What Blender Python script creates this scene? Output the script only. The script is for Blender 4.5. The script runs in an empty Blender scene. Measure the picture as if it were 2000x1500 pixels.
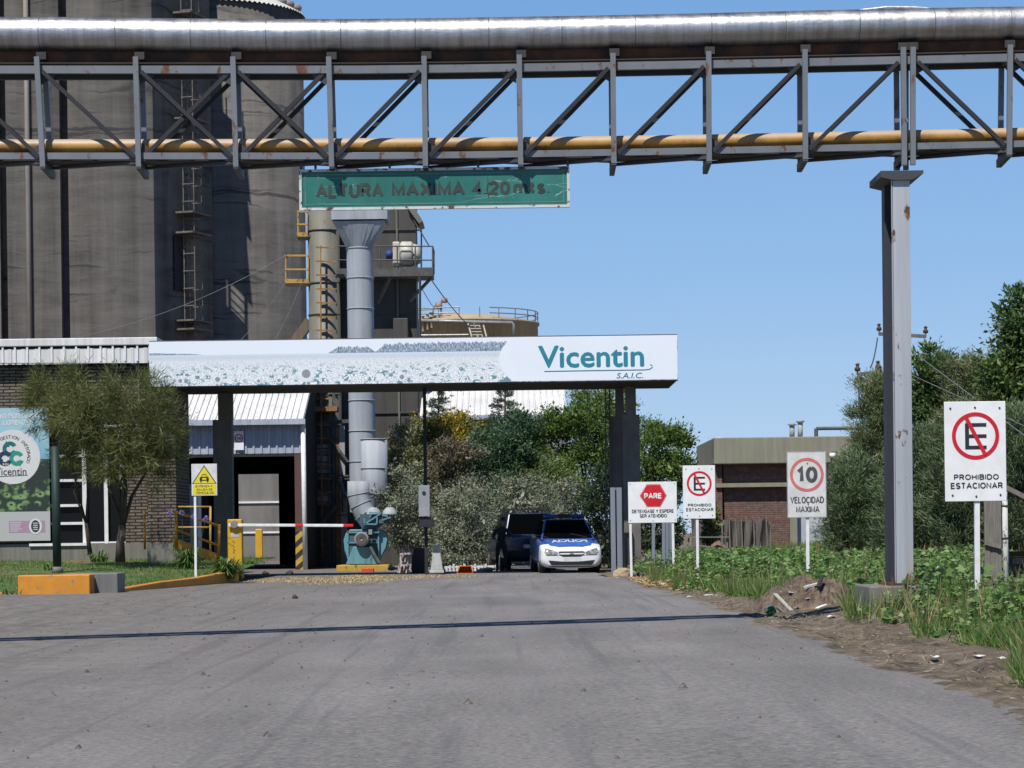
import bpy, bmesh, math, random
import numpy as np
from math import sin, cos, pi, radians, sqrt, tan
from mathutils import Vector, Matrix
from mathutils.bvhtree import BVHTree

# ---------------------------------------------------------------- camera, sky, sun
F, CAMH, ROLL = 5000.0, 1.0, 0.013          # focal length in photo pixels (2000 wide), eye height, camera roll
HX, HY = 1000.0, 1045.0                     # where the level line of sight meets the photograph
scene = bpy.context.scene
COL = scene.collection
cam_d = bpy.data.cameras.new('camera'); cam = bpy.data.objects.new('camera', cam_d); COL.objects.link(cam)
cam.location = (0, 0, CAMH); cam.rotation_euler = (pi/2, ROLL, 0)
cam_d.sensor_width = 36; cam_d.lens = F/2000*36; cam_d.shift_y = (HY-750)/2000
cam_d.clip_start = 0.5; cam_d.clip_end = 6000
scene.camera = cam

SUN_EL, SUN_AZ = radians(57), radians(24)   # azimuth: towards the left of straight behind the camera
sdir = Vector((-sin(SUN_AZ)*cos(SUN_EL), -cos(SUN_AZ)*cos(SUN_EL), sin(SUN_EL)))
world = bpy.data.worlds.new('World'); scene.world = world; world.use_nodes = True
wn = world.node_tree; wn.nodes.clear()
sky = wn.nodes.new('ShaderNodeTexSky'); sky.sky_type = 'NISHITA'; sky.sun_disc = False
sky.sun_elevation = SUN_EL; sky.sun_rotation = math.atan2(sdir.x, sdir.y)
sky.air_density = 1.0; sky.dust_density = 0.0; sky.ozone_density = 1.0; sky.altitude = 1500
# the camera looks low over the horizon: blend the sky model with the pale to mid blue of a dry noon sky
tc = wn.nodes.new('ShaderNodeTexCoord'); sx = wn.nodes.new('ShaderNodeSeparateXYZ'); rp = wn.nodes.new('ShaderNodeValToRGB')
stops_ = ((0, (.50, .69, .93)), (.1, (.30, .53, .88)), (.26, (.14, .36, .76)), (.5, (.04, .13, .37)), (1, (.015, .05, .17)))
while len(rp.color_ramp.elements) < len(stops_): rp.color_ramp.elements.new(.5)
for el_, (p_, c_) in zip(rp.color_ramp.elements, stops_): el_.position = p_; el_.color = (*c_, 1)
gain = wn.nodes.new('ShaderNodeMix'); gain.data_type = 'RGBA'; gain.blend_type = 'MULTIPLY'; gain.inputs[0].default_value = 1; gain.inputs[7].default_value = (12.5, 12.5, 12.5, 1)
mixs = wn.nodes.new('ShaderNodeMix'); mixs.data_type = 'RGBA'; mixs.inputs[0].default_value = .84
bg = wn.nodes.new('ShaderNodeBackground'); bg.inputs['Strength'].default_value = 0.068
wo = wn.nodes.new('ShaderNodeOutputWorld')
wn.links.new(tc.outputs['Generated'], sx.inputs[0]); wn.links.new(sx.outputs[2], rp.inputs[0]); wn.links.new(rp.outputs[0], gain.inputs[6])
wn.links.new(sky.outputs[0], mixs.inputs[6]); wn.links.new(gain.outputs[2], mixs.inputs[7])
wn.links.new(mixs.outputs[2], bg.inputs['Color']); wn.links.new(bg.outputs[0], wo.inputs['Surface'])
sun_d = bpy.data.lights.new('sun', 'SUN'); sun_d.energy = 4.8; sun_d.angle = radians(0.53); sun_d.color = (1.0, 0.96, 0.9)
sun = bpy.data.objects.new('sun', sun_d); COL.objects.link(sun)
sun.rotation_euler = sdir.to_track_quat('Z', 'Y').to_euler(); sun.location = sdir*80
vs = scene.view_settings
scene.display_settings.display_device = 'sRGB'; vs.view_transform = 'Standard'; vs.look = 'None'; vs.gamma = 1; vs.use_curve_mapping = False
vs.exposure = 0.2
scene.cycles.max_bounces = 6; scene.cycles.diffuse_bounces = 2; scene.cycles.glossy_bounces = 3
scene.cycles.transmission_bounces = 3; scene.cycles.transparent_max_bounces = 6
scene.cycles.use_adaptive_sampling = True; scene.cycles.use_denoising = True

rnd = random.Random(7)
NR = np.random.default_rng(11)

def P(px, py, D):
    """World point at distance D in front of the viewpoint that stands at (px, py) of the 2000x1500 photograph."""
    dx, dy = px-HX, HY-py
    return Vector((D/F*(dx*cos(ROLL)+dy*sin(ROLL)), D, CAMH+D/F*(-dx*sin(ROLL)+dy*cos(ROLL))))

def sm(a, b, t):
    t = min(1, max(0, (t-a)/(b-a))); return t*t*(3-2*t)

def gz(x, y):
    """Height of the ground."""
    xc = min(3.2, max(-14, x))
    z = 0.02*(xc-0.5)*(1-sm(34, 47, y))
    z += 0.15*sm(3.0, 4.8, x)*(1-sm(30, 46, y))
    z += 0.15*math.exp(-((x-4.0)/.9)**2-((y-25.9)/1.3)**2)
    z += 0.35*sm(5.0, 12, x)*sm(42, 62, y)
    return z

# ---------------------------------------------------------------- object helpers
def tag(o, label=None, cat=None, group=None, kind=None):
    if label: o['label'] = label
    if cat: o['category'] = cat
    if group: o['group'] = group
    if kind: o['kind'] = kind
    return o

def thing(name, label, cat, loc=(0, 0, 0), group=None):
    o = bpy.data.objects.new(name, None); COL.objects.link(o); o.location = loc; o.empty_display_size = .2
    return tag(o, label, cat, group)

def origin_of(o):
    v = Vector((0, 0, 0))
    while o is not None:
        v += Vector(o.location); o = o.parent
    return v

def link_mesh(name, me, parent=None, loc=None):
    """Link a mesh given in world coordinates; the origin goes to the parent's origin or to loc."""
    o = bpy.data.objects.new(name, me); COL.objects.link(o)
    off = origin_of(parent) if parent else (Vector(loc) if loc is not None else Vector((0, 0, 0)))
    if off.length > 0: me.transform(Matrix.Translation(-off))
    if parent: o.parent = parent
    else: o.location = off
    return o

class MB:
    """Collects shapes in world coordinates and links them as one mesh."""
    def __init__(s): s.v = []; s.f = []; s.m = []; s.sm = []; s.cur = 0; s.smooth = False
    def add(s, vs, fs):
        b = len(s.v); s.v += [tuple(v) for v in vs]
        for f in fs: s.f.append([b+i for i in f]); s.m.append(s.cur); s.sm.append(s.smooth)
        return s
    def box(s, x0, x1, y0, y1, z0, z1):
        return s.add([(x0,y0,z0),(x1,y0,z0),(x1,y1,z0),(x0,y1,z0),(x0,y0,z1),(x1,y0,z1),(x1,y1,z1),(x0,y1,z1)],
                     [(0,3,2,1),(4,5,6,7),(0,1,5,4),(1,2,6,5),(2,3,7,6),(3,0,4,7)])
    def bar(s, p, q, w, h, up=(0, 0, 1)):
        p, q = Vector(p), Vector(q); d = (q-p).normalized(); u = Vector(up)
        a = d.cross(u)
        if a.length < 1e-4: a = d.cross(Vector((0, 1, 0)))
        a.normalize(); b = a.cross(d).normalized(); a = a*w/2; b = b*h/2
        return s.add([p-a-b, p+a-b, p+a+b, p-a+b, q-a-b, q+a-b, q+a+b, q-a+b],
                     [(0,1,2,3),(7,6,5,4),(0,4,5,1),(1,5,6,2),(2,6,7,3),(3,7,4,0)])
    def tube(s, pts, r, n=8, cap=True):
        pts = [Vector(p) for p in pts]; k = len(pts)
        rs = r if isinstance(r, (list, tuple)) else [r]*k
        vs = []; a = None
        for i, p in enumerate(pts):
            d = (pts[min(i+1, k-1)]-pts[max(i-1, 0)]).normalized()
            if a is None:
                a = d.cross(Vector((0, 0, 1)) if abs(d.z) < .9 else Vector((0, 1, 0))).normalized()
            else:
                a = (a-d*a.dot(d)).normalized()
            b = d.cross(a)
            vs += [p+(a*cos(2*pi*j/n)+b*sin(2*pi*j/n))*rs[i] for j in range(n)]
        fs = [(i*n+j, i*n+(j+1) % n, (i+1)*n+(j+1) % n, (i+1)*n+j) for i in range(k-1) for j in range(n)]
        old = s.smooth; s.smooth = n > 6; s.add(vs, fs); s.smooth = old
        if cap:
            b = len(s.v)-k*n
            for f in ([b+j for j in range(n)][::-1], [b+(k-1)*n+j for j in range(n)]):
                s.f.append(f); s.m.append(s.cur); s.sm.append(False)
        return s
    def lathe(s, c, prof, n=16, a0=0, a1=2*pi):
        """prof: (radius, height) pairs, about the vertical through c."""
        c = Vector(c); full = abs(a1-a0-2*pi) < 1e-6; m = n if full else n+1
        vs = [c+Vector((r*cos(a0+(a1-a0)*j/n), r*sin(a0+(a1-a0)*j/n), z)) for r, z in prof for j in range(m)]
        fs = [(i*m+j, i*m+(j+1) % m, (i+1)*m+(j+1) % m, (i+1)*m+j) for i in range(len(prof)-1) for j in range(n)]
        old = s.smooth; s.smooth = True; s.add(vs, fs); s.smooth = old
        return s
    def prism(s, pts, y0, y1):
        """pts: (x, z) outline, counter-clockwise seen from -y; extruded from y0 to y1."""
        n = len(pts)
        vs = [(x, y0, z) for x, z in pts]+[(x, y1, z) for x, z in pts]
        fs = [tuple(range(n)), tuple(range(2*n-1, n-1, -1))]+[(i, i+n, (i+1) % n+n, (i+1) % n) for i in range(n)]
        return s.add(vs, fs)
    def ring(s, c, r0, r1, y0, y1, n=40, a0=0, a1=2*pi):
        cx, cz = c; full = abs(a1-a0-2*pi) < 1e-6; m = n if full else n+1
        vs = []
        for i in range(m):
            a = a0+(a1-a0)*i/n
            vs += [(cx+r*cos(a), y, cz+r*sin(a)) for r, y in ((r0, y0), (r1, y0), (r1, y1), (r0, y1))]
        fs = [(i*4+j, i*4+(j+1) % 4, (i+1) % m*4+(j+1) % 4, (i+1) % m*4+j) for i in range(n) for j in range(4)]
        return s.add(vs, fs)
    def disc(s, c, r, y0, y1, n=40):
        return s.prism([(c[0]+r*cos(2*pi*i/n), c[1]+r*sin(2*pi*i/n)) for i in range(n)], y0, y1)
    def mesh(s, name, mats):
        me = bpy.data.meshes.new(name); me.from_pydata(s.v, [], s.f)
        for m in (mats if isinstance(mats, (list, tuple)) else [mats]): me.materials.append(m)
        me.polygons.foreach_set('material_index', s.m); me.polygons.foreach_set('use_smooth', s.sm); me.update()
        return me
    def build(s, name, mats, parent=None, loc=None, bevel=0, label=None, subsurf=0):
        if parent is None and loc is None and s.v:
            a = np.array(s.v); loc = ((a[:, 0].min()+a[:, 0].max())/2, (a[:, 1].min()+a[:, 1].max())/2, a[:, 2].min())
        o = link_mesh(name, s.mesh(name, mats), parent, loc)
        if bevel:
            b = o.modifiers.new('bevel', 'BEVEL'); b.width = bevel; b.segments = 2; b.limit_method = 'ANGLE'
        if subsurf:
            b = o.modifiers.new('subsurf', 'SUBSURF'); b.levels = b.render_levels = subsurf
        if label: o['label'] = label
        return o

def copy_tree(o, loc=None, parent=None, label=None):
    c = o.copy(); COL.objects.link(c)
    if parent: c.parent = parent
    if loc is not None: c.location = loc
    if label: c['label'] = label
    for ch in list(o.children): copy_tree(ch, parent=c)
    return c

def text_pts(body, bold=0.0, shear=0):
    """Flat lettering as (vertices, faces) in the unit plane."""
    cu = bpy.data.curves.new('lettering', 'FONT'); cu.body = body; cu.offset = bold; cu.resolution_u = 3; cu.fill_mode = 'FRONT'; cu.shear = shear
    ob = bpy.data.objects.new('lettering', cu); COL.objects.link(ob)
    dg = bpy.context.evaluated_depsgraph_get(); dg.update()
    me = bpy.data.meshes.new_from_object(ob.evaluated_get(dg))
    vs = [v.co.copy() for v in me.vertices]; fs = [tuple(p.vertices) for p in me.polygons]
    bpy.data.objects.remove(ob); bpy.data.curves.remove(cu); bpy.data.meshes.remove(me)
    return vs, fs

def _arc(cx, cy, rx, ry, a0, a1, n=10): return [(cx+rx*cos(radians(a0+(a1-a0)*i/n)), cy+ry*sin(radians(a0+(a1-a0)*i/n))) for i in range(n+1)]
_oval = lambda w, h=1.0: _arc(w/2, h/2, w/2, h/2, 90, 450, 24)
GLYPH = {                                     # block lettering as strokes in a box of height 1: width, strokes
 'A': (.78, [[(0, 0), (.39, 1), (.78, 0)], [(.13, .33), (.65, .33)]]),
 'B': (.66, [[(0, 0), (0, 1), (.36, 1)]+_arc(.36, .765, .26, .235, 90, -90)+[(0, .53)], [(.36, .53)]+_arc(.38, .265, .28, .265, 90, -90)+[(0, 0)]]),
 'C': (.74, [_arc(.38, .5, .38, .5, 42, 318, 18)]),
 'D': (.72, [[(0, 0), (0, 1), (.3, 1)]+_arc(.3, .5, .42, .5, 90, -90, 14)+[(0, 0)]]),
 'E': (.60, [[(.6, 1), (0, 1), (0, 0), (.62, 0)], [(0, .52), (.55, .52)]]),
 'F': (.58, [[(.58, 1), (0, 1), (0, 0)], [(0, .5), (.5, .5)]]),
 'G': (.78, [_arc(.4, .5, .4, .5, 42, 335, 18)+[(.78, .44), (.44, .44)]]),
 'H': (.68, [[(0, 0), (0, 1)], [(.68, 0), (.68, 1)], [(0, .52), (.68, .52)]]),
 'I': (.02, [[(.01, 0), (.01, 1)]]), 'J': (.5, [[(.5, 1), (.5, .28)]+_arc(.25, .25, .25, .25, 0, -180)]),
 'L': (.54, [[(0, 1), (0, 0), (.54, 0)]]), 'M': (.82, [[(0, 0), (0, 1), (.41, .12), (.82, 1), (.82, 0)]]),
 'N': (.68, [[(0, 0), (0, 1), (.68, 0), (.68, 1)]]), 'O': (.82, [_oval(.82)]),
 'P': (.62, [[(0, 0), (0, 1), (.34, 1)]+_arc(.34, .73, .28, .27, 90, -90)+[(0, .46)]]),
 'R': (.68, [[(0, 0), (0, 1), (.36, 1)]+_arc(.36, .74, .27, .26, 90, -90)+[(0, .48)], [(.34, .48), (.68, 0)]]),
 'S': (.64, [_arc(.32, .74, .30, .26, 25, 270, 12)+_arc(.32, .24, .32, .24, 90, -155, 12)]),
 'T': (.66, [[(0, 1), (.66, 1)], [(.33, 1), (.33, 0)]]), 'U': (.68, [[(0, 1), (0, .33)]+_arc(.34, .33, .34, .33, 180, 360, 14)+[(.68, 1)]]),
 'V': (.74, [[(0, 1), (.37, 0), (.74, 1)]]), 'X': (.74, [[(0, 0), (.74, 1)], [(0, 1), (.74, 0)]]), 'Y': (.74, [[(0, 1), (.37, .46), (.74, 1)], [(.37, .46), (.37, 0)]]),
 'Z': (.64, [[(0, 1), (.64, 1), (0, 0), (.64, 0)]]), '\u00cd': (.2, [[(.05, 0), (.05, 1)], [(.02, 1.16), (.2, 1.34)]]),
 '0': (.56, [_oval(.56)]), '1': (.3, [[(0, .74), (.22, 1), (.22, 0)]]), '2': (.58, [_arc(.29, .72, .29, .28, 165, -30, 12)+[(0, 0), (.58, 0)]]),
 '3': (.56, [_arc(.28, .75, .27, .25, 150, -90, 12)+_arc(.28, .26, .28, .26, 90, -150, 12)[1:]]), '4': (.6, [[(.44, 0), (.44, 1), (0, .3), (.62, .3)]]),
 '5': (.56, [[(.52, 1), (.08, 1), (.04, .54)]+_arc(.27, .32, .28, .32, 120, -150, 14)]), '.': (.04, [[(.02, 0), (.02, .05)]]),
 'm': (.9, [[(0, 0), (0, .72)], _arc(.225, .48, .225, .24, 180, 0, 8)+[(.45, 0)], _arc(.675, .48, .225, .24, 180, 0, 8)+[(.9, 0)]]),
 't': (.3, [[(.12, .95), (.12, .15), (.3, .03)], [(0, .7), (.3, .7)]]), 's': (.44, [_arc(.22, .53, .2, .19, 25, 270, 10)+_arc(.22, .17, .22, .17, 90, -155, 10)])}
def _ribbon(pts, w):
    P2 = [Vector(p) for p in pts]; n = len(P2); vs = []
    for i in range(n):
        a = (P2[i]-P2[i-1]).normalized() if i else None; b = (P2[i+1]-P2[i]).normalized() if i < n-1 else None
        a = a or b; b = b or a; na, nb = Vector((-a.y, a.x)), Vector((-b.y, b.x)); m_ = (na+nb)
        m_ = m_.normalized() if m_.length > .2 else na; k = min(1.7, 1/max(.35, m_.dot(na)))
        vs += [P2[i]+m_*w/2*k, P2[i]-m_*w/2*k]
    return vs, [(2*i, 2*i+1, 2*i+3, 2*i+2) for i in range(n-1)]
def block_text(mb, body, x0, x1, z0, z1, y, weight=.17):
    """Block lettering fitted to a rectangle; the strokes have an even weight."""
    adv, out = 0, []
    for ch in body:
        if ch == ' ': adv += .42; continue
        w, st = GLYPH[ch]; out += [(adv, s) for s in st]; adv += w+.20+weight*.6
    tot = adv-.20-weight*.6; h = (z1-z0); ky = h*(1-weight); wt = h*weight; kx = (x1-x0-wt)/tot; k = 0
    for a, s in out:
        vs, fs = _ribbon([(x0+wt/2+(a+p[0])*kx, z0+wt/2+p[1]*ky) for p in s], wt)
        mb.add([(v.x, y-.0003*k, v.y) for v in vs], fs); k = (k+1) % 3

def text_fit(mb, body, x0, x1, z0, z1, y, bold=0.01, shear=0):
    vs, fs = text_pts(body, 0, shear)
    a0, a1 = min(v.x for v in vs), max(v.x for v in vs); b0, b1 = min(v.y for v in vs), max(v.y for v in vs)
    e = bold*(z1-z0)
    for i, (ex, ez) in enumerate(((-e, 0), (e, 0), (0, e), (0, -e), (0, 0))):
        mb.add([(x0+e+ex+(v.x-a0)/(a1-a0)*(x1-x0-2*e), y-.0003*i, z0+e+ez+(v.y-b0)/(b1-b0)*(z1-z0-2*e)) for v in vs], fs)

# ---------------------------------------------------------------- materials
class N:
    def __init__(s, name):
        s.m = bpy.data.materials.new(name); s.m.use_nodes = True; s.t = s.m.node_tree; s.t.nodes.clear()
        s.out = s.n('ShaderNodeOutputMaterial'); s.b = s.n('ShaderNodeBsdfPrincipled'); s.l(s.b, 0, s.out, 0)
        s.co = s.n('ShaderNodeTexCoord'); s.obj = (s.co, 'Object')
    def n(s, t, **k):
        x = s.t.nodes.new(t)
        for a, b in k.items(): setattr(x, a, b)
        return x
    def l(s, a, i, b, j): s.t.links.new(a.outputs[i], b.inputs[j])
    def put(s, src, dst, j):
        if isinstance(src, tuple) and len(src) == 2 and hasattr(src[0], 'outputs'): s.t.links.new(src[0].outputs[src[1]], dst.inputs[j])
        else: dst.inputs[j].default_value = src
    def scale(s, vec, v):
        x = s.n('ShaderNodeMapping'); s.put(vec, x, 0); x.inputs['Scale'].default_value = v; return (x, 0)
    def noise(s, vec, sc, det=4, rough=.6):
        x = s.n('ShaderNodeTexNoise'); s.put(vec, x, 'Vector'); x.inputs['Scale'].default_value = sc; x.inputs['Detail'].default_value = det; x.inputs['Roughness'].default_value = rough
        return (x, 0)
    def ramp(s, fac, *stops):
        x = s.n('ShaderNodeValToRGB'); s.put(fac, x, 0); e = x.color_ramp.elements
        while len(e) < len(stops): e.new(.5)
        for el, (p, c) in zip(e, stops):
            el.position = p; c = c if isinstance(c, (tuple, list)) else (c, c, c); el.color = (*c[:3], 1)
        return (x, 0)
    def mix(s, f, a, b, mode='MIX'):
        x = s.n('ShaderNodeMix', data_type='RGBA', blend_type=mode)
        for v, j in ((f, 0), (a, 6), (b, 7)):
            if not (isinstance(v, tuple) and hasattr(v[0], 'outputs')) and j > 0: v = (*v[:3], 1)
            s.put(v, x, j)
        return (x, 2)
    def math(s, op, a, b=0.0, clamp=False):
        x = s.n('ShaderNodeMath', operation=op, use_clamp=clamp); s.put(a, x, 0); s.put(b, x, 1); return (x, 0)
    def sep(s, v): x = s.n('ShaderNodeSeparateXYZ'); s.put(v, x, 0); return (x, 0), (x, 1), (x, 2)
    def comb(s, a, b, c): x = s.n('ShaderNodeCombineXYZ'); s.put(a, x, 0); s.put(b, x, 1); s.put(c, x, 2); return (x, 0)
    def bump(s, h, st=.3, d=.01):
        x = s.n('ShaderNodeBump'); x.inputs['Strength'].default_value = st; x.inputs['Distance'].default_value = d; s.put(h, x, 'Height'); s.l(x, 0, s.b, 'Normal')
    def base(s, c): s.put(c if isinstance(c[0], bpy.types.Node) else (*c, 1), s.b, 'Base Color')
    def set(s, rough=.6, metal=0, spec=.5):
        s.b.inputs['Roughness'].default_value = rough; s.b.inputs['Metallic'].default_value = metal; s.b.inputs['Specular IOR Level'].default_value = spec; return s

def M_plain(name, c1, c2=None, sc=3, rough=.6, metal=0, bump=0, bsc=40, stretch=(1, 1, 1), spec=.4, lo=.35, hi=.65):
    """A surface of one colour with uneven tone."""
    k = N(name).set(rough, metal, spec); v = k.scale(k.obj, stretch)
    c2 = c2 or tuple(x*.8 for x in c1)
    k.base(k.ramp(k.noise(v, sc, 5), (lo, c1), (hi, c2)))
    if bump: k.bump(k.noise(v, bsc, 4), bump, .01)
    return k.m

def M_rusty(name, c1, amount=.62, sc=5, rough=.55, metal=0, stretch=(1, 1, .5), rust=(.16, .06, .02)):
    """Painted steel with patches of rust."""
    k = N(name).set(rough, metal); v = k.scale(k.obj, stretch)
    tone = k.ramp(k.noise(v, sc*.7, 5), (.3, c1), (.7, tuple(x*.78 for x in c1)))
    rr = k.ramp(k.noise(k.obj, 14, 4), (.3, rust), (.7, tuple(x*.45 for x in rust)))
    k.base(k.mix(k.ramp(k.noise(v, sc, 7, .65), (amount, 0), (amount+.05, 1)), tone, rr))
    return k.m

def M_streak(name, c1, c2, rust=None, rough=.7, metal=0, vs=6):
    """A surface streaked by rain and dust running down."""
    k = N(name).set(rough, metal)
    a = k.noise(k.scale(k.obj, (vs, vs, .25)), 1.0, 5); b = k.noise(k.obj, .7, 4)
    f = k.math('ADD', k.math('MULTIPLY', a, .6), k.math('MULTIPLY', b, .4))
    c = k.ramp(f, (.38, c1), (.62, c2))
    if rust: c = k.mix(k.ramp(k.noise(k.scale(k.obj, (3, 3, .8)), 2.2, 6), (.6, 0), (.68, 1)), c, rust)
    k.base(c); k.bump(k.noise(k.obj, 20, 4), .12, .01)
    return k.m

def M_brick(name, c1, c2, mortar, bw, bh, axis='x', bump=.8, msize=.012):
    k = N(name).set(.85); x, y, z = k.sep(k.obj)
    u = x if axis == 'x' else y
    nz = k.noise(k.obj, 3.5, 3)
    zz = k.math('ADD', z, k.math('MULTIPLY', nz, .03))
    b = k.n('ShaderNodeTexBrick'); k.put(k.comb(u, zz, 0.0), b, 'Vector'); b.inputs['Scale'].default_value = 1
    b.inputs['Brick Width'].default_value = bw; b.inputs['Row Height'].default_value = bh; b.inputs['Mortar Size'].default_value = msize
    b.inputs['Mortar Smooth'].default_value = .4; b.inputs['Color1'].default_value = (*c1, 1); b.inputs['Color2'].default_value = (*c2, 1); b.inputs['Mortar'].default_value = (*mortar, 1)
    t = k.ramp(k.noise(k.obj, 6, 5), (.3, .6), (.7, 1.25))
    k.base(k.mix(1.0, (b, 0), t, 'MULTIPLY'))
    h = k.math('ADD', k.math('MULTIPLY', (b, 1), -1.0), k.math('MULTIPLY', k.noise(k.obj, 25, 4), .5))
    k.bump(h, bump, .03)
    return k.m

def M_leaf(name, *cols, trans=.3, rough=.5):
    k = N(name).set(rough, 0, .35)
    a = k.n('ShaderNodeAttribute', attribute_name='tint')
    n = len(cols)
    c = k.ramp((a, 'Fac'), *[(i/(n-1), c) for i, c in enumerate(cols)])
    k.base(c)
    t = k.n('ShaderNodeBsdfTranslucent'); k.put(c, t, 0)
    m = k.n('ShaderNodeMixShader'); m.inputs[0].default_value = trans
    k.l(k.b, 0, m, 1); k.l(t, 0, m, 2); k.l(m, 0, k.out, 0)
    return k.m

# ---------------------------------------------------------------- leaves
def unit(a): return a/np.maximum(1e-9, np.linalg.norm(a, axis=1, keepdims=True))

def leaf_mesh(name, p, d, L, W, mat, parent=None, tint=None, loc=None, mid=.45, side=None):
    """Leaf-sized quads at points p growing along d. Returns the object."""
    n = len(p); d = unit(d)
    sd = unit(np.cross(d, NR.normal(size=(n, 3)) if side is None else side))
    L = np.broadcast_to(np.asarray(L, float), (n,))[:, None]; W = np.broadcast_to(np.asarray(W, float), (n,))[:, None]
    off = np.array(origin_of(parent) if parent else (loc if loc is not None else (0, 0, 0)))
    v = np.empty((n, 4, 3)); q = p-off
    v[:, 0] = q; v[:, 1] = q+d*L*mid+sd*W/2; v[:, 2] = q+d*L; v[:, 3] = q+d*L*mid-sd*W/2
    me = bpy.data.meshes.new(name); me.vertices.add(4*n); me.loops.add(4*n); me.polygons.add(n)
    me.vertices.foreach_set('co', v.reshape(-1)); me.loops.foreach_set('vertex_index', np.arange(4*n, dtype=np.int32))
    me.polygons.foreach_set('loop_start', np.arange(0, 4*n, 4, dtype=np.int32))
    if tint is None: tint = NR.random(n)
    at = me.attributes.new('tint', 'FLOAT', 'FACE'); at.data.foreach_set('value', np.asarray(tint, np.float32))
    me.materials.append(mat); me.update(); me.validate()
    o = bpy.data.objects.new(name, me); COL.objects.link(o)
    if parent: o.parent = parent
    else: o.location = off
    return o

def crown(ells, nclump, cr, per, up=.2, droop=0, flat=.7, out=.7, shell=.55):
    """Leaf points in clumps over a set of ellipsoids [(centre, radii)]; returns points, directions, clump number."""
    w = np.array([r[0]*r[1]+r[1]*r[2]+r[0]*r[2] for c, r in ells]); w = w/w.sum()
    pts, dirs, ids, nrm, k = [], [], [], [], 0
    for (c, r), ww in zip(ells, w):
        c = np.array(c); r = np.array(r); m = max(2, int(nclump*ww))
        u = unit(NR.normal(size=(m, 3)))
        rad = (shell+(1-shell)*NR.random(m)**.6)*(1+.16*np.sin(u[:, 0]*5+u[:, 2]*7+ww*40)+.1*NR.normal(size=m))
        cc = c+u*rad[:, None]*r
        for i in range(m):
            q = NR.normal(size=(per, 3))*cr*(.6+.8*NR.random())*np.array([1, 1, flat])*.6
            pts.append(cc[i]+q); dirs.append(unit(u[i]*out+NR.normal(size=(per, 3))*.7+np.array([0, 0, up-droop])+q/cr*.4)); ids.append(np.full(per, k)); nrm.append(unit(q/cr+u[i]*.5+np.array([0, 0, .25]))+NR.normal(size=(per, 3))*.35); k += 1
    return np.concatenate(pts), np.concatenate(dirs), np.concatenate(ids), np.concatenate(nrm)

def tints(ids, a=.35, spread=.5, seed=0):
    k = int(ids.max())+1
    per = np.random.default_rng(seed).random(k)
    return np.clip(per[ids]*a+NR.random(len(ids))*(1-a), 0, 1)

def limbs(mb, base, tops, r, n=6, bend=.15, trunk_to=None):
    """A trunk from base that forks towards the points of tops."""
    base = Vector(base); fork = Vector(trunk_to) if trunk_to is not None else base+Vector((0, 0, .3))
    mb.tube([base, base.lerp(fork, .5)+Vector((rnd.uniform(-1, 1), rnd.uniform(-1, 1), 0))*r*.6, fork], [r*1.25, r, r*.85], n+2)
    for t in tops:
        t = Vector(t); L = (t-fork).length
        a = fork.lerp(t, .35)+Vector((rnd.uniform(-1, 1), rnd.uniform(-1, 1), rnd.uniform(0, 1)))*L*bend
        b = fork.lerp(t, .7)+Vector((rnd.uniform(-1, 1), rnd.uniform(-1, 1), rnd.uniform(0, 1)))*L*bend*.7
        mb.tube([fork-Vector((0, 0, r*.4)), a, b, t], [r*.6, r*.42, r*.26, r*.1], n)
# ================================================================= ground and road
def edge(y):
    e = 2.70+.07*sin(y*.9)+.05*sin(y*2.3+1)+.03*sin(y*6.1+2)
    return e-(.45*sm(54, 60, y))

def grid(name, xs, ys, zf, mat, kind='structure'):
    nx, ny = len(xs), len(ys)
    vs = [(x, y, zf(x, y)) for y in ys for x in xs]
    fs = [(j*nx+i, j*nx+i+1, (j+1)*nx+i+1, (j+1)*nx+i) for j in range(ny-1) for i in range(nx-1)]
    me = bpy.data.meshes.new(name); me.from_pydata(vs, [], fs); me.materials.append(mat); me.update()
    me.polygons.foreach_set('use_smooth', [True]*len(fs))
    o = bpy.data.objects.new(name, me); COL.objects.link(o); o['kind'] = kind
    return o

def ground_mat():
    k = N('dry_earth').set(.95, 0, .2)
    d = k.ramp(k.noise(k.obj, 3.2, 9, .75), (.34, (.085, .066, .050)), (.5, (.175, .14, .105)), (.66, (.30, .25, .19)))
    straw = k.ramp(k.noise(k.obj, 7, 6, .7), (.5, (.10, .075, .05)), (.62, (.36, .29, .17)))
    c = k.mix(k.ramp(k.noise(k.obj, .55, 4), (.45, 0), (.62, .75)), d, straw)
    damp = k.ramp(k.noise(k.scale(k.obj, (2.6, .5, 1)), 1.3, 8, .7), (.53, 0), (.66, .8))
    c = k.mix(damp, c, (.035, .028, .022))
    specks = k.ramp(k.noise(k.obj, 38, 3), (.66, 0), (.7, .8))
    c = k.mix(specks, c, (.40, .36, .30))
    k.base(c); k.bump(k.noise(k.obj, 14, 8, .75), .8, .06)
    return k.m

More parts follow.
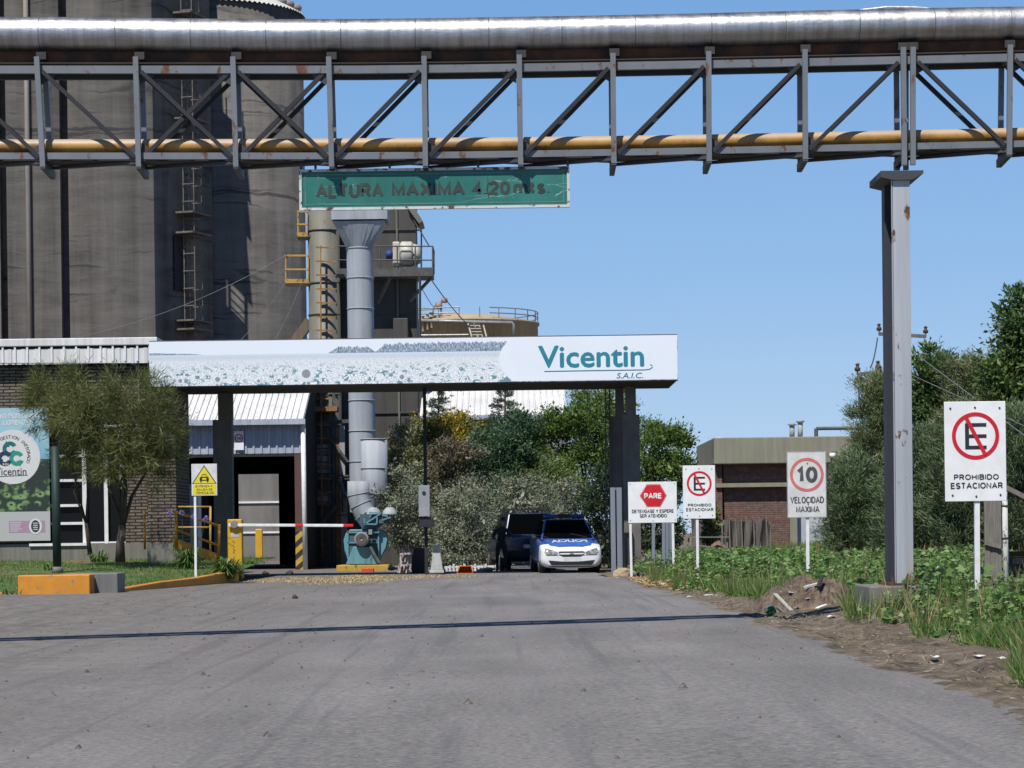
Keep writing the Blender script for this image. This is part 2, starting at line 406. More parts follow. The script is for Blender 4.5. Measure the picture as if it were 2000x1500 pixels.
def road_mat():
    k = N('worn_asphalt').set(.9, 0, .25); x, y, z = k.sep(k.obj)
    agg = k.noise(k.obj, 26, 5, .7); mid = k.noise(k.scale(k.obj, (1.4, .18, 1)), .8, 6, .6); big = k.noise(k.obj, .22, 4)
    f = k.math('ADD', k.math('MULTIPLY', agg, .58), k.math('ADD', k.math('MULTIPLY', mid, .24), k.math('MULTIPLY', big, .18)))
    c = k.ramp(f, (.37, (.083, .077, .073)), (.5, (.165, .156, .150)), (.62, (.248, .235, .225)))
    # brown dust and oil on the apron at the kerb side
    side = k.ramp(k.math('ADD', k.math('MULTIPLY', x, -.12), k.math('MULTIPLY', k.noise(k.obj, .35, 4), .5)), (.40, 0), (1.0, .8))
    dirt = k.ramp(k.noise(k.scale(k.obj, (1.6, .9, 1)), 2.6, 10, .78), (.34, (.075, .065, .056)), (.5, (.145, .129, .112)), (.66, (.225, .205, .18)))
    c = k.mix(side, c, dirt)
    # long dark tyre stains
    ty = k.ramp(k.noise(k.scale(k.obj, (2.6, .05, 1)), 1.3, 3), (.56, 0), (.64, .35))
    c = k.mix(ty, c, (.085, .08, .082))
    peb = k.ramp(k.noise(k.obj, 16, 2), (.68, 0), (.72, .8)); c = k.mix(peb, c, (.05, .045, .04))
    chip = k.ramp(k.noise(k.obj, 33, 2), (.70, 0), (.73, .7)); c = k.mix(chip, c, (.36, .34, .31))
    oil = k.ramp(k.noise(k.scale(k.obj, (1, .4, 1)), .9, 5, .6), (.66, 0), (.76, .35)); c = k.mix(oil, c, (.07, .066, .066))
    dust = k.ramp(k.math('ADD', k.math('MULTIPLY', y, .02), k.math('MULTIPLY', k.noise(k.obj, .8, 6), .6)), (1.32, 0), (1.6, .55))
    c = k.mix(dust, c, (.27, .245, .205))
    k.base(c); k.bump(agg, .5, .012)
    return k.m

def frange(a, b, s): return list(np.arange(a, b, s))
gxs = [-600, -250, -120, -70, -40, -24, -14, -9, -6, -3, 0, 1.4]+frange(2.0, 9.0, .1)+[9.5, 10.5, 12, 15, 20, 28, 40, 70, 140, 300, 700]
gys = [-30, -8, 2, 5]+frange(7, 62, .22)+[63, 65, 68, 72, 78, 86, 96, 110, 140, 200, 400, 900, 2500]
gn = np.random.default_rng(3)
def ground_z(x, y):
    z = gz(x, y)
    if y < 100 and x < edge(y)-.02:
        z -= .06*sm(.06, .4, edge(y)-x)+.2*(x < 1.5)
        if x < 2.3: return z
    b = .004*(sin(x*7+y*3)+sin(x*3.1-y*5.3))+.010*gn.normal() if 2 < x < 9.2 and 5 < y < 62 else 0
    rut = -.04*math.exp(-((x-3.05-.1*sin(y*.5))/.16)**2) if y < 50 else 0
    return z+b+rut
grid('ground', gxs, gys, ground_z, ground_mat())
rys = [-30, -10, 0, 3]+frange(5, 62, .2)+[64, 67, 70, 74, 80, 88, 100]
rme = []
rxs = [-40, -24, -14, -9, -6, -4, -2, 0, 1, 1.8, 2.2]
def road_sheet():
    vs, fs = [], []; n = len(rxs)+2
    for y in rys:
        e = edge(y)+.05*gn.normal()*(1 if y < 62 else 0)
        for x in rxs+[min(2.45, e-.1)]: vs.append((x, y, gz(x, y)+.008))
        vs.append((e, y, gz(e, y)-.012))
    for j in range(len(rys)-1):
        for i in range(n-1): fs.append((j*n+i, j*n+i+1, (j+1)*n+i+1, (j+1)*n+i))
    me = bpy.data.meshes.new('road'); me.from_pydata(vs, [], fs); me.materials.append(road_mat()); me.update()
    o = bpy.data.objects.new('road', me); COL.objects.link(o); o['kind'] = 'structure'
road_sheet()

# ================================================================= steel pipe bridge over the road
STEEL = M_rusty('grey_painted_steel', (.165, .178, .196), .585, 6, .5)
STEEL_DK = M_rusty('shade_dark_grey_steel', (.050, .052, .058), .6, 5, .6, rust=(.09, .04, .02))  # grey steel with the shade of rear and under parts in its colour
RUST = M_plain('rusted_steel', (.12, .05, .02), (.035, .022, .016), 4, .85)
BD, BW = 25.7, .46                                     # distance of the near truss, depth between the two trusses
def yo(px): return 0 if px < 700 else -24*((px-700)/1300)**1.3
def BP(px, py, back=0, shift=True):
    """Point of the near truss from the photograph; back moves it straight back."""
    v = P(px, py+(yo(px) if shift else 0), BD); v.y += back
    return v
bridge = thing('pipe_bridge', 'grey steel truss bridge carrying pipes high across the road', 'bridge', (0, BD, 4.5))
posts = [(-690, -675, 0), (-498, -484, 0), (-306, -292, 0), (-115, -102, 0), (72, 84, 0), (265, 271, 0), (455, 461, 0), (642, 648, 0), (828, 831, 0), (1014, 1017, 0), (1197, 1199, 0), (1384, 1385, 0), (1572, 1573, 0), (1764, 1766, 1), (1783, 1783, 1), (1973, 1971, 0), (2163, 2160, 0)]
for i, (a, b, leg) in enumerate(posts):
    yb = 331 if leg else 326
    m = MB().bar(BP(a, 111), BP(b, yb+(10 if leg else 0)), .052, .05, (0, 1, 0)); m.build('post', STEEL, bridge)
    m = MB().bar(BP(a, 126, BW), BP(b, 322+(16 if leg else 0), BW), .052, .05, (0, 1, 0)); m.build('post', STEEL, bridge)
    if i != 14:
        MB().bar(BP(b, 316, -.02)+Vector((0, 0, -.03)), BP(b, 316, BW+.1)+Vector((0, 0, -.06)), .05, .08).build('cross_beam', STEEL_DK, bridge)
        MB().bar(BP(a, 134, .03), BP(a, 134, BW-.03), .05, .06).build('cross_beam', STEEL_DK, bridge)
xsA = [-320]+[p[0] for p in posts[1:]]+[2300]
def chord(py, back, h, w, mat=STEEL, name='chord'):
    m = MB(); q = [BP(x, py, back) for x in (-720, -350, 0, 350, 700, 900, 1100, 1300, 1500, 1700, 1850, 2000, 2250)]
    for i in range(len(q)-1): m.bar(q[i], q[i+1], w, h)
    m.build(name, mat, bridge)
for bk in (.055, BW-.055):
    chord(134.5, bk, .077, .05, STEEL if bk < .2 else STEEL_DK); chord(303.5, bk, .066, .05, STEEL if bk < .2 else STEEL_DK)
DIAG = M_rusty('shade_dark_diagonal', (.020, .021, .026), .64, 5, .75, rust=(.06, .03, .018))  # near-black base colour stands in for shade on the diagonals
NAVYB = M_plain('shade_dark_plate_steel', (.035, .033, .034), (.055, .045, .038), 3, .8)  # steel colour darkened for the shade under pipe and truss
for lo_, hi_, nm in ((119, 121, 'added_upper_plate'), (311, 313, 'added_lower_plate')):  # plates added to turn the shaded bands under pipe and truss dark
    m = MB(); q = [(BP(x, lo_, .085), BP(x, hi_, .085)) for x in (-720, -350, 0, 350, 700, 900, 1100, 1300, 1500, 1700, 1850, 2000, 2250)]
    vs = []
    for a_, b_ in q: vs += [a_, a_+Vector((0, BW-.17, 0)), b_+Vector((0, BW-.17, 0)), b_]
    m.add(vs, [(i*4+j, i*4+(j+1) % 4, i*4+4+(j+1) % 4, i*4+4+j) for i in range(len(q)-1) for j in range(4)]); m.build(nm, NAVYB, bridge)
# diagonals: d = falling to the right, a = rising to the right
kinds = ['d', 'd', 'd', 'd', 'd', 'x', 'x', 'a', 'a', 'a', 'a', 'a', 'a', None, 'd', 'd']
for i, kd in enumerate(kinds):
    if kd is None: continue
    a, b = posts[i], posts[i+1]
    for bk, f in ((.028, 1), (BW-.028, 0)):
        l0, r0, l1, r1 = a[0]+10, b[0]-9, a[1]+8, b[1]-8
        if kd in 'dx': MB().bar(BP(l0, 139, bk), BP(r1, 306, bk), .04, .05, (0, 1, 0)).build('diagonal', DIAG, bridge)
        if kd in 'ax': MB().bar(BP(l1, 306, bk+.035*(kd == 'x')), BP(r0, 139, bk+.035*(kd == 'x')), .04, .05, (0, 1, 0)).build('diagonal', DIAG, bridge)
        if f:
            for (gx, gy, sx, sy) in ((l0-4, 141, 1, 1), (r0+3, 141, -1, 1), (l1-4, 300, 1, -1), (r1+4, 300, -1, -1)):
                if kd == 'a' and (gx in (l0-4, r1+4)): continue
                if kd == 'd' and (gx in (r0+3, l1-4)): continue
                p0 = BP(gx, gy, .06); t = 26*BD/F
                pts = [(p0.x, p0.z), (p0.x+sx*t, p0.z), (p0.x+sx*t, p0.z-sy*t*.25), (p0.x, p0.z-sy*t*.9)]
                if sx*sy > 0: pts = pts[::-1]
                MB().prism(pts, p0.y-.006, p0.y+.006).build('gusset', STEEL_DK, bridge)
for i in range(len(posts)-1):
    if posts[i][2] and posts[i+1][2]: continue
    m = MB(); m.bar(BP(posts[i][1], 310, .04), BP(posts[i+1][1], 310, BW-.04), .05, .03)
    m.bar(BP(posts[i][1], 310, BW-.04)+Vector((0, 0, -.035)), BP(posts[i+1][1], 310, .04)+Vector((0, 0, -.035)), .05, .03)
    m.build('bottom_bracing', STEEL_DK, bridge)
for i in range(len(posts)):
    p = BP(posts[i][0]+4, 106, BW/2); m = MB(); m.box(p.x-.05, p.x+.05, p.y-.12, p.y+.12, p.z-.03, p.z+.045)
    m.build('pipe_saddle', NAVYB, bridge)

def silver_mat():
    k = N('dented_aluminium_cladding').set(.36, 1)
    v = k.scale(k.obj, (1.2, 3, 3))
    c = k.ramp(k.noise(k.scale(k.obj, (9, 1, .8)), 2, 6, .65), (.3, (.33, .325, .32)), (.6, (.50, .50, .51)))
    c = k.mix(k.ramp(k.noise(k.obj, 2.6, 6), (.55, 0), (.7, .55)), c, (.27, .255, .23))
    k.base(c); k.put(k.ramp(k.noise(k.obj, 5, 5), (.3, .38), (.7, .52)), k.b, 'Roughness')
    k.b.inputs['Specular Tint'].default_value = (.6, .6, .6, 1)
    h = k.math('ADD', k.noise(v, 2.2, 3), k.math('MULTIPLY', k.noise(k.obj, 16, 3), .28))
    k.bump(h, .22, .03)
    return k.m
SILVER = silver_mat()
pipe = thing('insulated_pipe', 'fat silver clad pipe running along the top of the truss bridge', 'pipe', (0, BD+.23, 5.8))
cen = [(-740, 67), (-340, 67), (-150, 67), (0, 66), (170, 66.5), (350, 69), (520, 70.5), (700, 70), (850, 68.5), (1000, 66), (1150, 63.5), (1300, 60.5), (1450, 57), (1600, 53), (1760, 49.5), (1900, 47), (2060, 45), (2300, 42)]
cpt = [P(x, y, BD+.2) for x, y in cen]
MB().tube(cpt, .168, 40).build('cladding', SILVER, pipe)
def cpos(px):
    for (a, b), (c, d) in zip(zip(cen, cpt), zip(cen[1:], cpt[1:])):
        if b and a[0] <= px <= c[0]: return b.lerp(d, (px-a[0])/(c[0]-a[0]))
SEAM = M_plain('seam_metal', (.26, .26, .26), (.12, .12, .12), 5, .5, .8)
for px in (-60, 80, 229, 375, 522, 667, 812, 955, 1097, 1240, 1388, 1532, 1676, 1822, 1970, 2120):
    c = cpos(px); MB().tube([c-Vector((.004, 0, 0)), c+Vector((.004, 0, 0))], .1692, 40).build('cladding_seam', SEAM, pipe)
m = MB(); c0, c1 = cpos(1676), cpos(1815)
m.tube([c0+Vector((0, -.02, .155)), c0.lerp(c1, .4)+Vector((0, -.02, .183)), c0.lerp(c1, .8)+Vector((0, -.02, .175)), c1+Vector((0, -.02, .16))], .012, 6)
m.build('lifted_cladding_edge', SILVER, pipe)
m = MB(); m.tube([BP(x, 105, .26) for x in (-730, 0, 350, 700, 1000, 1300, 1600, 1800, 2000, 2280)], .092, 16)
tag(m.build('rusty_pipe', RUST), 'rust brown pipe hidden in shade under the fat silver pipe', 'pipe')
yk = N('faded_yellow_pipe_paint').set(.5)
x_, y_, z_ = yk.sep((yk.n('ShaderNodeNewGeometry'), 1))
up = yk.math('ADD', z_, yk.math('MULTIPLY', yk.noise(yk.scale(yk.obj, (2, 1, 1)), 3, 5), .5))
yk.base(yk.mix(yk.ramp(up, (.2, 0), (.95, .85)), yk.ramp(yk.noise(yk.obj, 2.5, 8, .75), (.36, (.50, .27, .06)), (.5, (.40, .20, .04)), (.66, (.17, .10, .045))), (.40, .33, .25)))
m = MB(); m.tube([P(x, y+1, BD+.2) for x, y in ((-730, 285), (0, 285), (400, 284.5), (828, 282), (1100, 279.5), (1400, 275), (1700, 268.5), (2000, 262), (2280, 256))], .071, 20)
tag(m.build('yellow_pipe', yk.m), 'dusty yellow gas pipe lying along the bottom of the truss bridge', 'pipe')

# ---- support column and its footing
col = thing('bridge_column', 'tall pale grey steel column with rust spots standing on a concrete footing', 'column', P(1765, 1140, BD))
CW = M_streak('pale_grey_column_paint', (.36, .385, .42), (.28, .30, .33), None, .5, 0, 5)
kk = N('pale_column_paint').set(.5)
cc = kk.ramp(kk.noise(kk.scale(kk.obj, (8, 8, .3)), 1, 5), (.35, (.40, .425, .46)), (.65, (.30, .32, .35)))
sp = kk.ramp(kk.noise(kk.scale(kk.obj, (1, 1, .55)), 4.2, 5, .6), (.60, 0), (.63, 1))
cc = kk.mix(kk.ramp(kk.noise(kk.scale(kk.obj, (3, 3, .5)), 2.2, 4), (.58, 0), (.72, .5)), cc, (.33, .24, .15))
kk.base(kk.mix(sp, cc, kk.ramp(kk.noise(kk.obj, 30, 3), (.35, (.20, .085, .03)), (.65, (.07, .03, .015)))))
CW = kk.m
t0, b0 = P(1760, 352, BD-.08), P(1768, 1141, BD-.08)
def vplate(m, dx0, dx1, y0, y1):
    a, b = (t0.x, t0.z), (b0.x, b0.z)
    m.add([(b[0]+dx0, y0, b[1]), (b[0]+dx1, y0, b[1]), (b[0]+dx1, y1, b[1]), (b[0]+dx0, y1, b[1]), (a[0]+dx0, y0, a[1]), (a[0]+dx1, y0, a[1]), (a[0]+dx1, y1, a[1]), (a[0]+dx0, y1, a[1])],
          [(0,3,2,1),(4,5,6,7),(0,1,5,4),(1,2,6,5),(2,3,7,6),(3,0,4,7)])
y0 = BD-.08
m = MB(); vplate(m, -.085, .085, y0, y0+.014); m.build('flange', CW, col, bevel=.002)
NAVY = M_streak('dark_navy_column_steel', (.018, .022, .034), (.03, .034, .048), (.06, .04, .03), .6, 0, 5)  # near-black navy for the rear member and the web
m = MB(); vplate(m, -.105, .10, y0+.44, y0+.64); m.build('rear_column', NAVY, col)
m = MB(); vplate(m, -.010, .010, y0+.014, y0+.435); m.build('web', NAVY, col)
m = MB(); e = P(1741, 700, y0)
vplate(m, -.0985, -.091, y0-.004, y0+.03); m.build('edge_strip', CW, col)
m = MB(); q0, q1 = P(1720, 352, BD-.1), P(1803, 333, BD-.1)
m.prism([(q0.x+.12, q0.z), (q1.x-.12, q0.z), (q1.x, q1.z-.03), (q1.x, q1.z), (q0.x, q1.z), (q0.x, q0.z+.03)], BD-.12, BD+.7)
m.build('cap_bracket', STEEL_DK, col)
m = MB(); m.box(b0.x-.16, b0.x+.16, y0-.05, y0+.76, b0.z-.012, b0.z+.012)
for sx in (-.12, .12):
    m.tube([(b0.x+sx, y0-.025, b0.z+.012), (b0.x+sx, y0-.025, b0.z+.07)], .014, 6)
    m.prism([(b0.x+sx*.75, b0.z+.012), (b0.x+sx*.75+.012, b0.z+.012), (b0.x+sx*.75+.012, b0.z+.16), (b0.x+sx*.75, b0.z+.16)], y0+.015, y0+.12)
m.build('base_plate', RUST, col)
CONC = M_streak('weathered_concrete', (.20, .19, .165), (.12, .115, .10))
m = MB(); f0, f1 = P(1697, 1141, BD-.22), P(1813, 1141, BD-.22)
m.box(f0.x, f1.x, BD-.24, BD+.85, gz(f0.x, BD)-.2, b0.z-.013)
tag(m.build('column_footing', CONC, bevel=.015), 'square concrete footing in the weeds under the tall steel column', 'footing')

# ---- hanging clearance sign
GD = BD+.13; gs = GD/F
def green_mat():
    k = N('cracked_green_sheeting').set(.55)
    x, y, z = k.sep(k.obj)
    c = k.ramp(k.noise(k.obj, 1.6, 5), (.3, (.006, .105, .09)), (.7, (.012, .155, .13)))
    v = k.n('ShaderNodeTexVoronoi', feature='DISTANCE_TO_EDGE'); v.inputs['Scale'].default_value = 4.2
    k.put(k.comb(k.math('ADD', k.math('MULTIPLY', x, .42), k.math('MULTIPLY', k.noise(k.obj, 5, 3), .12)), y, k.math('MULTIPLY', z, 2.2)), v, 'Vector')
    line = k.ramp((v, 0), (.003, 1), (.011, 0))
    msk = k.ramp(k.noise(k.obj, 2.6, 3), (.53, 0), (.6, .8))
    fade = k.ramp(k.noise(k.scale(k.obj, (1.2, 1, .4)), 1.3, 5), (.45, 0), (.7, .35))
    c = k.mix(fade, c, (.06, .22, .20))
    k.base(k.mix(k.math('MULTIPLY', line, msk), c, (.42, .52, .48)))
    return k.m
hs = thing('clearance_sign', 'long cracked green sign with faded lettering hanging under the truss bridge', 'sign', P(848, 408, GD))
c = P(848.5, 368, GD); hw, hh = 264*gs, 40*gs
MB().box(c.x-hw+.02, c.x+hw-.02, GD, GD+.02, c.z-hh+.02, c.z+hh-.02).build('panel', green_mat(), hs)
m = MB()
m.box(c.x-hw, c.x+hw, GD-.015, GD+.035, c.z-hh, c.z-hh+.026); m.box(c.x-hw, c.x+hw, GD-.015, GD+.035, c.z+hh-.026, c.z+hh)
m.box(c.x-hw, c.x-hw+.026, GD-.013, GD+.033, c.z-hh+.026, c.z+hh-.026); m.box(c.x+hw-.026, c.x+hw, GD-.013, GD+.033, c.z-hh+.026, c.z+hh-.026)
m.build('frame', M_rusty('rusty_white_frame_paint', (.62, .62, .60), .55, 9, .6, stretch=(1, 1, 1), rust=(.14, .06, .03)), hs)
m = MB(); bx, bz, w = hw-.055, hh-.05, .012
for (x0, x1, z0, z1) in ((-bx, bx, bz-w, bz), (-bx, bx, -bz, -bz+w), (-bx, -bx+w, -bz+w, bz-w), (bx-w, bx, -bz+w, bz-w)):
    m.box(c.x+x0, c.x+x1, GD-.003, GD-.0005, c.z+z0, c.z+z1)
m.build('border_line', M_plain('faded_border', (.10, .22, .20), (.05, .15, .13), 4), hs)
FADE = M_plain('faded_brown_lettering', (.030, .036, .032), (.05, .062, .055), 5, .8)
m = MB()
def gtext(s, x0, x1, yt, yb, bold=.03):
    p, q = P(x0, yb, GD), P(x1, yt, GD); block_text(m, s, p.x, q.x, c.z+(370-yb)*gs, c.z+(370-yt)*gs, GD-.003, .22)
gtext('ALTURA', 617, 749, 358, 386); gtext('MAXIMA', 765, 908, 357, 385); gtext('4.20', 922, 996, 357, 384); gtext('mts.', 1003, 1074, 357, 383)
m.build('lettering', FADE, hs)
for px in (588, 616, 761, 934, 1109):
    p = P(px, 328, GD); MB().box(p.x-.012, p.x+.012, GD+.005, GD+.02, p.z-.02, p.z+.16).build('hanger', STEEL_DK, hs)
m = MB(); p = P(953, 370, GD)
m.add([(p.x-.006, GD-.004, c.z+.13), (p.x+.008, GD-.004, c.z+.05), (p.x-.002, GD-.004, c.z-.02), (p.x+.012, GD-.004, c.z-.10), (p.x+.004, GD-.004, c.z-.1), (p.x-.016, GD-.004, c.z-.02), (p.x-.003, GD-.004, c.z+.05)], [(0, 6, 5, 4, 3, 2, 1)])
m.build('crack', RUST, hs)

# ================================================================= road signs
WHITE = M_plain('sign_white', (.80, .80, .80), (.70, .70, .69), 4, .45)
WHITE_OLD = M_plain('weathered_sign_white', (.66, .66, .66), (.52, .52, .51), 5, .55)
POSTW = M_plain('white_post_paint', (.76, .76, .76), (.62, .62, .61), 8, .5)
RED = M_plain('sign_red', (.58, .012, .025), (.5, .012, .02), 5, .5)
RED_OLD = M_plain('faded_sign_red', (.60, .17, .15), (.52, .13, .12), 5, .55)
BLACK = M_plain('sign_black', (.018, .018, .022), (.03, .03, .035), 5, .5)
BLACK_OLD = M_plain('faded_sign_black', (.05, .05, .055), (.09, .09, .09), 6, .6)
def road_sign(label, rect, D, posts, white=WHITE, name='road_sign', pw=.05):
    x0, y0, x1, y1 = rect; s = D/F; c = P((x0+x1)/2, (y0+y1)/2, D); w, h = (x1-x0)*s/2, (y1-y0)*s/2
    r = thing(name, label, 'sign', (c.x, D, gz(c.x, D)))
    MB().box(c.x-w, c.x+w, D, D+.012, c.z-h, c.z+h).build('board', white, r, bevel=.004)
    for q in posts:
        b = P(q[0], q[1], D); top = P(q[0]-2, y0+6 if len(q) < 3 else q[2], D)
        zb = min(b.z, gz(b.x, D+.03))-.25
        MB().bar((b.x, D+.035, zb), (top.x, D+.035, top.z), pw, .04, (0, 1, 0)).build('post', POSTW, r)
    def at(px, py): return (c.x+(px-(x0+x1)/2)*s, c.z-(py-(y0+y1)/2)*s)
    return r, at, s, c
def stext(r, at, D, items, mat, bold=.18):
    for (t, a, b, yt, yb) in items:
        m = MB(); p, q = at(a, yb), at(b, yt); block_text(m, t, p[0], q[0], p[1], q[1], D-.003, bold)
        m.build('lettering', mat, r)
def bolts(r, at, D, pts, s):
    for p in pts: MB().disc(at(*p), .010, D-.006, D, 10).build('bolt', STEEL_DK, r)
def no_parking(label, rect, D, posts):
    r, at, s, c = road_sign(label, rect, D, posts)
    x0, y0, x1, y1 = rect; W = (x1-x0)
    cx, cy, R = x0+W*.505, y0+W*.56, W*.385
    cc = at(cx, cy); m = MB(); m.ring(cc, (R-W*.062)*s, R*s, D-.004, D-.001); m.build('red_ring', RED, r)
    e = MB(); k = W*.17
    u0, v0 = at(cx-k, cy+k*1.28); u1, v1 = at(cx+k*1.05, cy-k*1.22); t = .058*W*s
    e.box(u0, u0+t*1.1, D-.003, D-.001, v0, v1)
    for z in (v0, (v0+v1)/2-t/2, v1-t): e.box(u0+t*1.1, u1, D-.003, D-.001, z, z+t)
    e.build('letter', BLACK, r)
    a = 2.04; rr = (R-W*.03)*s
    MB().bar((cc[0]+cos(a)*rr, D-.0055, cc[1]+sin(a)*rr), (cc[0]-cos(a)*rr, D-.0055, cc[1]-sin(a)*rr), .06*W*s, .0025, (0, -1, 0)).build('slash', RED, r)
    stext(r, at, D, [('PROHIBIDO', x0+W*.145, x0+W*.875, y0+W*1.185, y0+W*1.275), ('ESTACIONAR', x0+W*.09, x0+W*.94, y0+W*1.32, y0+W*1.42)], BLACK, .19)
    bolts(r, at, D, [(x0+W*.1, y0+W*.11), (x0+W*.9, y0+W*.11), (x0+W*.5, y0+W*.1), (x0+W*.12, y1-W*.1), (x0+W*.9, y1-W*.1), (cx, y1-W*.08)], s)
    return r
no_parking('white no parking sign on a tall white post, largest and nearest, beside the steel column', (1845, 784, 1965, 979), 25.0, [(1910, 1196)])
no_parking('smaller white no parking sign on one post at the road edge before the brick guardhouse', (1334, 909, 1397, 1013), 48.0, [(1363, 1142)])
D10 = 39.4
r, at, s, c = road_sign('weathered white speed limit sign with a faded red ring around the number 10', (1537, 881, 1614, 1011), D10, [(1578, 1106)], WHITE_OLD)
cc = at(1576, 927); m = MB(); m.ring(cc, 27.5*s, 33*s, D10-.004, D10-.001); m.build('red_ring', RED_OLD, r)
stext(r, at, D10, [('10', 1556, 1597, 911, 943)], BLACK_OLD, .23)
stext(r, at, D10, [('VELOCIDAD', 1543, 1609, 970, 983), ('MAXIMA', 1554, 1600, 988, 1001)], BLACK_OLD, .17)
m = MB(); w, h = 38.5*s, 65*s
for (a0, a1, b0_, b1_) in ((-w, w, h-.012, h), (-w, w, -h, -h+.012), (-w, -w+.012, -h+.012, h-.012), (w-.012, w, -h+.012, h-.012)):
    m.box(c.x+a0, c.x+a1, D10-.003, D10+.016, c.z+b0_, c.z+b1_)
m.build('rim', M_plain('worn_grey_rim', (.35, .35, .35), (.25, .24, .23), 8), r)
bolts(r, at, D10, [(1577, 905), (1578, 985)], s)
DS = 58.0
r, at, s, c = road_sign('wide white stop sign with red hexagon on two white legs by the canopy column', (1227, 941, 1322, 1021), DS, [(1233, 1085, 1010), (1316, 1105, 1010)], pw=.055)
hx = [(1251, 968), (1264, 947), (1289, 947), (1301, 968), (1289, 989), (1264, 989)]
cx_, cz_ = at(1276, 968); P6 = [at(*p) for p in hx][::-1]
MB().prism([(cx_+(x-cx_)*1.06, cz_+(z-cz_)*1.06) for x, z in P6], DS-.003, DS-.001).build('thin_red_border', RED, r)
MB().prism([(cx_+(x-cx_)*1.02, cz_+(z-cz_)*1.02) for x, z in P6], DS-.0045, DS-.0032).build('white_border', WHITE, r)
MB().prism(P6, DS-.006, DS-.0047).build('red_hexagon', RED, r)
m = MB(); p, q = at(1258, 974), at(1293, 963); block_text(m, 'PARE', p[0], q[0], p[1], q[1], DS-.008, .22); m.build('stop_lettering', WHITE, r)
stext(r, at, DS, [('DETENGASE Y ESPERE', 1234, 1316, 995, 1002), ('SER ATENDIDO', 1249, 1302, 1004, 1011)], BLACK, .19)
bolts(r, at, DS, [(1231, 945), (1318, 945), (1231, 1016), (1318, 1016), (1275, 1017)], s)
DV = 55.5
r, at, s, c = road_sign('yellow and white vehicle exit warning sign on a thin white post at the orange kerb', (374, 906, 424, 968), DV, [(382, 1134)], WHITE_OLD)
YEL = M_plain('sign_yellow', (.72, .60, .02), (.62, .52, .03), 5, .5)
def tri(k): return [at(x, y) for x, y in ((399+22*k*-1, 944+(k-1)*7), (399+22*k, 944+(k-1)*7), (399, 911-(k-1)*24))]
MB().prism(tri(1.1), DV-.003, DV-.001).build('triangle_border', BLACK, r)
MB().prism(tri(.97), DV-.005, DV-.0032).build('yellow_triangle', YEL, r)
p, q = at(376.5, 966), at(422, 946)
MB().box(p[0], q[0], DV-.003, DV-.001, p[1], q[1]).build('yellow_panel', YEL, r)
m = MB()
for pts in ([(390, 939), (408, 939), (408, 933), (405, 931), (402.5, 926), (395.5, 926), (393, 931), (390, 933)], [(391, 942), (394, 942), (394, 939), (391, 939)], [(404, 942), (407, 942), (407, 939), (404, 939)]):
    m.prism([at(*p) for p in pts], DV-.007, DV-.0053)
m.build('car_symbol', BLACK, r)
m = MB(); m.prism([at(*p) for p in [(394, 931), (404, 931), (401.8, 927.6), (396.2, 927.6)]], DV-.0085, DV-.0072); m.prism([at(*p) for p in [(395, 937), (403, 937), (403, 933.5), (395, 933.5)]], DV-.0085, DV-.0072)
m.build('car_symbol_gaps', YEL, r)
stext(r, at, DV, [('ENTRADA Y', 382, 415, 947.5, 952), ('SALIDA DE', 384, 415, 954, 958.5), ('VEHÍCULOS', 383, 417, 960, 965)], BLACK, .19)
# ================================================================= silos
def silo_mat():
    k = N('slipformed_concrete').set(.9, 0, .2)
    x, y, z = k.sep(k.obj)
    ang = k.comb(k.math('MULTIPLY', x, .16), k.math('MULTIPLY', y, .16), k.math('ADD', z, k.math('MULTIPLY', k.noise(k.obj, .55, 4), .55)))
    bands = k.noise(k.scale(ang, (1, 1, 1)), 1.3, 9, .75)
    blot = k.noise(k.obj, .28, 4); run = k.noise(k.scale(k.obj, (1.1, 1.1, .05)), 1.0, 5, .65)
    f = k.math('ADD', k.math('MULTIPLY', bands, .38), k.math('ADD', k.math('MULTIPLY', blot, .2), k.math('MULTIPLY', run, .42)))
    c = k.ramp(f, (.38, (.060, .055, .051)), (.5, (.115, .106, .096)), (.62, (.165, .152, .137)))
    dk = k.ramp(k.noise(k.scale(ang, (.3, .3, 1.5)), .8, 6, .65), (.58, 0), (.605, .85))
    c = k.mix(dk, c, (.042, .040, .042))
    crk = k.n('ShaderNodeTexVoronoi', feature='DISTANCE_TO_EDGE'); k.put(k.scale(ang, (.5, .5, .75)), crk, 'Vector'); crk.inputs['Scale'].default_value = 1
    ln = k.math('MULTIPLY', k.ramp((crk, 0), (.004, 1), (.03, 0)), k.ramp(k.noise(k.obj, .35, 4), (.54, 0), (.60, .7)))
    c = k.mix(ln, c, (.035, .033, .034))
    pale = k.ramp(k.noise(k.scale(ang, (.25, .25, 1.2)), 1.1, 7, .7), (.62, 0), (.68, .3)); c = k.mix(pale, c, (.24, .225, .20))
    k.base(c); k.bump(bands, .5, .06)
    return k.m
SILO = silo_mat()
DSI, DSB = 130.0, 136.4
def px_x(px, D, py=500): return P(px, py, D).x
xe, xf = px_x(300, DSI), px_x(414, DSB)
s1 = thing('silo_block', 'huge dark concrete silo block with a shaded slanting flank that carries a caged ladder', 'silo', (px_x(215, DSI), DSI, 0), 'concrete silos behind the entrance')
xa = px_x(133, DSI); nb = 20
arc_ = [(xa+(xe-xa)*i/nb, DSI+.35-.35*(1-abs(2*i/nb-1)**2.5)) for i in range(nb+1)]
pts = arc_+[(xf, DSB), (xf, DSB+12), (xa, DSB+12)]; k_ = len(pts); m = MB()
m.add([(x, y, -.5) for x, y in pts]+[(x, y, 34) for x, y in pts], [(i, (i+1) % k_, k_+(i+1) % k_, k_+i) for i in range(k_)]+[tuple(range(k_, 2*k_))]); m.build('wall', SILO, s1)
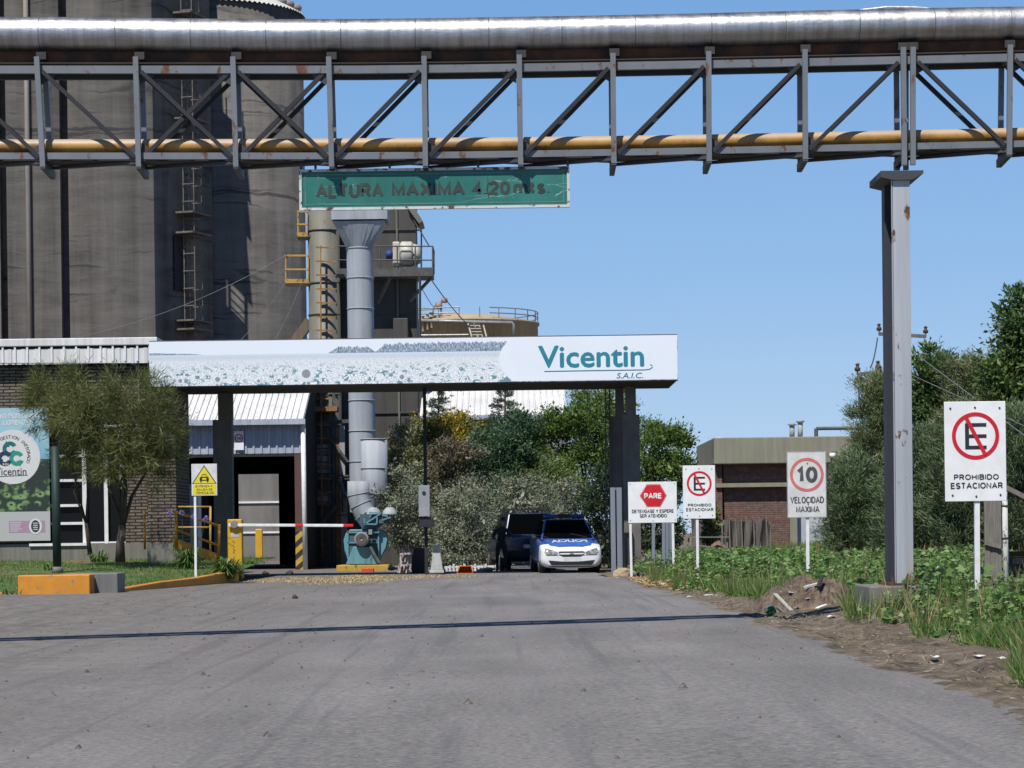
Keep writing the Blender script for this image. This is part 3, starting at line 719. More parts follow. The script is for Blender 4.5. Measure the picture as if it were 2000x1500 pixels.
s0 = thing('silo_block', 'neighbouring dark concrete silo block with a pale vertical pipe on its face', 'silo', (px_x(60, DSI), DSI, 0), 'concrete silos behind the entrance')
MB().box(px_x(14, DSI), px_x(119, DSI), DSI+.05, DSB+12, -.5, 34).build('wall', SILO, s0)
s9 = thing('silo_block', 'outermost dark concrete silo block, only its edge showing beside the frame', 'silo', (px_x(-60, DSI), DSI, 0), 'concrete silos behind the entrance')
MB().box(px_x(-200, DSI), px_x(0, DSI), DSI+.1, DSB+12, -.5, 34).build('wall', SILO, s9)
tag(MB().box(px_x(-20, DSI), px_x(150, DSI), DSI+.75, DSI+1.4, -.5, 33.9).build('link_wall', SILO), 'dark concrete wall deep in the grooves between the silo blocks', 'wall')
D2_ = 136.8; r2 = (px_x(597, D2_+5)-px_x(245, D2_+5))/2; cx2, cy2 = px_x(597, D2_+5)-r2, D2_+r2
ze = P(592, 34, cy2).z
s2 = thing('concrete_silo', 'round grey concrete silo topped by a ribbed metal roof with ventilators', 'silo', (cx2, cy2, 0), 'concrete silos behind the entrance')
MB().lathe((cx2, cy2, 0), [(r2, -.5), (r2, ze), (.01, ze+.02)], 80).build('wall', SILO, s2)
pz = MB(); a = px_x(57, DSI)
pz.tube([(a, DSI-.12, 0), (a, DSI-.12, 37)], .13, 10); o = pz.build('downpipe', M_streak('pale_dusty_pipe', (.23, .21, .18), (.17, .15, .13)))
tag(o, 'pale vertical pipe fixed to the face of the silo block by the frame edge', 'pipe')
# metal roof with ribs
RIBW = M_streak('galvanised_roof_sheet', (.62, .61, .58), (.46, .45, .43), None, .45, .3)
m = MB(); zr = ze; n = 110
vs = []; 
for j in range(n*2):
    a = pi*j/n; rr = r2*1.03
    lift = .10 if j % 2 else 0
    vs.append((cx2+rr*cos(a), cy2+rr*sin(a), zr-.05+lift)); vs.append((cx2+.5*cos(a), cy2+.5*sin(a), zr+r2*.50+lift))
fs = [(2*j, 2*((j+1) % (2*n)), 2*((j+1) % (2*n))+1, 2*j+1) for j in range(2*n)]
m.add(vs, fs); m.tube([(cx2, cy2, zr+r2*.46), (cx2, cy2, zr+r2*.58)], .6, 12)
rf = m.build('roof', RIBW, s2)
VENT = M_streak('dusty_ventilator_metal', (.28, .24, .22), (.2, .17, .16))
def vent(px, py, D):
    c = P(px, py, D); m = MB()
    m.tube([(c.x, c.y, c.z-.5), (c.x, c.y, c.z)], .13, 8)
    m.lathe((c.x, c.y, c.z-.12), [(.1, 0), (.32, .04), (.36, .18), (.3, .34), (.1, .42), (.01, .43)], 14)
    m.build('ventilator', VENT, rf)
for q in ((548, 6, 140.5), (563, 11, 141.2), (577, 18, 142.2), (465, -2, 138.5), (505, -3, 139.3)): vent(*q)
# caged ladder on the big silo
LAD = M_plain('dusty_ladder_steel', (.17, .15, .12), (.09, .08, .07), 4, .8)
lx0, lx1 = 341, 388
wt_ = Vector((xf-xe, DSB-DSI, 0)); wl_ = wt_.length; wt_ /= wl_; wnv = Vector((wt_.y, -wt_.x, 0)); W0 = Vector((xe, DSI, 0))
def WP(t, off, z): return W0+wt_*t+wnv*off+Vector((0, 0, z))       # along the flank, out from it, height
lad = thing('silo_ladder', 'caged access ladder with small landings climbing the shaded flank of the huge silo block', 'ladder', WP(3.2, .4, 0))
Dl = DSI+3.0; tc_ = 3.3; zl0, zl1 = P(365, 700, Dl).z, P(350, -60, Dl).z
for dt in (-.35, .35): MB().bar(WP(tc_+dt, .25, zl0), WP(tc_+dt, .25, zl1), .05, .05, (0, 1, 0)).build('stile', LAD, lad)
for i in range(int((zl1-zl0)/.36)): MB().bar(WP(tc_-.35, .25, zl0+.36*i), WP(tc_+.35, .25, zl0+.36*i), .035, .035).build('rung', LAD, lad)
for i in range(int((zl1-zl0)/.9)):
    z = zl0+.9*i; m = MB()
    for p_, q_ in (((-.45, .25), (-.45, .9)), ((-.45, .9), (.45, .9)), ((.45, .9), (.45, .25))): m.bar(WP(tc_+p_[0], p_[1], z), WP(tc_+q_[0], q_[1], z), .05, .05)
    m.build('cage_hoop', LAD, lad)
for dt, of_ in ((-.45, .9), (0, .93), (.45, .9)): MB().bar(WP(tc_+dt, of_, zl0), WP(tc_+dt, of_, zl1), .045, .045, (0, 1, 0)).build('cage_bar', LAD, lad)
for py in (30, 105, 235, 418, 457, 628, 645):
    z = P(365, py, Dl).z; MB().bar(WP(tc_-.9, .55, z), WP(tc_+1.3, .55, z), 1.0, .09).build('landing', LAD, lad)
z0_, z1_ = P(355, 570, Dl).z, P(355, 462, Dl).z
MB().add([WP(2.3, .02, z0_), WP(3.6, .02, z0_), WP(3.6, .02, z1_), WP(2.3, .02, z1_), WP(2.3, .004, z0_), WP(3.6, .004, z0_), WP(3.6, .004, z1_), WP(2.3, .004, z1_)], [(0, 1, 2, 3), (0, 4, 5, 1), (1, 5, 6, 2), (2, 6, 7, 3), (3, 7, 4, 0)]).build('dark_hatch', M_plain('hatch_black', (.02, .02, .022), (.035, .033, .035), 3, .95), lad)  # flat black panel on the flank behind the ladder

# ================================================================= elevator tower with ducts
DT = 86.0
OLIVE = M_streak('olive_grey_tower_sheet', (.165, .16, .125), (.115, .11, .09), (.12, .085, .05), .6, .1)
DARK = M_streak('dark_brown_tower_sheet', (.075, .070, .060), (.045, .043, .040), (.06, .05, .035), .7, .1)  # tower body sheet in a darker grey-brown than the flank
tow = thing('elevator_tower', 'dark steel process tower with a pale olive rounded flank behind the canopy', 'tower', P(710, 1108, DT+2))
TZ = P(700, 372, DT).z
def X(px, D): return P(px, 700, D).x
cxo, ro = (X(602, DT)+X(664, DT))/2, (X(664, DT)-X(602, DT))/2
MB().lathe((cxo, DT+ro, 0), [(ro, -.3), (ro, TZ), (.01, TZ)], 32).build('rounded_flank', OLIVE, tow)
for py in (448, 551, 613, 700, 770):
    z = P(630, py, DT).z; MB().lathe((cxo, DT+ro, z), [(ro+.005, -.02), (ro+.03, -.02), (ro+.03, .02), (ro+.005, .02)], 32).build('flank_seam', DARK, tow)
MB().box(X(658, DT+1.2), X(815, DT+1.2), DT+1.2, DT+2.8, -.3, TZ-.05).build('body', DARK, tow)
for px, py in ((658, 0), (778, 0)):
    MB().box(X(px, DT+1.1)-.03, X(px, DT+1.1)+.03, DT+1.13, DT+1.2, 0, TZ-.1).build('corner_rib', OLIVE, tow)
for py in (448, 613, 806):
    z = P(740, py, DT+1.1).z; MB().box(X(660, DT+1.1), X(814, DT+1.1), DT+1.14, DT+1.2, z-.03, z+.03).build('body_seam', DARK, tow)
q0, q1 = P(768, 622, DT+1), P(798, 700, DT+1)
MB().box(q0.x, q1.x, DT+.85, DT+1.2, q1.z, q0.z).build('wall_box', DARK, tow, bevel=.03)
MB().prism([(P(795, 405, DT+1).x, P(795, 405, DT+1).z), (P(818, 436, DT+1).x, P(818, 436, DT+1).z), (P(826, 432, DT+1).x, P(826, 432, DT+1).z), (P(806, 400, DT+1).x, P(806, 400, DT+1).z)][::1], DT+1, DT+3).build('sloping_hood', OLIVE, tow)
YOLD = M_rusty('old_yellow_rail_paint', (.42, .26, .05), .58, 6, .6)
RAIL = M_plain('dark_rail_steel', (.10, .10, .10), (.06, .055, .05), 5, .7)
def rail(m, pts, r=.025, n=6):
    for a, b in zip(pts, pts[1:]): m.tube([a, b], r, n)
# platform on the sky side
pd = DT+.6
pf = thing('tower_platform', 'railed steel platform carrying a cream blower on the sky side of the tower', 'platform', P(780, 540, pd))
q0, q1 = P(658, 527, pd), P(846, 541, pd)
MB().box(q0.x, q1.x, pd-.4, pd+1.2, q1.z, q0.z).build('deck', RAIL, pf)
m = MB()
for px in (702, 742, 776, 811, 845): rail(m, [P(px, 527, pd-.38), P(px, 480, pd-.38)])
for py in (481, 508): rail(m, [P(660, py, pd-.38), P(845, py, pd-.38), P(845, py, pd-.38)+Vector((0, 1.5, 0))])
rail(m, [P(845, 527, pd-.38)+Vector((0, 1.5, 0)), P(845, 481, pd-.38)+Vector((0, 1.5, 0))])
rail(m, [P(838, 480, pd+.5), P(808, 430, pd+.5)]); rail(m, [P(823, 525, pd+1), P(823, 450, pd+1), P(808, 449, pd+1)])
m.build('railing', RAIL, pf)
for a, b in (((842, 543), (800, 588)), ((762, 541), (738, 592))):
    MB().bar(P(*a, pd-.2), P(*b, pd+.2), .09, .09).build('strut', RAIL, pf)
CREAM = M_streak('cream_blower_paint', (.50, .48, .41), (.36, .34, .29), None, .5, 0)
bl = thing('blower', 'round cream blower with a blue motor on the tower platform', 'blower', P(795, 526, pd+.2))
c = P(797, 496, pd); s_ = pd/F
m = MB(); m.tube([(c.x-.28, pd+.15, c.z), (c.x-.22, pd+.15, c.z), (c.x+.10, pd+.15, c.z), (c.x+.16, pd+.15, c.z)], [.36, .44, .44, .40], 24)
m.tube([(c.x+.16, pd+.15, c.z-.01), (c.x+.42, pd+.15, c.z-.01)], [.38, .30], 24); m.build('casing', CREAM, bl)
m = MB(); m.box(c.x-.52, c.x-.28, pd-.05, pd+.35, c.z-.40, c.z+.42); m.build('inlet', CREAM, bl, bevel=.04)
m = MB(); m.tube([(c.x-.75, pd+.1, c.z), (c.x-.52, pd+.1, c.z)], .15, 16); m.build('motor', M_plain('blue_motor_paint', (.02, .05, .22), (.02, .04, .15), 5), bl)
m = MB(); m.box(c.x-.3, c.x+.3, pd-.1, pd+.4, c.z-.52, c.z-.40); m.build('foot', RAIL, bl)
# left balconies
for lab, (xa, xb, yt, ym, yb) in (('yellow railed balcony jutting from the tower below the green sign', (557, 603, 499, 526, 549)), ('upper yellow balcony rail half hidden behind the green sign', (581, 601, 413, 438, 458))):
    b = thing('tower_balcony', lab, 'balcony', P((xa+xb)/2, yb+4, DT+.3), 'yellow balconies on the tower')
    for py, t in ((yt, .04), (ym, .035), (yb, .09)):
        MB().bar(P(xa, py, DT+.2), P(xb, py, DT+.2), .04, t*1.6, (0, 0, 1)).build('rail', YOLD, b)
        MB().bar(P(xa, py, DT+.2), P(xa, py, DT+.2)+Vector((0, 1.0, 0)), .04, t*1.6, (0, 0, 1)).build('rail', YOLD, b)
    for px in (xa+1, xb-1): MB().bar(P(px, yt, DT+.22), P(px, yb, DT+.22), .045, .045, (0, 1, 0)).build('baluster', YOLD, b)
    p = P((xa+xb)/2, yb+5, DT+.7); w = (xb-xa)*DT/F/2
    MB().box(p.x-w, p.x+w+.3, DT+.2, DT+1.2, p.z-.06, p.z+.02).build('deck', RAIL, b)
# rusty ladder
RUSTY = M_plain('rusty_yellow_steel', (.30, .17, .06), (.17, .09, .04), 5, .75)
ld = thing('tower_ladder', 'long rusty ladder with wide hoops running down the olive tower flank', 'ladder', P(631, 1120, DT-.5))
dl = DT-.35
m = MB(); m.bar(P(626, 480, dl), P(629, 1090, dl), .05, .05, (0, 1, 0)); m.build('stile', RUSTY, ld)
m = MB()
for x in (618, 641): m.bar(P(x, 770, dl+.1), P(x+2, 1112, dl+.1), .04, .04, (0, 1, 0))
m.build('stile', RAIL, ld)
for py in list(range(483, 660, 27))+list(range(778, 1010, 26)):
    MB().bar(P(617, py, dl+.02), P(657 if py < 700 else 648, py+1, dl+.02), .05, .05, (0, 1, 0)).build('hoop', RUSTY, ld)
for py in range(772, 1112, 13):
    MB().bar(P(619, py, dl+.12), P(642, py, dl+.12), .03, .03, (0, 1, 0)).build('rung', RAIL, ld)
MB().box(P(602, 806, DT).x, P(662, 806, DT).x, DT-.9, DT, P(602, 806, DT).z, P(602, 797, DT).z).build('landing', RUSTY, ld)
# steelwork at the foot of the tower
fr = thing('braced_steelwork', 'dark tangle of steel legs braces and pipes at the foot of the tower', 'steelwork', P(640, 1110, DT))
FG = M_streak('grey_green_leg_paint', (.16, .18, .17), (.10, .11, .105), (.09, .05, .03))
WGY = M_streak('pale_grey_panel', (.36, .37, .37), (.26, .27, .27), (.2, .16, .1))
for (x, y0_, y1_, w, mt) in ((607, 825, 1095, .22, FG), (603, 765, 830, .10, RAIL), (652, 765, 1110, .10, RAIL), (660, 830, 1110, .12, RUSTY), (672, 960, 1105, .2, WGY), (668, 830, 930, .18, WGY)):
    MB().bar(P(x, y0_, DT-.2), P(x+1, y1_, DT-.2), w, w, (0, 1, 0)).build('leg', mt, fr)
for (x0_, x1_, y0_, y1_) in ((617, 645, 868, 925), (618, 645, 963, 985)):
    a, b = P(x0_, y1_, DT+.1), P(x1_, y0_, DT+.1); MB().box(a.x, b.x, DT-.2, DT+.0, a.z, b.z).build('panel', WGY, fr, bevel=.02)
for a, b, w in (((600, 930), (682, 929), .05), ((600, 936), (682, 935), .04), ((604, 1010), (682, 1006), .04), ((602, 830), (682, 822), .12)):
    MB().bar(P(*a, DT-.3), P(*b, DT-.3), w, w, (0, 1, 0)).build('beam', RAIL, fr)
for a, b, w in (((676, 968), (614, 1040), .12), ((640, 850), (680, 902), .08)):
    MB().bar(P(*a, DT-.45), P(*b, DT-.45), w, w, (0, 1, 0)).build('brace', RAIL, fr)
m = MB(); m.tube([P(657, 937, DT-.3), P(667, 945, DT-.3), P(672, 975, DT-.3), P(672, 1000, DT-.3)], .08, 10); m.build('bent_pipe', FG, fr)
# main duct with hopper
DUCT = M_streak('dull_galvanised_duct', (.36, .385, .42), (.25, .27, .30), None, .75, .0, 4)
DD = 79.0; sd_ = DD/F
du = thing('main_duct', 'tall galvanised duct with a square hopper head rising past the canopy', 'duct', P(705, 985, DD))
cx = X(704, DD); rd = 26*sd_
m = MB(); z0_, z1_ = P(704, 1000, DD).z, P(704, 481, DD).z
m.lathe((cx, DD+rd, 0), [(rd, z0_), (rd, z1_)], 32); m.build('tube', DUCT, du)
for py in (483, 541, 601, 662, 781, 841, 901):
    z = P(704, py, DD).z; MB().lathe((cx, DD+rd, z), [(rd+.002, -.012), (rd+.022, -.012), (rd+.022, .012), (rd+.002, .012)], 32).build('joint_band', WGY, du)
m = MB(); zt, zb = P(704, 433, DD).z, z1_; hw_ = 51*sd_; k_ = 8
tp = [(cx-hw_, DD-.25), (cx+hw_, DD-.25), (cx+hw_, DD+1.2), (cx-hw_, DD+1.2)]
ring = [(cx+rd*cos(a), DD+rd+rd*sin(a)) for a in [2*pi*j/32 for j in range(32)]]
def sq(a):
    c_, s_2 = cos(a), sin(a); q = max(abs(c_), abs(s_2)); return (cx+c_/q*hw_, DD+.48+s_2/q*.73)
up_ = [sq(2*pi*j/32) for j in range(32)]
vs = [(x, y, zb) for x, y in ring]+[(x, y, zt) for x, y in up_]
m.add(vs, [(j, (j+1) % 32, 32+(j+1) % 32, 32+j) for j in range(32)]); m.build('hopper', DUCT, du)
q0, q1 = P(648, 431, DD), P(757, 400, DD)
MB().box(q0.x, q1.x, DD-.3, DD+1.25, q0.z, q1.z).build('hopper_head', DUCT, du)
# second duct
D2 = 77.0; cx2_ = X(727, D2); r2_ = 26*D2/F
du2 = thing('short_duct', 'shorter open galvanised duct standing above the light blue fan', 'duct', P(727, 985, D2))
m = MB(); m.lathe((cx2_, D2+r2_, 0), [(r2_*.96, P(727, 964, D2).z), (r2_, P(727, 960, D2).z), (r2_, P(727, 856, D2).z), (r2_-.02, P(727, 856, D2).z), (r2_-.02, P(727, 900, D2).z)], 32); m.build('tube', DUCT, du2)
for py in (857, 914, 965):
    z = P(727, py, D2).z; MB().lathe((cx2_, D2+r2_, z), [(r2_+.002, -.012), (r2_+.02, -.012), (r2_+.02, .012), (r2_+.002, .012)], 32).build('joint_band', WGY, du2)
# fan
DF = 75.6; sf = DF/F
LB = M_streak('light_blue_fan_paint', (.12, .30, .36), (.095, .235, .29), (.07, .09, .09), .45, 0)
DB = M_streak('dirty_blue_steel', (.07, .12, .135), (.045, .08, .09), (.05, .05, .045))
fan = thing('centrifugal_fan', 'light blue industrial fan with a grey motor on a yellow kerb', 'fan', P(712, 1104, DF))
def FP(px, py): v = P(px, py, DF); return (v.x, v.z)
m = MB(); m.prism([FP(*p) for p in ((678, 1095), (671, 1075), (669, 1055), (673, 1042), (682, 1034), (742, 1034), (752, 1040), (755, 1055), (752, 1070), (742, 1088), (740, 1095))], DF+.45, DF+1.2); m.build('scroll_casing', LB, fan, bevel=.02)
m = MB(); m.prism([FP(*p) for p in ((677, 1092), (677, 1037), (737, 1037), (737, 1092))], DF+.38, DF+.45); m.build('side_plate', DB, fan)
m = MB()
for a, b in (((677, 1060), (737, 1060)), ((677, 1040), (737, 1040)), ((678, 1037), (678, 1092)), ((738, 1030), (738, 1092))): m.bar((*FP(*a)[:1], DF+.36, FP(*a)[1]), (FP(*b)[0], DF+.36, FP(*b)[1]), .04, .05, (0, 1, 0))
m.build('stiffener', LB, fan)
m = MB(); m.prism([FP(*p) for p in ((676, 1102), (741, 1102), (726, 1068), (690, 1068))], DF-.1, DF+.36); m.build('motor_pedestal', LB, fan, bevel=.015)
MG = M_plain('grey_motor_paint', (.34, .34, .34), (.24, .24, .24), 6, .45)
c = FP(707, 1053); m = MB(); m.tube([(c[0], DF+.36, c[1]), (c[0], DF-.25, c[1]), (c[0], DF-.32, c[1])], [.21, .21, .19], 24)
for j in range(20): 
    a = 2*pi*j/20; m.box(c[0]+.21*cos(a)-.01, c[0]+.21*cos(a)+.01, DF-.2, DF+.3, c[1]+.21*sin(a)-.01, c[1]+.21*sin(a)+.01)
m.build('motor', MG, fan)
m = MB(); m.ring(c, .05, .17, DF-.345, DF-.32, 20); m.build('motor_grille', RAIL, fan)
m = MB(); m.prism([FP(*p) for p in ((720, 1044), (727, 1044), (727, 1034), (720, 1034))], DF-.1, DF+.2); m.build('terminal_box', MG, fan)
m = MB(); m.bar((FP(724, 1068)[0], DF-.2, FP(724, 1068)[1]), (FP(742, 1099)[0], DF-.3, FP(742, 1099)[1]), .07, .05, (0, 1, 0)); m.build('belt_guard', RAIL, fan)
m = MB(); m.prism([FP(*p) for p in ((702, 1022), (757, 1022), (757, 1004), (702, 1004))], DF+.2, DF+1.1); m.build('outlet_box', DB, fan)
m = MB()
for a, b in (((710, 1024), (743, 1003)), ((712, 1022), (710, 1012)), ((735, 1024), (736, 1010)), ((712, 1023), (735, 1024)), ((722, 1010), (724, 1003)), ((720, 1001), (744, 1002)), ((747, 1015), (763, 1010)), ((746, 1006), (756, 1008))): m.bar((FP(*a)[0], DF+.15, FP(*a)[1]), (FP(*b)[0], DF+.15, FP(*b)[1]), .04, .04, (0, 1, 0))
m.build('bent_guard_rail', LB, fan)
m = MB()
for px in (714, 746): m.lathe((FP(px, 0)[0], DF+.7, P(px, 1004, DF).z), [(.22, 0), (.20, .10), (.10, .20)], 18)
m.build('inlet_cone', DUCT, fan)
ep = [P(x, y, DF+1.0) for x, y in ((700, 940), (700, 965), (704, 985), (712, 1003), (724, 1020), (734, 1034))]
m = MB(); m.tube(ep, [.33, .33, .33, .32, .31, .30], 20); m.build('lower_elbow', DUCT, fan)
for a_, b_ in zip(ep[1:-1], ep[2:]):
    d_ = (b_-a_).normalized(); MB().tube([a_-d_*.012, a_+d_*.012], .345, 20).build('elbow_rib', WGY, fan)
q0, q1 = P(657, 1116, DF-.5), P(759, 1103, DF-.5)
YK = M_rusty('worn_yellow_concrete_paint', (.50, .31, .04), .56, 4, .7, rust=(.16, .14, .10))
tag(MB().box(q0.x, q1.x, DF-.5, DF+1.6, -.1, q1.z).build('fan_kerb', YK, bevel=.02), 'worn yellow concrete kerb under the light blue fan', 'kerb')
# sloping conveyor behind the canopy
m = MB(); m.bar(P(560, 690, 95), P(606, 627, 95), .6, .35, (0, 0, 1)); tag(m.build('conveyor', M_streak('brown_conveyor', (.14, .10, .06), (.08, .06, .04))), 'brown sloping conveyor gallery ending at the tower', 'conveyor')

# ================================================================= storage tank with catwalk
DK = 130.0; sk = DK/F
tank = thing('storage_tank', 'round tan tank with a rail round its roof behind the canopy', 'tank', P(905, 1050, DK))
rk = 152*sk; cxk = X(1052, DK)-rk; cyk = DK+rk*.3
TAN = M_streak('tan_tank_paint', (.42, .34, .215), (.33, .27, .17), (.16, .13, .09))
zt = P(1000, 633, DK).z
MB().lathe((cxk, cyk, 0), [(rk, -1), (rk, zt), (rk+.08, zt), (rk+.08, zt+.12), (rk*.5, zt+.5), (.01, zt+.6)], 48).build('shell', TAN, tank)
m = MB(); GAL = M_plain('galvanised_rail', (.34, .34, .33), (.22, .22, .22), 5, .5, .4)
for zz in (zt+.65, zt+.38): 
    pts = [(cxk+rk*cos(a), cyk+rk*sin(a), zz) for a in [2*pi*j/48 for j in range(49)] if not (-1.57 < (a if a < pi else a-2*pi) < -1.25)]
    for a, b in zip(pts, pts[1:]):
        if (Vector(a)-Vector(b)).length < 1: m.tube([a, b], .03, 5)
for j in range(24): a = 2*pi*j/24; m.tube([(cxk+rk*cos(a), cyk+rk*sin(a), zt), (cxk+rk*cos(a), cyk+rk*sin(a), zt+.66)], .028, 5)
m.build('railing', GAL, tank)
m = MB()
for x in (913, 925, 934, 942): m.bar(P(x, 628, DK-3.2), P(x+9, 662, DK-3.8), .06, .06)
for y in range(636, 662, 6): m.bar(P(918+(y-636)*.25, y, DK-3.6), P(938+(y-636)*.25, y, DK-3.6), .25, .05)
m.build('stair', M_plain('pale_stair_paint', (.5, .47, .38), (.38, .35, .28), 4), tank)
m = MB(); m.tube([P(820, 626, DK-3.6), P(900, 628, DK-3.6), P(1000, 630, DK-3), P(1003, 634, DK-3), P(1003, 664, DK-3)], .08, 8); m.tube([P(820, 655, DK-4), P(915, 654, DK-4)], .05, 6)
m.build('pipework', GAL, tank)
for (px, py) in ((868, 584), (857, 594)):
    b = thing('tank_lamp', 'small hooded lamp on a bent stem above the tank roof, ' + ('the taller one' if px == 868 else 'the shorter tilted one'), 'lamp', P(px-6, 630, DK-2), 'lamps over the tank')
    MB().tube([P(862 if px == 868 else 846, 630, DK-2), P(862 if px == 868 else 846, 603, DK-2), P(862 if px == 868 else 853, 590 if px == 868 else 592, DK-2), P(px-3, py-3, DK-2)], .045, 6).build('stem', GAL, b)
    c = P(px, py, DK-2); MB().lathe((c.x, c.y, c.z-.14), [(.12, -.05), (.17, .02), (.15, .16), (.05, .24), (.01, .24)], 12).build('hood', M_plain('red_brown_lamp', (.35, .16, .12), (.3, .25, .22), 8), b)
m = MB()
for (px, py) in ((826, 622), (835, 618), (843, 615), (850, 621), (858, 620)):
    c = P(px, py, DK-2.5); m.lathe((c.x, c.y, c.z-.15), [(.07, -.5), (.07, 0), (.16, .02), (.16, .08), (.06, .1), (.06, .25), (.14, .26), (.01, .3)], 8)
m.tube([P(815, 624, DK-2.5), P(880, 623, DK-2.5)], .06, 6); m.tube([P(813, 618, DK-2), P(815, 606, DK-2), P(860, 603, DK-2), P(861, 630, DK-2)], .035, 6)
m.build('valve_group', M_plain('ochre_valve', (.34, .25, .11), (.3, .28, .22), 8), tank)
# hanging cables
CAB = M_plain('dark_cable', (.05, .05, .055), (.03, .03, .03), 3, .7)
def cable(label, pts, r=.02, mat=CAB, sag=0.0):
    m = MB(); a, b = Vector(pts[0]), Vector(pts[-1])
    q = [Vector(p) for p in pts] if len(pts) > 2 else [a.lerp(b, t)-Vector((0, 0, sag*4*t*(1-t))) for t in [i/12 for i in range(13)]]
    m.tube(q, r, 5); return tag(m.build('cable', mat), label, 'cable')
cable('thick dark cable hanging straight down the sky side of the tower', [P(820, 540, DT-.5), P(820, 662, DT-.5)], .045)
cable('thin stay wire from the tower platform down to the tank', [P(838, 540, DT), P(912, 632, DK-4)], .02, sag=.1)
cable('thinner stay wire from the tower to the tank lamps', [P(815, 545, DT), P(850, 603, DK-3)], .015, sag=.1)
GW = M_plain('pale_wire', (.17, .17, .17), (.12, .12, .12), 3, .6)
cable('pale wire slanting across the face of the silos', [P(160, 657, 110), P(556, 500, 112)], .010, GW, .4)
cable('pale wire from the yellow balcony down to the canopy roof', [P(588, 553, DT), P(535, 664, DT)], .009, GW, .15)
cable('second pale wire from the yellow balcony ending further out on the canopy roof', [P(557, 553, DT), P(470, 664, DT)], .008, GW, .1)
# ================================================================= metal warehouse behind the canopy
def corrugated(name, p0, p1, z0, z1, pitch, depth, mat, parent=None, lean=(0, 0), flip=1):
    """Ribbed sheet between two ground points; its top edge is moved by lean (x, y)."""
    p0, p1 = Vector((*p0, 0)), Vector((*p1, 0)); L = (p1-p0).length; d = (p1-p0)/L; nrm = Vector((d.y, -d.x, 0))*flip
    n = max(1, int(L/pitch)); prof = ((0, 0), (.62, 0), (.70, 1), (.90, 1), (.98, 0)); vs = []; ts = []
    for i in range(n):
        for a, h in prof: ts.append(((i+a)*L/n, h))
    ts.append((L, 0))
    for t, h in ts:
        q = p0+d*t+nrm*h*depth; vs.append((q.x, q.y, z0+ (h*depth if lean != (0, 0) else 0))); vs.append((q.x+lean[0], q.y+lean[1], z1+(h*depth if lean != (0, 0) else 0)))
    fs = [(2*i, 2*i+2, 2*i+3, 2*i+1) for i in range(len(ts)-1)]
    return MB().add(vs, fs).build(name, mat, parent)
WROOF = M_streak('white_ribbed_roof_sheet', (.70, .695, .68), (.50, .495, .485), None, .6, 0, 9)
BLUEGREY = M_streak('blue_grey_wall_sheet', (.40, .44, .52), (.30, .33, .40), (.3, .27, .22), .5)
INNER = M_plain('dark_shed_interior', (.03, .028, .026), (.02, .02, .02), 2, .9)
DW = 80.0
wh = thing('warehouse', 'metal warehouse with white ribbed roof and open doorway behind the canopy', 'warehouse', P(470, 1110, DW))
ev = P(500, 822, DW).z; xl, xr = X(300, DW), X(587, DW)
corrugated('roof', (xl, DW-.3), (xr+.1, DW-.3), ev, ev+2.6, .19, .04, WROOF, wh, (0, 7.0))
MB().add([(xl, DW+6.7, ev+2.58), (xr+.1, DW+6.7, ev+2.58), (xr+.1, DW+15.3, ev-.2), (xl, DW+15.3, ev-.2)], [(0, 1, 2, 3)]).build('rear_roof', WROOF, wh)
corrugated('wall', (xl, DW), (xr, DW), P(500, 886, DW).z, ev-.05, .24, .04, BLUEGREY, wh)
MB().box(xl, xr+.15, DW-.42, DW-.28, ev-.14, ev+.03).build('gutter', BLUEGREY, wh)
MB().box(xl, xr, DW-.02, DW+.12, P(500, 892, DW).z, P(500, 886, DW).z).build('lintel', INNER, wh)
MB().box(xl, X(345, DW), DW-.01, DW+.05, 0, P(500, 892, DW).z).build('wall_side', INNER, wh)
zr_ = P(500, 886, DW).z
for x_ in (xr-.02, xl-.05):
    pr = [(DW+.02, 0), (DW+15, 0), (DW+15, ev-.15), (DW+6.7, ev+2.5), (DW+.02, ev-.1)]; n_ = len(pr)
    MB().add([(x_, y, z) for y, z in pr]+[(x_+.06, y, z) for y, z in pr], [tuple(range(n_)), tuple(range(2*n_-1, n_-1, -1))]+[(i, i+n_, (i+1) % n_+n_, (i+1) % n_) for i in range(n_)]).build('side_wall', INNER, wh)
# back wall with an open gateway
DBK = 95.0; o0, o1 = X(462, DBK), X(541, DBK); zo0, zo1 = 0, P(500, 926, DBK).z
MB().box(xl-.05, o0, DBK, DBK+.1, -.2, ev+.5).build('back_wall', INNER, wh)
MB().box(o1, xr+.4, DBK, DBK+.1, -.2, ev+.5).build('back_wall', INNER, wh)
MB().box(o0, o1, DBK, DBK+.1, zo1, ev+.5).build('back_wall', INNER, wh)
# front right corner
STR = N('yellow_black_stripes').set(.6); x_, y_, z_ = STR.sep(STR.obj)
w_ = STR.math('FRACT', STR.math('MULTIPLY', STR.math('ADD', z_, STR.math('MULTIPLY', x_, -.9)), 2.6))
STR.base(STR.mix(STR.ramp(w_, (.49, 0), (.51, 1)), STR.ramp(STR.noise(STR.obj, 4, 4), (.3, (.55, .36, .04)), (.7, (.4, .25, .03))), (.025, .025, .025)))
MB().box(X(573, DW), X(588, DW), DW-.1, DW+.15, P(580, 1038, DW).z, P(580, 886, DW).z-.02).build('door_jamb', M_streak('brown_jamb_paint', (.10, .055, .045), (.07, .04, .035)), wh)
MB().box(X(573, DW), X(588, DW), DW-.12, DW+.15, -.1, P(580, 1038, DW).z).build('striped_jamb', STR.m, wh)
MB().tube([(X(592, DW), DW-.2, 0), (X(591, DW), DW-.2, ev-.1)], .075, 10).build('downpipe', POSTW, wh)
r, at, s, c = road_sign('small white round-limit notice fixed high on the blue grey warehouse wall', (457, 842, 476, 879), DW-.1, [])
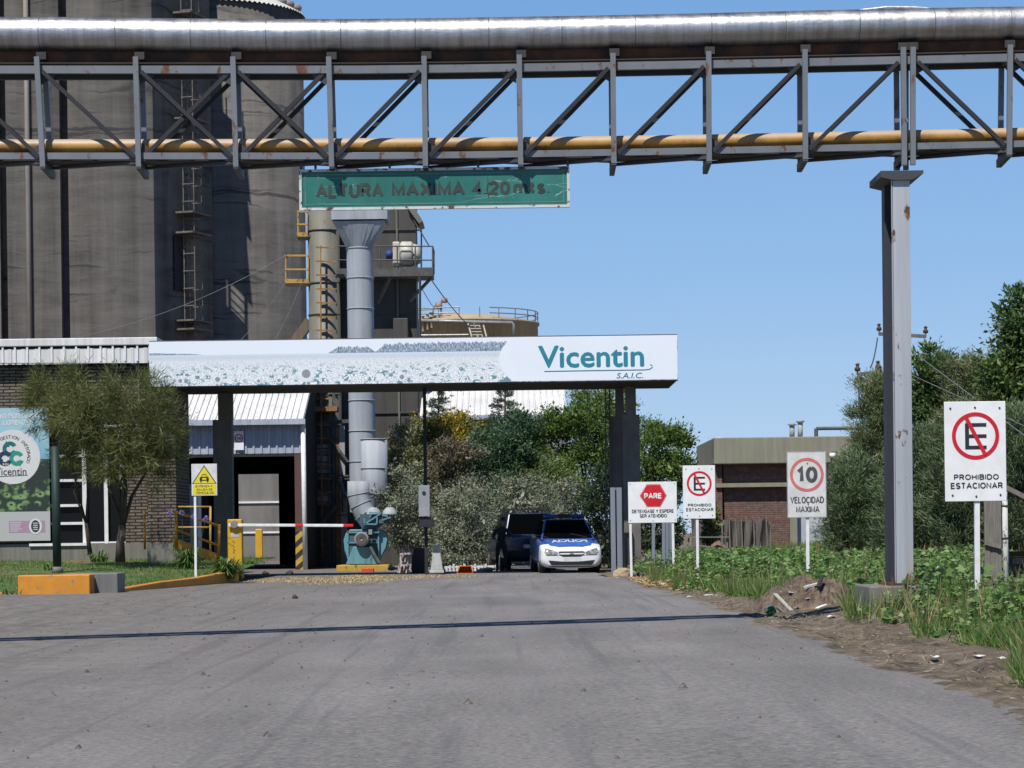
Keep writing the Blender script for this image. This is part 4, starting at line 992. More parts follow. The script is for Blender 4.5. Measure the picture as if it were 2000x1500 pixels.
m = MB(); cc = at(466.5, 856); m.ring(cc, 6.2*s, 8.2*s, DW-.106, DW-.1); m.build('red_ring', RED, r)
m = MB(); p, q = at(462, 858.5), at(471, 853.5); block_text(m, "3.50", p[0], q[0], p[1], q[1], DW-.107, .2); m.build('lettering', BLACK, r)
# wall and yard seen through the warehouse
BLOCKW = M_streak('grey_yard_wall', (.20, .19, .175), (.13, .122, .112), (.15, .14, .13), .9, 0, 2)
yw = thing('yard_wall', 'sunlit grey concrete wall seen through the open warehouse', 'wall', P(500, 1080, 112))
q0, q1 = P(400, 1090, 112), P(560, 890, 112)
MB().box(q0.x, q1.x, 112, 112.3, -.2, q1.z).build('panel', BLOCKW, yw)
for py in (981, 1040): MB().box(q0.x, q1.x, 111.93, 112, P(500, py, 112).z-.04, P(500, py, 112).z+.04).build('ledge', POSTW, yw)
YB = M_rusty('barrier_yellow_paint', (.62, .36, .02), .66, 6, .45, rust=(.25, .15, .05))
fb = thing('barrier_cabinet', 'second yellow barrier cabinet far inside the yard beyond the warehouse', 'barrier')
fb.location = P(505, 1080, 104)
q0, q1 = P(499, 1082, 104), P(512, 1033, 104)
MB().box(q0.x, q1.x, 104, 104.3, .15, q1.z).build('housing', YB, fb, bevel=.03)
MB().box(q0.x-.05, q1.x+.05, 103.95, 104.35, -.1, .15).build('plinth', CONC, fb)

# white barrel-roofed shed on the sky side
DSH = 85.2
sh = thing('storage_shed', 'storage shed with a white ribbed roof sloping above the bushes', 'shed', P(970, 1050, DSH))
za, zb = P(960, 812, DSH).z, P(960, 735, DSH+5).z
corrugated('roof', (X(818, DSH), DSH), (X(1106, DSH), DSH), za, zb, .2, .035, WROOF, sh, (0, 5))
corrugated('wall', (X(818, DSH), DSH+.3), (X(1104, DSH), DSH+.3), -.2, za-.1, .24, .04, BLUEGREY, sh)
MB().box(X(818, DSH), X(1106, DSH), DSH-.1, DSH+.05, za-.12, za+.02).build('gutter', BLUEGREY, sh)
MB().add([(X(1105, DSH), DSH+.3, -.2), (X(1105, DSH), DSH+12, -.2), (X(1105, DSH), DSH+12, zb-2), (X(1105, DSH), DSH+5, zb-.1), (X(1105, DSH), DSH+.3, za-.1)], [(0, 1, 2, 3, 4)]).build('gable', BLUEGREY, sh)

# ================================================================= entrance canopy with picture fascia
DC = 64.5; DCB = 68.0
can = thing('entrance_canopy', 'flat entrance canopy with a long picture fascia of a sunflower field and teal lettering', 'canopy', P(800, 1115, DC+2))
TL, TR = P(291, 669, DC), P(1323, 653, DC); zt = 5.985; zb = 4.86
x0, x1 = TL.x, TR.x
BLK = M_plain('black_soffit_paint', (.030, .029, .028), (.02, .02, .02), 3, .8)
MB().box(x0+.02, x1-.02, DC+.06, DCB, zb-.02, zt-.25).build('roof_slab', BLK, can)
m = MB(); m.box(x0, x1, DC+.05, DC+.09, zb-.03, zb); m.box(x0, x1, DC+.05, DC+.09, zt, zt+.03); m.build('fascia_edge', RAIL, can)
MB().add([(x1+.002, DC+.01, zb), (x1+.002, DCB, zb), (x1+.002, DCB, zt), (x1+.002, DC+.01, zt)], [(0, 1, 2, 3)]).build('side_fascia', M_plain('grey_side_fascia', (.30, .31, .33), (.24, .25, .26), 2), can)
def fascia_mat():
    k = N('printed_sunflower_field').set(.5, 0, .3); x, y, z = k.sep(k.obj)
    hz = .78                                             # horizon height above the panel's base
    d = k.math('ADD', k.math('SUBTRACT', hz, z), .05); d = k.math('MAXIMUM', d, .02)
    v = k.math('MULTIPLY', k.math('LOGARITHM', d, 2.7182818), 7.2); row = k.math('FLOOR', v)
    dq = k.math('POWER', 2.7182818, k.math('DIVIDE', k.math('ADD', row, .5), 7.2))
    u = k.math('ADD', k.math('DIVIDE', k.math('MULTIPLY', x, 6.6), dq), k.math('MULTIPLY', row, 7.37))
    vo = k.n('ShaderNodeTexVoronoi'); vo.inputs['Scale'].default_value = 1; vo.inputs['Randomness'].default_value = .9; k.put(k.comb(u, v, 0.0), vo, 'Vector')
    flower = k.ramp((vo, 0), (.0, (.17, .185, .21)), (.14, (.26, .28, .31)), (.18, (.84, .86, .88)), (.36, (.80, .82, .85)), (.44, (.40, .45, .50)), (.52, (.60, .65, .69)), (.62, (.72, .755, .79)))
    teal = k.ramp(k.noise(k.comb(k.math('MULTIPLY', u, .35), k.math('MULTIPLY', v, .35), 0.0), 1, 4), (.53, 0), (.57, 1))
    gap = k.math('MULTIPLY', k.math('MULTIPLY', k.ramp((vo, 0), (.40, 0), (.46, .9)), teal), k.ramp(d, (.25, .1), (.5, 1)))
    fl = k.mix(gap, flower, (.08, .22, .26))
    pale = k.noise(k.comb(u, k.math('MULTIPLY', v, 3.0), 0.0), .8, 3)
    far = k.ramp(pale, (.38, (.36, .42, .50)), (.62, (.70, .74, .79)))
    field = k.mix(k.ramp(d, (.10, 0), (.24, 1)), far, fl)
    fade = k.ramp(d, (.05, 0), (.13, 1)); field = k.mix(fade, (.62, .69, .80), field)
    sky_ = (.72, .77, .84)
    # distant trees printed along the horizon
    n1 = k.noise(k.scale(k.comb(x, 0.0, 0.0), (5.5, 1, 1)), 1.0, 10, .85)
    tx = k.ramp(k.math('DIVIDE', x, 9.0), (0, .16), (.13, .06), (.16, 0), (.50, 0), (.53, .42), (.61, .40), (.635, .05), (.66, .55), (.78, .62))
    n2 = k.noise(k.scale(k.obj, (9, 1, 5)), 1.6, 8, .8)
    th = k.math('MULTIPLY', k.math('ADD', k.math('ADD', k.math('MULTIPLY', n1, 1.5), -.4), k.math('MULTIPLY', n2, .5)), tx)
    top = k.math('ADD', k.math('MULTIPLY', th, .62), hz)
    intree = k.math('LESS_THAN', z, top)
    tcol = k.ramp(k.noise(k.scale(k.obj, (1.5, 1, .8)), 16, 7, .75), (.42, (.09, .145, .22)), (.62, (.52, .585, .66)))
    c = k.mix(k.math('MULTIPLY', intree, k.ramp(tx, (.01, 0), (.05, 1))), sky_, tcol)
    c = k.mix(k.math('LESS_THAN', z, hz), c, field)
    k.base(c)
    return k.m
me = MB().add([(x0, DC, zb), (x1, DC, zb), (x1, DC, zt), (x0, DC, zt), (x0, DC+.05, zb), (x1, DC+.05, zb), (x1, DC+.05, zt), (x0, DC+.05, zt)], [(0, 1, 2, 3), (5, 4, 7, 6), (0, 4, 5, 1), (3, 2, 6, 7), (0, 3, 7, 4), (1, 5, 6, 2)]).mesh('fascia_panel', fascia_mat())
fo = bpy.data.objects.new('fascia_panel', me); COL.objects.link(fo); me.transform(Matrix.Translation((-x0, -DC, -zb))); fo.parent = can; fo.location = Vector((x0, DC, zb))-Vector(can.location)
m = MB(); pl = P(975, 705, DC); cz_ = (zt+zb)/2; hh_ = (zt-zb)/2-.012
arc = [(pl.x+.34*(abs(t)**2.2)*1.0, cz_-hh_*t) for t in [i/10 for i in range(-10, 11)]]
m.prism(arc+[(x1-.012, cz_-hh_), (x1-.012, cz_+hh_)], DC-.005, DC-.002); m.build('white_field', M_plain('printed_white', (.74, .78, .84), (.71, .75, .81), 1, .5), can)
SFC = M_plain('printed_flower_centre', (.22, .235, .26), (.30, .32, .35), 20); SFP = M_plain('printed_flower_petals', (.74, .77, .81), (.62, .66, .71), 12)
for px, py, r_ in ((425, 741, 12), (598, 730, 15), (352, 744, 7), (683, 744, 9), (640, 746, 6), (785, 736, 8), (816, 745, 6), (910, 740, 9), (941, 738, 7), (505, 744, 6), (737, 745, 6), (868, 743, 6), (545, 743, 6)):
    q = P(px, py, DC); R2 = min(r_*DC/F*1.25, q.z-zb-.02); n_ = 36
    pf = MB().prism([(q.x+R2*(1 if i % 2 else .82)*cos(2*pi*i/n_), q.z+R2*(1 if i % 2 else .82)*sin(2*pi*i/n_)) for i in range(n_)], DC-.003, DC-.0005).build('printed_sunflower', SFP, can)
    MB().disc((q.x, q.z), R2*.45, DC-.0045, DC-.0032, 20).build('flower_centre', SFC, pf)
TEAL = M_plain('teal_print', (.025, .19, .26), (.02, .24, .30), 2, .45)
sC = DC/F
def ctext(s, xa, xb, yt, yb, bold, shear=0, name='lettering'):
    cx = 1158; off = lambda px, py: P(px, py, DC)
    a, b = off(xa, (yt+yb)/2), off(xb, (yt+yb)/2); zc = (a.z+b.z)/2; h = (yb-yt)*sC
    m = MB(); text_fit(m, s, a.x, b.x, zc-h/2, zc+h/2, DC-.008, bold, shear); m.build(name, TEAL, can)
ctext('Vicentin', 1051, 1258, 674, 718, .03); ctext('S.A.I.C.', 1204, 1256, 728, 739, .02, .2)
m = MB(); a = P(1063, 724, DC); 
pts = [P(1063, 725, DC), P(1150, 723.5, DC), P(1258, 722, DC), P(1268, 721, DC), P(1274, 717, DC), P(1273, 713, DC), P(1270, 712, DC)]
for q in pts: q.y = DC-.008
m.tube(pts, .011, 6); m.build('underline_swash', TEAL, can)
# columns
CDK = M_plain('grey_brown_column_plaster', (.155, .145, .135), (.11, .105, .098), 2, .8, bump=.2)
def ccol(xa, xb, yt, D, zb_=-.1, zt_=None, mat=CDK, dep=.45, name='column'):
    a, b = P(xa, yt, D), P(xb, yt, D)
    MB().box(a.x, b.x, D, D+dep, zb_, zt_ if zt_ is not None else a.z).build(name, mat, can, bevel=.01)
zs = zb-.02
ccol(425, 453, 770, 67.2, P(430, 820, 67.2).z, zs, dep=.35, name='column_head'); ccol(415, 452, 820, 67.2, dep=.45)
ccol(1222, 1242, 770, 66.6, P(1230, 810, 66.6).z, zs, dep=.3, name='column_head'); ccol(1216, 1249, 810, 66.6)
ccol(1202, 1218, 770, 67.4, P(1210, 815, 67.4).z, zs, dep=.3, name='column_head'); ccol(1192, 1215, 815, 67.4, dep=.4)
m = MB()
for px in (1183, 1191):
    m.bar(P(px, 1100, 67.3), (P(px, 770, 67.3).x, 67.3, zs), .035, .035, (0, 1, 0))
for i in range(22): m.bar(P(1183, 1095-i*15, 67.3), P(1191, 1087-i*15, 67.3), .02, .02, (0, 1, 0))
m.build('lattice_post', RAIL, can)
m = MB(); a = P(831, 960, 66.2); m.bar((a.x, 66.2, -.05), (P(829, 770, 66.2).x, 66.2, zs), .085, .085, (0, 1, 0)); m.build('thin_post', BLK, can)
# control box on the thin post
cb = thing('control_box', 'grey control box with a round dial mounted on the thin black canopy post', 'box', P(828, 1020, 65.9))
q0, q1 = P(818, 1009, 65.8), P(839, 948, 65.8)
MB().box(q0.x, q1.x, 65.8, 66.1, q0.z, q1.z).build('housing', M_plain('grey_box_paint', (.30, .31, .33), (.24, .25, .26), 4, .5), cb, bevel=.012)
c = P(828, 963, 65.8); MB().disc((c.x, c.z), .05, 65.785, 65.8, 20).build('dial', BLACK, cb)
q0, q1 = P(819, 1030, 65.9), P(846, 1010, 65.9); MB().box(q0.x, q1.x, 65.85, 66.2, q0.z, q1.z).build('lower_box', BLACK, cb, bevel=.01)

# ================================================================= brick office at the left
DB_ = 68.0; sB = DB_/F
BRICK = M_brick('rough_grey_brown_brick', (.135, .105, .082), (.20, .16, .125), (.02, .017, .015), .33, .085, 'x', 1.4, .017)
of = thing('brick_office', 'brown brick office with a white metal roof edge and dark barred windows', 'building', P(120, 1065, DB_))
zw0, zw1 = P(150, 1062, DB_).z, P(150, 714, DB_).z
xw0 = P(-260, 900, DB_).x
def B(px, py=900, D=DB_): return P(px, py, D).x
def Zb(py, px=150, D=DB_): return P(px, py, D).z
def wallpart(xa, xb, za, zb2, name='wall', y=DB_, mat=BRICK, t=.3): MB().box(xa, xb, y, y+t, za, zb2).build(name, mat, of)
wallpart(xw0, B(296), Zb(820), zw1); wallpart(xw0, B(60), zw0, Zb(820)); wallpart(B(243), B(296), zw0, Zb(820))
wallpart(xw0, B(296), 0, zw0, 'plinth', DB_-.02, CONC, .35)
GLS = N('dark_window_glass').set(.25, 0, .15); GLS.base((.008, .008, .009)); GLS = GLS.m
wn_ = MB().box(B(60), B(243), DB_+.2, DB_+.22, zw0, Zb(820)).build('window', GLS, of)
WFR = M_plain('white_window_bars', (.74, .74, .74), (.62, .62, .62), 5, .5)
for py in (890, 938, 987, 1022): MB().box(B(60), B(165), DB_+.10, DB_+.15, Zb(py)-.035, Zb(py)+.035).build('bar', WFR, wn_)
for (px, w) in ((163, .055), (205, .05), (236, .05)): MB().box(B(px)-w, B(px)+w, DB_+.08, DB_+.16, zw0, Zb(820)).build('mullion', WFR, wn_)
for py in (890, 1060): MB().box(B(165), B(243), DB_+.10, DB_+.14, Zb(py)-.02, Zb(py)+.02).build('bar', WFR, wn_)
MB().box(B(60), B(243), DB_+.05, DB_+.18, Zb(833)-.03, Zb(833)+.03).build('head_bar', WFR, wn_)
MB().box(B(56), B(170), DB_-.08, DB_+.12, zw0-.05, zw0+.02).build('sill', WFR, of)
# roof edge
zf0, zf1, zf2, zf3 = Zb(712), Zb(682), Zb(677), Zb(662)
x_r = B(295)
corrugated('fascia_sheet', (xw0, DB_-.25), (x_r, DB_-.25), zf0, zf1, .35, .02, WROOF, of)
MB().box(xw0, B(313), DB_-.31, DB_+4.9, zf2, zf3).build('roof_edge', WROOF, of, bevel=.02)
MB().box(xw0, x_r, DB_-.15, DB_-.1, zf1-.02, zf2+.01).build('shadow_gap', BLK, of)
for i in range(-8, 13): x = B(12+i*23.8); MB().box(x-.025, x+.025, DB_-.285, DB_-.24, zf1-.35, zf2-.004).build('bracket', WFR, of)
MB().box(xw0, B(294), DB_+.31, DB_+4.7, zw1-.02, zf2-.01).build('roof_core', BLK, of)
MB().box(B(296)-.3, B(296), DB_+.302, DB_+4.8, 0, zw1-.03).build('side_wall', BRICK, of)
m = MB(); m.tube([P(-100, 709, DB_-.3), P(255, 709, DB_-.3), P(266, 714, DB_-.15), P(270, 730, DB_-.06), P(272, 800, DB_-.06)], .018, 6); m.build('conduit', WGY, of)
# wing pier
DPI = 65.2; xa, xb = P(288, 900, DPI).x, P(343, 900, DPI).x
MB().box(xa, xb, DPI, DB_-.03, P(300, 1062, DPI).z, P(300, 735, DPI).z).build('pier', BRICK, of)
MB().box(xa-.03, xb+.03, DPI-.03, DB_-.03, -.1, P(300, 1062, DPI).z).build('pier_base', CONC, of)
# banner
DN = DB_-.12; sN = DN/F
bn = thing('banner', 'tall printed banner with a white round emblem hanging on the brick office wall', 'banner', P(30, 1058, DN))
b0, b1 = P(-75, 1058, DN), P(95, 796, DN); bcx = (b0.x+b1.x)/2
def NP(px, py): v = P(60, py, DN); return (P(px, 930, DN).x, v.z)
def npoly(name, pts, mat, lay=1): return MB().prism([NP(*p) for p in pts], DN-.003*lay-.0, DN-.003*lay+.0018).build(name, mat, bn)
bk = N('banner_print').set(.5); x_, y_, z_ = bk.sep(bk.obj)
H_ = b1.z-b0.z; f_ = bk.math('DIVIDE', z_, H_)
skyc = bk.mix(bk.ramp(bk.math('ADD', f_, bk.math('MULTIPLY', bk.noise(bk.obj, 1.5, 4), .35)), (.75, 0), (1.15, 1)), (.10, .30, .44), (.30, .48, .56))
vo = bk.n('ShaderNodeTexVoronoi'); vo.inputs['Scale'].default_value = 4.5; bk.put(bk.comb(x_, bk.math('MULTIPLY', z_, 1.4), 0.0), vo, 'Vector')
flw = bk.ramp((vo, 0), (.0, (.02, .025, .02)), (.2, (.03, .04, .03)), (.24, (.22, .34, .14)), (.5, (.12, .22, .08)), (.62, (.02, .035, .025)))
flw = bk.mix(bk.ramp(bk.noise(bk.obj, 1.4, 3), (.45, 0), (.55, 1)), flw, (.02, .03, .025))
c_ = bk.mix(bk.math('LESS_THAN', f_, .62), skyc, flw); c_ = bk.mix(bk.math('LESS_THAN', f_, .225), c_, (.40, .40, .40))
bk.base(c_)
MB().box(b0.x, b1.x, DN, DN+.03, b0.z, b1.z).build('sheet', bk.m, bn, loc=None)
DARKT = M_plain('banner_dark_lettering', (.03, .035, .04), (.04, .045, .05), 3)
GREYP = M_plain('banner_white_disc', (.60, .61, .61), (.55, .56, .56), 2)
cc = NP(26, 892); MB().disc(cc, 53*sN, DN-.003, DN-.0005, 48).build('white_disc', GREYP, bn)
T1, T2, T3 = M_plain('deep_teal_print', (.012, .15, .15), (.012, .12, .13), 3), M_plain('green_print', (.02, .26, .20), (.02, .22, .18), 3), M_plain('navy_print', (.015, .035, .08), (.015, .03, .06), 3)
for i, ((px, py), mt) in enumerate((((20, 876), T1), ((33, 895), T2), ((10, 895), T3))):
    q = NP(px, py); MB().ring(q, 6.5*sN, 14.5*sN, DN-.006-.0012*i, DN-.0035, 28, .5, 5.9).build('emblem_ring', mt, bn)
    a = (2.0, -1.2, 3.6)[i]; m = MB(); t = [(q[0]+rr*sN*cos(a+da), q[1]+rr*sN*sin(a+da)) for rr, da in ((4, -.4), (17, .0), (12, .75))]
    m.prism(t, DN-.0105-.001*i, DN-.0095); m.build('emblem_arrow', mt, bn)
m = MB(); p, q = NP(5, 908), NP(17, 904); block_text(m, 'SGI', p[0], q[0], p[1], q[1], DN-.012, .22); m.build('lettering', GREYP, bn)
m = MB(); p, q = NP(-10, 928), NP(52, 913); text_fit(m, 'Vicentin', p[0]-.0, q[0], p[1], q[1], DN-.0045, .015); m.build('lettering', DARKT, bn)
m = MB(); m.prism([NP(*p) for p in ((-10, 929.6), (54, 927.6), (55, 928.8), (-10, 931.2))], DN-.005, DN-.003); m.build('underline', DARKT, bn)
for s_t, xa_, xb_, yt, yb in (('PORTUARIO', 18, 84, 807, 817), ('LORENZO', 7, 62, 820, 830), ('COMPLEJO', -54, 14, 807, 817), ('SAN', -27, 1, 820, 830)):
    m = MB(); p, q = NP(xa_, yb), NP(xb_, yt); block_text(m, s_t, p[0], q[0], p[1], q[1], DN-.004, .22); m.build('lettering', GREYP, bn)
arcw = 'SISTEMA DE GESTION INTEGRADO'
for i, ch in enumerate(arcw):
    if ch == ' ': continue
    th_ = radians(208-(208+18)*i/(len(arcw)-1)); R_ = 34*sN; ctr = NP(20, 890)
    vs_, fs_ = text_pts(ch, .02); w2 = max(v.x for v in vs_)/2; k2 = 9.0*sN
    def rot(v): u, w = (v.x-w2)*k2, v.y*k2; a2 = th_-pi/2; return (ctr[0]+R_*cos(th_)+u*cos(a2)-w*sin(a2), DN-.0045, ctr[1]+R_*sin(th_)+u*sin(a2)+w*cos(a2))
    m = MB(); m.add([rot(v) for v in vs_], fs_); m.build('arc_letter', DARKT, bn)
npoly('mauve_strip', [(16, 1040), (87, 1040), (87, 1017), (16, 1017)], M_plain('mauve_print', (.36, .24, .33), (.32, .21, .30), 3), 1)
q = NP(68, 1028); 
m = MB(); m.add([(q[0]+12.5*sN*cos(a), DN-.0065, q[1]+15.5*sN*sin(a)) for a in [2*pi*j/32 for j in range(32)]], [tuple(range(32))]); m.build('seal', GREYP, bn)
m = MB(); m.add([(q[0]+8.5*sN*cos(a), DN-.008, q[1]+12*sN*sin(a)) for a in [2*pi*j/32 for j in range(32)]], [tuple(range(32))]); m.build('seal_core', DARKT, bn)
for t_ in (-6, -2, 2, 6): m = MB(); m.prism([(q[0]-5*sN, q[1]+(t_-.7)*sN), (q[0]+5*sN, q[1]+(t_-.7)*sN), (q[0]+4*sN, q[1]+(t_+.8)*sN), (q[0]-4*sN, q[1]+(t_+.8)*sN)], DN-.0095, DN-.0085); m.build('seal_mark', GREYP, bn)
for i in range(5): 
    p = NP(19, 1021.5+i*4); MB().prism([(p[0], p[1]), (p[0]+(22-i*1.5+6*(i == 3))*sN, p[1]), (p[0]+(22-i*1.5+6*(i == 3))*sN, p[1]+1.2*sN), (p[0], p[1]+1.2*sN)], DN-.0062, DN-.0045).build('small_print', GREYP, bn)
# ================================================================= lawn, kerbs and plants at the left
def G(px, py):
    """Ground point seen at a pixel."""
    D = 40.0
    for _ in range(30):
        v = P(px, py, D); D = max(5, min(200, D*(1-gz(v.x, D))/max(.02, (1-v.z))))
    return P(px, py, D)
KA, KB = Vector((-7.55, 49.2, 0)), Vector((-6.25, 58.4, 0)); KL = Vector((-16, 46.5, 0))
def lawn_z(x, y): return -.05+.022*(y-46)+.05*sm(55, 64, y)+.015*sin(x*2)*sin(y*1.3)
ORANGE = M_rusty('orange_kerb_paint', (.62, .25, .02), .60, 5, .7, stretch=(1, 1, 1), rust=(.36, .26, .16))
def front_y(x):
    return KL.y+(KA.y-KL.y)*(x-KL.x)/(KA.x-KL.x) if x < KA.x else KA.y+(KB.y-KA.y)*(x-KA.x)/(KB.x-KA.x)
lxs = frange(-16, KA.x, .4)+[KA.x]+frange(KA.x+.15, KB.x, .15)+[KB.x-.05]
vs, fs = [], []; nn = 26
for x in lxs:
    y0_ = front_y(x)+.04
    for j in range(nn+1): y = y0_+(68.2-y0_)*j/nn; vs.append((x, y, lawn_z(x, y)))
for i in range(len(lxs)-1):
    for j in range(nn): fs.append((i*(nn+1)+j, (i+1)*(nn+1)+j, (i+1)*(nn+1)+j+1, i*(nn+1)+j+1))
kg = N('lawn_soil_and_grass').set(.95, 0, .2)
kg.base(kg.mix(kg.ramp(kg.noise(kg.obj, 1.0, 5), (.46, 0), (.62, 1)), kg.ramp(kg.noise(kg.obj, 8, 6), (.3, (.035, .085, .015)), (.7, (.07, .14, .03))), (.15, .12, .07)))
me = bpy.data.meshes.new('lawn'); me.from_pydata(vs, [], fs); me.materials.append(kg.m); me.update()
o = bpy.data.objects.new('lawn', me); COL.objects.link(o); o['kind'] = 'structure'
# side of the planter
def kerb(label, pts, w=.16, zt=None, mat=ORANGE, zadd=0.0):
    m = MB(); vs, fs = [], []
    for i, p in enumerate(pts):
        p = Vector(p); d = (Vector(pts[min(i+1, len(pts)-1)])-Vector(pts[max(i-1, 0)])).normalized(); n_ = Vector((-d.y, d.x, 0))
        z1 = lawn_z(p.x, p.y)+.05+zadd; z0 = gz(p.x, p.y)-.1
        for q, z in ((p-n_*.0, z0), (p, z1), (p+n_*w, z1), (p+n_*w, z0)): vs.append((q.x, q.y, z))
    k = len(pts)
    for i in range(k-1):
        for j in range(3): fs.append((i*4+j, i*4+j+1, (i+1)*4+j+1, (i+1)*4+j))
    fs += [(0, 1, 2, 3)[::-1], tuple((k-1)*4+j for j in range(4))]
    m.add(vs, fs); return tag(m.build('kerb', mat, bevel=.02), label, 'kerb', 'orange kerbs of the lawn')
kerb('long orange painted kerb curving along the lawn under the vehicle warning sign', [KA, KA.lerp(KB, .3)+Vector((.04, 0, 0)), KA.lerp(KB, .6)+Vector((.05, 0, 0)), KA.lerp(KB, .9)+Vector((.02, 0, 0)), KB, KB+Vector((-.05, .5, 0)), KB+Vector((-.3, 1.2, 0)), KB+Vector((-.5, 4.5, 0))])
kerb('short orange kerb end poking out left of the orange concrete block', [Vector((-15.5, 46.6, 0)), Vector((-12, 47.2, 0)), Vector((-9.6, 48.2, 0))])
DO = 47.8; q0, q1 = P(35, 1164, DO), P(175, 1122, DO); zg = gz(q0.x, DO)
tag(MB().box(q0.x, q1.x, DO, DO+.55, zg-.05, q1.z).build('concrete_block', ORANGE, bevel=.02), 'big orange painted concrete block at the corner of the lawn', 'block')
GCON = M_streak('grey_block_concrete', (.20, .20, .195), (.13, .13, .128))
q2, q3 = P(120, 1150, DO+.6), P(230, 1119, DO+.6)
tag(MB().box(q2.x, q3.x, DO+.58, DO+1.5, zg-.05, q3.z).build('concrete_block', GCON, bevel=.02), 'bare grey concrete block tucked behind the orange one', 'block')
GRASS = M_leaf('lawn_blades', (0.054, 0.144, 0.024), (0.096, 0.204, 0.036), (0.240, 0.228, 0.084), trans=.3)
n = 26000; xs = NR.uniform(-15, KB.x, n); fy = np.array([front_y(x) for x in xs]); ys = fy+.1+(67.5-fy)*NR.random(n)**1.3
keep = (np.sin(xs*1.3)+np.sin(ys*.9+xs)+NR.normal(size=n)*.8) > -.9
xs, ys = xs[keep], ys[keep]; n = len(xs)
pp = np.stack([xs, ys, [lawn_z(a, b)-.005 for a, b in zip(xs, ys)]], 1)
tag(leaf_mesh('lawn_grass', pp, NR.normal(size=(n, 3))*.45+np.array([0, 0, 1]), NR.uniform(.04, .11, n), .014, GRASS, mid=.2), 'short patchy green grass on the lawn by the office', 'grass', kind='stuff')

BARK = M_plain('grey_brown_bark', (.085, .065, .05), (.045, .036, .03), 9, .95, bump=.6, stretch=(1, 1, .3))
def E(cx, cy, rx, ry, D, rd=None):
    c = P(cx, cy, D); s = D/F; return ((c.x, D, c.z), (rx*s, (rd if rd is not None else rx*s), ry*s))

# wispy trees before the office
def wispy(label, base, ells, n, mat, r, forks, seed):
    global rnd
    t = thing('wispy_tree', label, 'tree', base, 'thin needled trees before the office')
    m = MB(); limbs(m, base, forks, r, 7, .12, trunk_to=Vector(base)+(Vector(forks[0])-Vector(base))*.3); m.build('trunk', BARK, t)
    p, d, ids, nn_ = crown(ells, int(n/170), .20, 170, up=.15, droop=.1, out=.8, flat=.9, shell=.35)
    leaf_mesh('crown', p, d, NR.uniform(.10, .30, len(p)), NR.uniform(.008, .018, len(p)), mat, t, tints(ids, .55), mid=.5, side=nn_)
NEED = M_leaf('olive_needles', (0.06, 0.075, 0.022), (0.11, 0.13, 0.036), (0.2, 0.2, 0.07), trans=.3)
DTt = 61.0
b1_ = P(235, 1097, DTt)
wispy('spreading tree with thin olive needles and forked dark trunk before the office', b1_, [E(225, 830, 105, 75, DTt, 1.1), E(305, 840, 62, 80, DTt, .9), E(150, 800, 60, 45, DTt, .8), E(215, 900, 60, 55, DTt, .9), E(270, 770, 80, 40, DTt, .9), E(325, 900, 34, 55, DTt, .5), E(240, 870, 50, 60, DTt-.5, .6)], 30000, NEED, .10, [P(250, 860, DTt), P(290, 820, DTt), P(215, 850, DTt+.3), P(180, 800, DTt), P(310, 870, DTt-.2)], 1)
b2_ = P(176, 1082, DTt+1.5)
wispy('slimmer tree with sparse olive needles leaning over the banner', b2_, [E(110, 770, 60, 40, DTt+1.2, .8), E(140, 860, 55, 60, DTt+1.2, .8), E(165, 780, 60, 45, DTt+1.4, .8), E(85, 810, 34, 45, DTt+1, .6)], 15000, NEED, .05, [P(150, 880, DTt+1.2), P(110, 800, DTt+1.2), P(170, 800, DTt+1.4)], 2)
m = MB(); a = P(112, 1112, 59.5); m.tube([(a.x, 59.5, a.z-.2), (a.x-.02, 59.5, P(112, 872, 59.5).z)], .10, 12)
pol = thing('green_pole', 'stout dark green pole standing on the lawn before the barred windows', 'pole', (a.x, 59.5, a.z)); m.build('shaft', M_plain('dark_green_pole_paint', (.014, .034, .028), (.01, .025, .022), 3, .6), pol)
MB().tube([(a.x, 59.5, a.z-.1), (a.x, 59.5, a.z+.06)], .14, 12).build('foot', CONC, pol)

# strap leaved clumps
STRAP = M_leaf('strap_leaves', (0.039, 0.098, 0.023), (0.098, 0.182, 0.039), (0.221, 0.260, 0.091), trans=.2, rough=.4)
def strap(label, px, py, D, n, L, spread=.7, flowers=0):
    b = P(px, py, D); pts, dirs, LL = [], [], []
    vs, fs, ti = [], [], []
    t = thing('strap_plant', label, 'plant', b, 'strap leaved plants')
    m = MB()
    for i in range(n):
        a = rnd.uniform(0, 2*pi); l = L*rnd.uniform(.6, 1.1); h = rnd.uniform(.5, 1.0); w = rnd.uniform(.012, .022)
        o_ = Vector((cos(a), sin(a), 0)); s_ = Vector((-sin(a), cos(a), 0)); p0 = b+o_*rnd.uniform(0, spread*.35)
        q = [p0+o_*(l*spread*k*k*1.0)+Vector((0, 0, l*(h*k*1.2-(.55)*k*k*k))) for k in (0, .33, .66, 1)]
        ws = (w, w*1.2, w*.9, .002); vv = []
        for k in range(4): vv += [q[k]-s_*ws[k], q[k]+s_*ws[k]]
        b0 = len(vs); vs += vv; fs += [(b0+2*k, b0+2*k+1, b0+2*k+3, b0+2*k+2) for k in range(3)]; ti += [rnd.random()]*3
    me = MB().add(vs, fs).mesh('leaves', STRAP); at = me.attributes.new('tint', 'FLOAT', 'FACE'); at.data.foreach_set('value', ti)
    link_mesh('leaves', me, t)
    for i in range(flowers):
        a = rnd.uniform(-1, 1); f0 = b+Vector((a*.25, rnd.uniform(-.2, .1), 0)); f1 = f0+Vector((a*.3+.1, -.1, L*rnd.uniform(1.25, 1.5)))
        m = MB(); m.tube([f0, f0.lerp(f1, .5)+Vector((0, 0, .05)), f1], .006, 5); st = m.build('flower_stem', STRAP, t)
        u = unit(NR.normal(size=(60, 3))); leaf_mesh('flower_head', np.array(f1)+u*.02, u, .06, .025, FLOW, st)
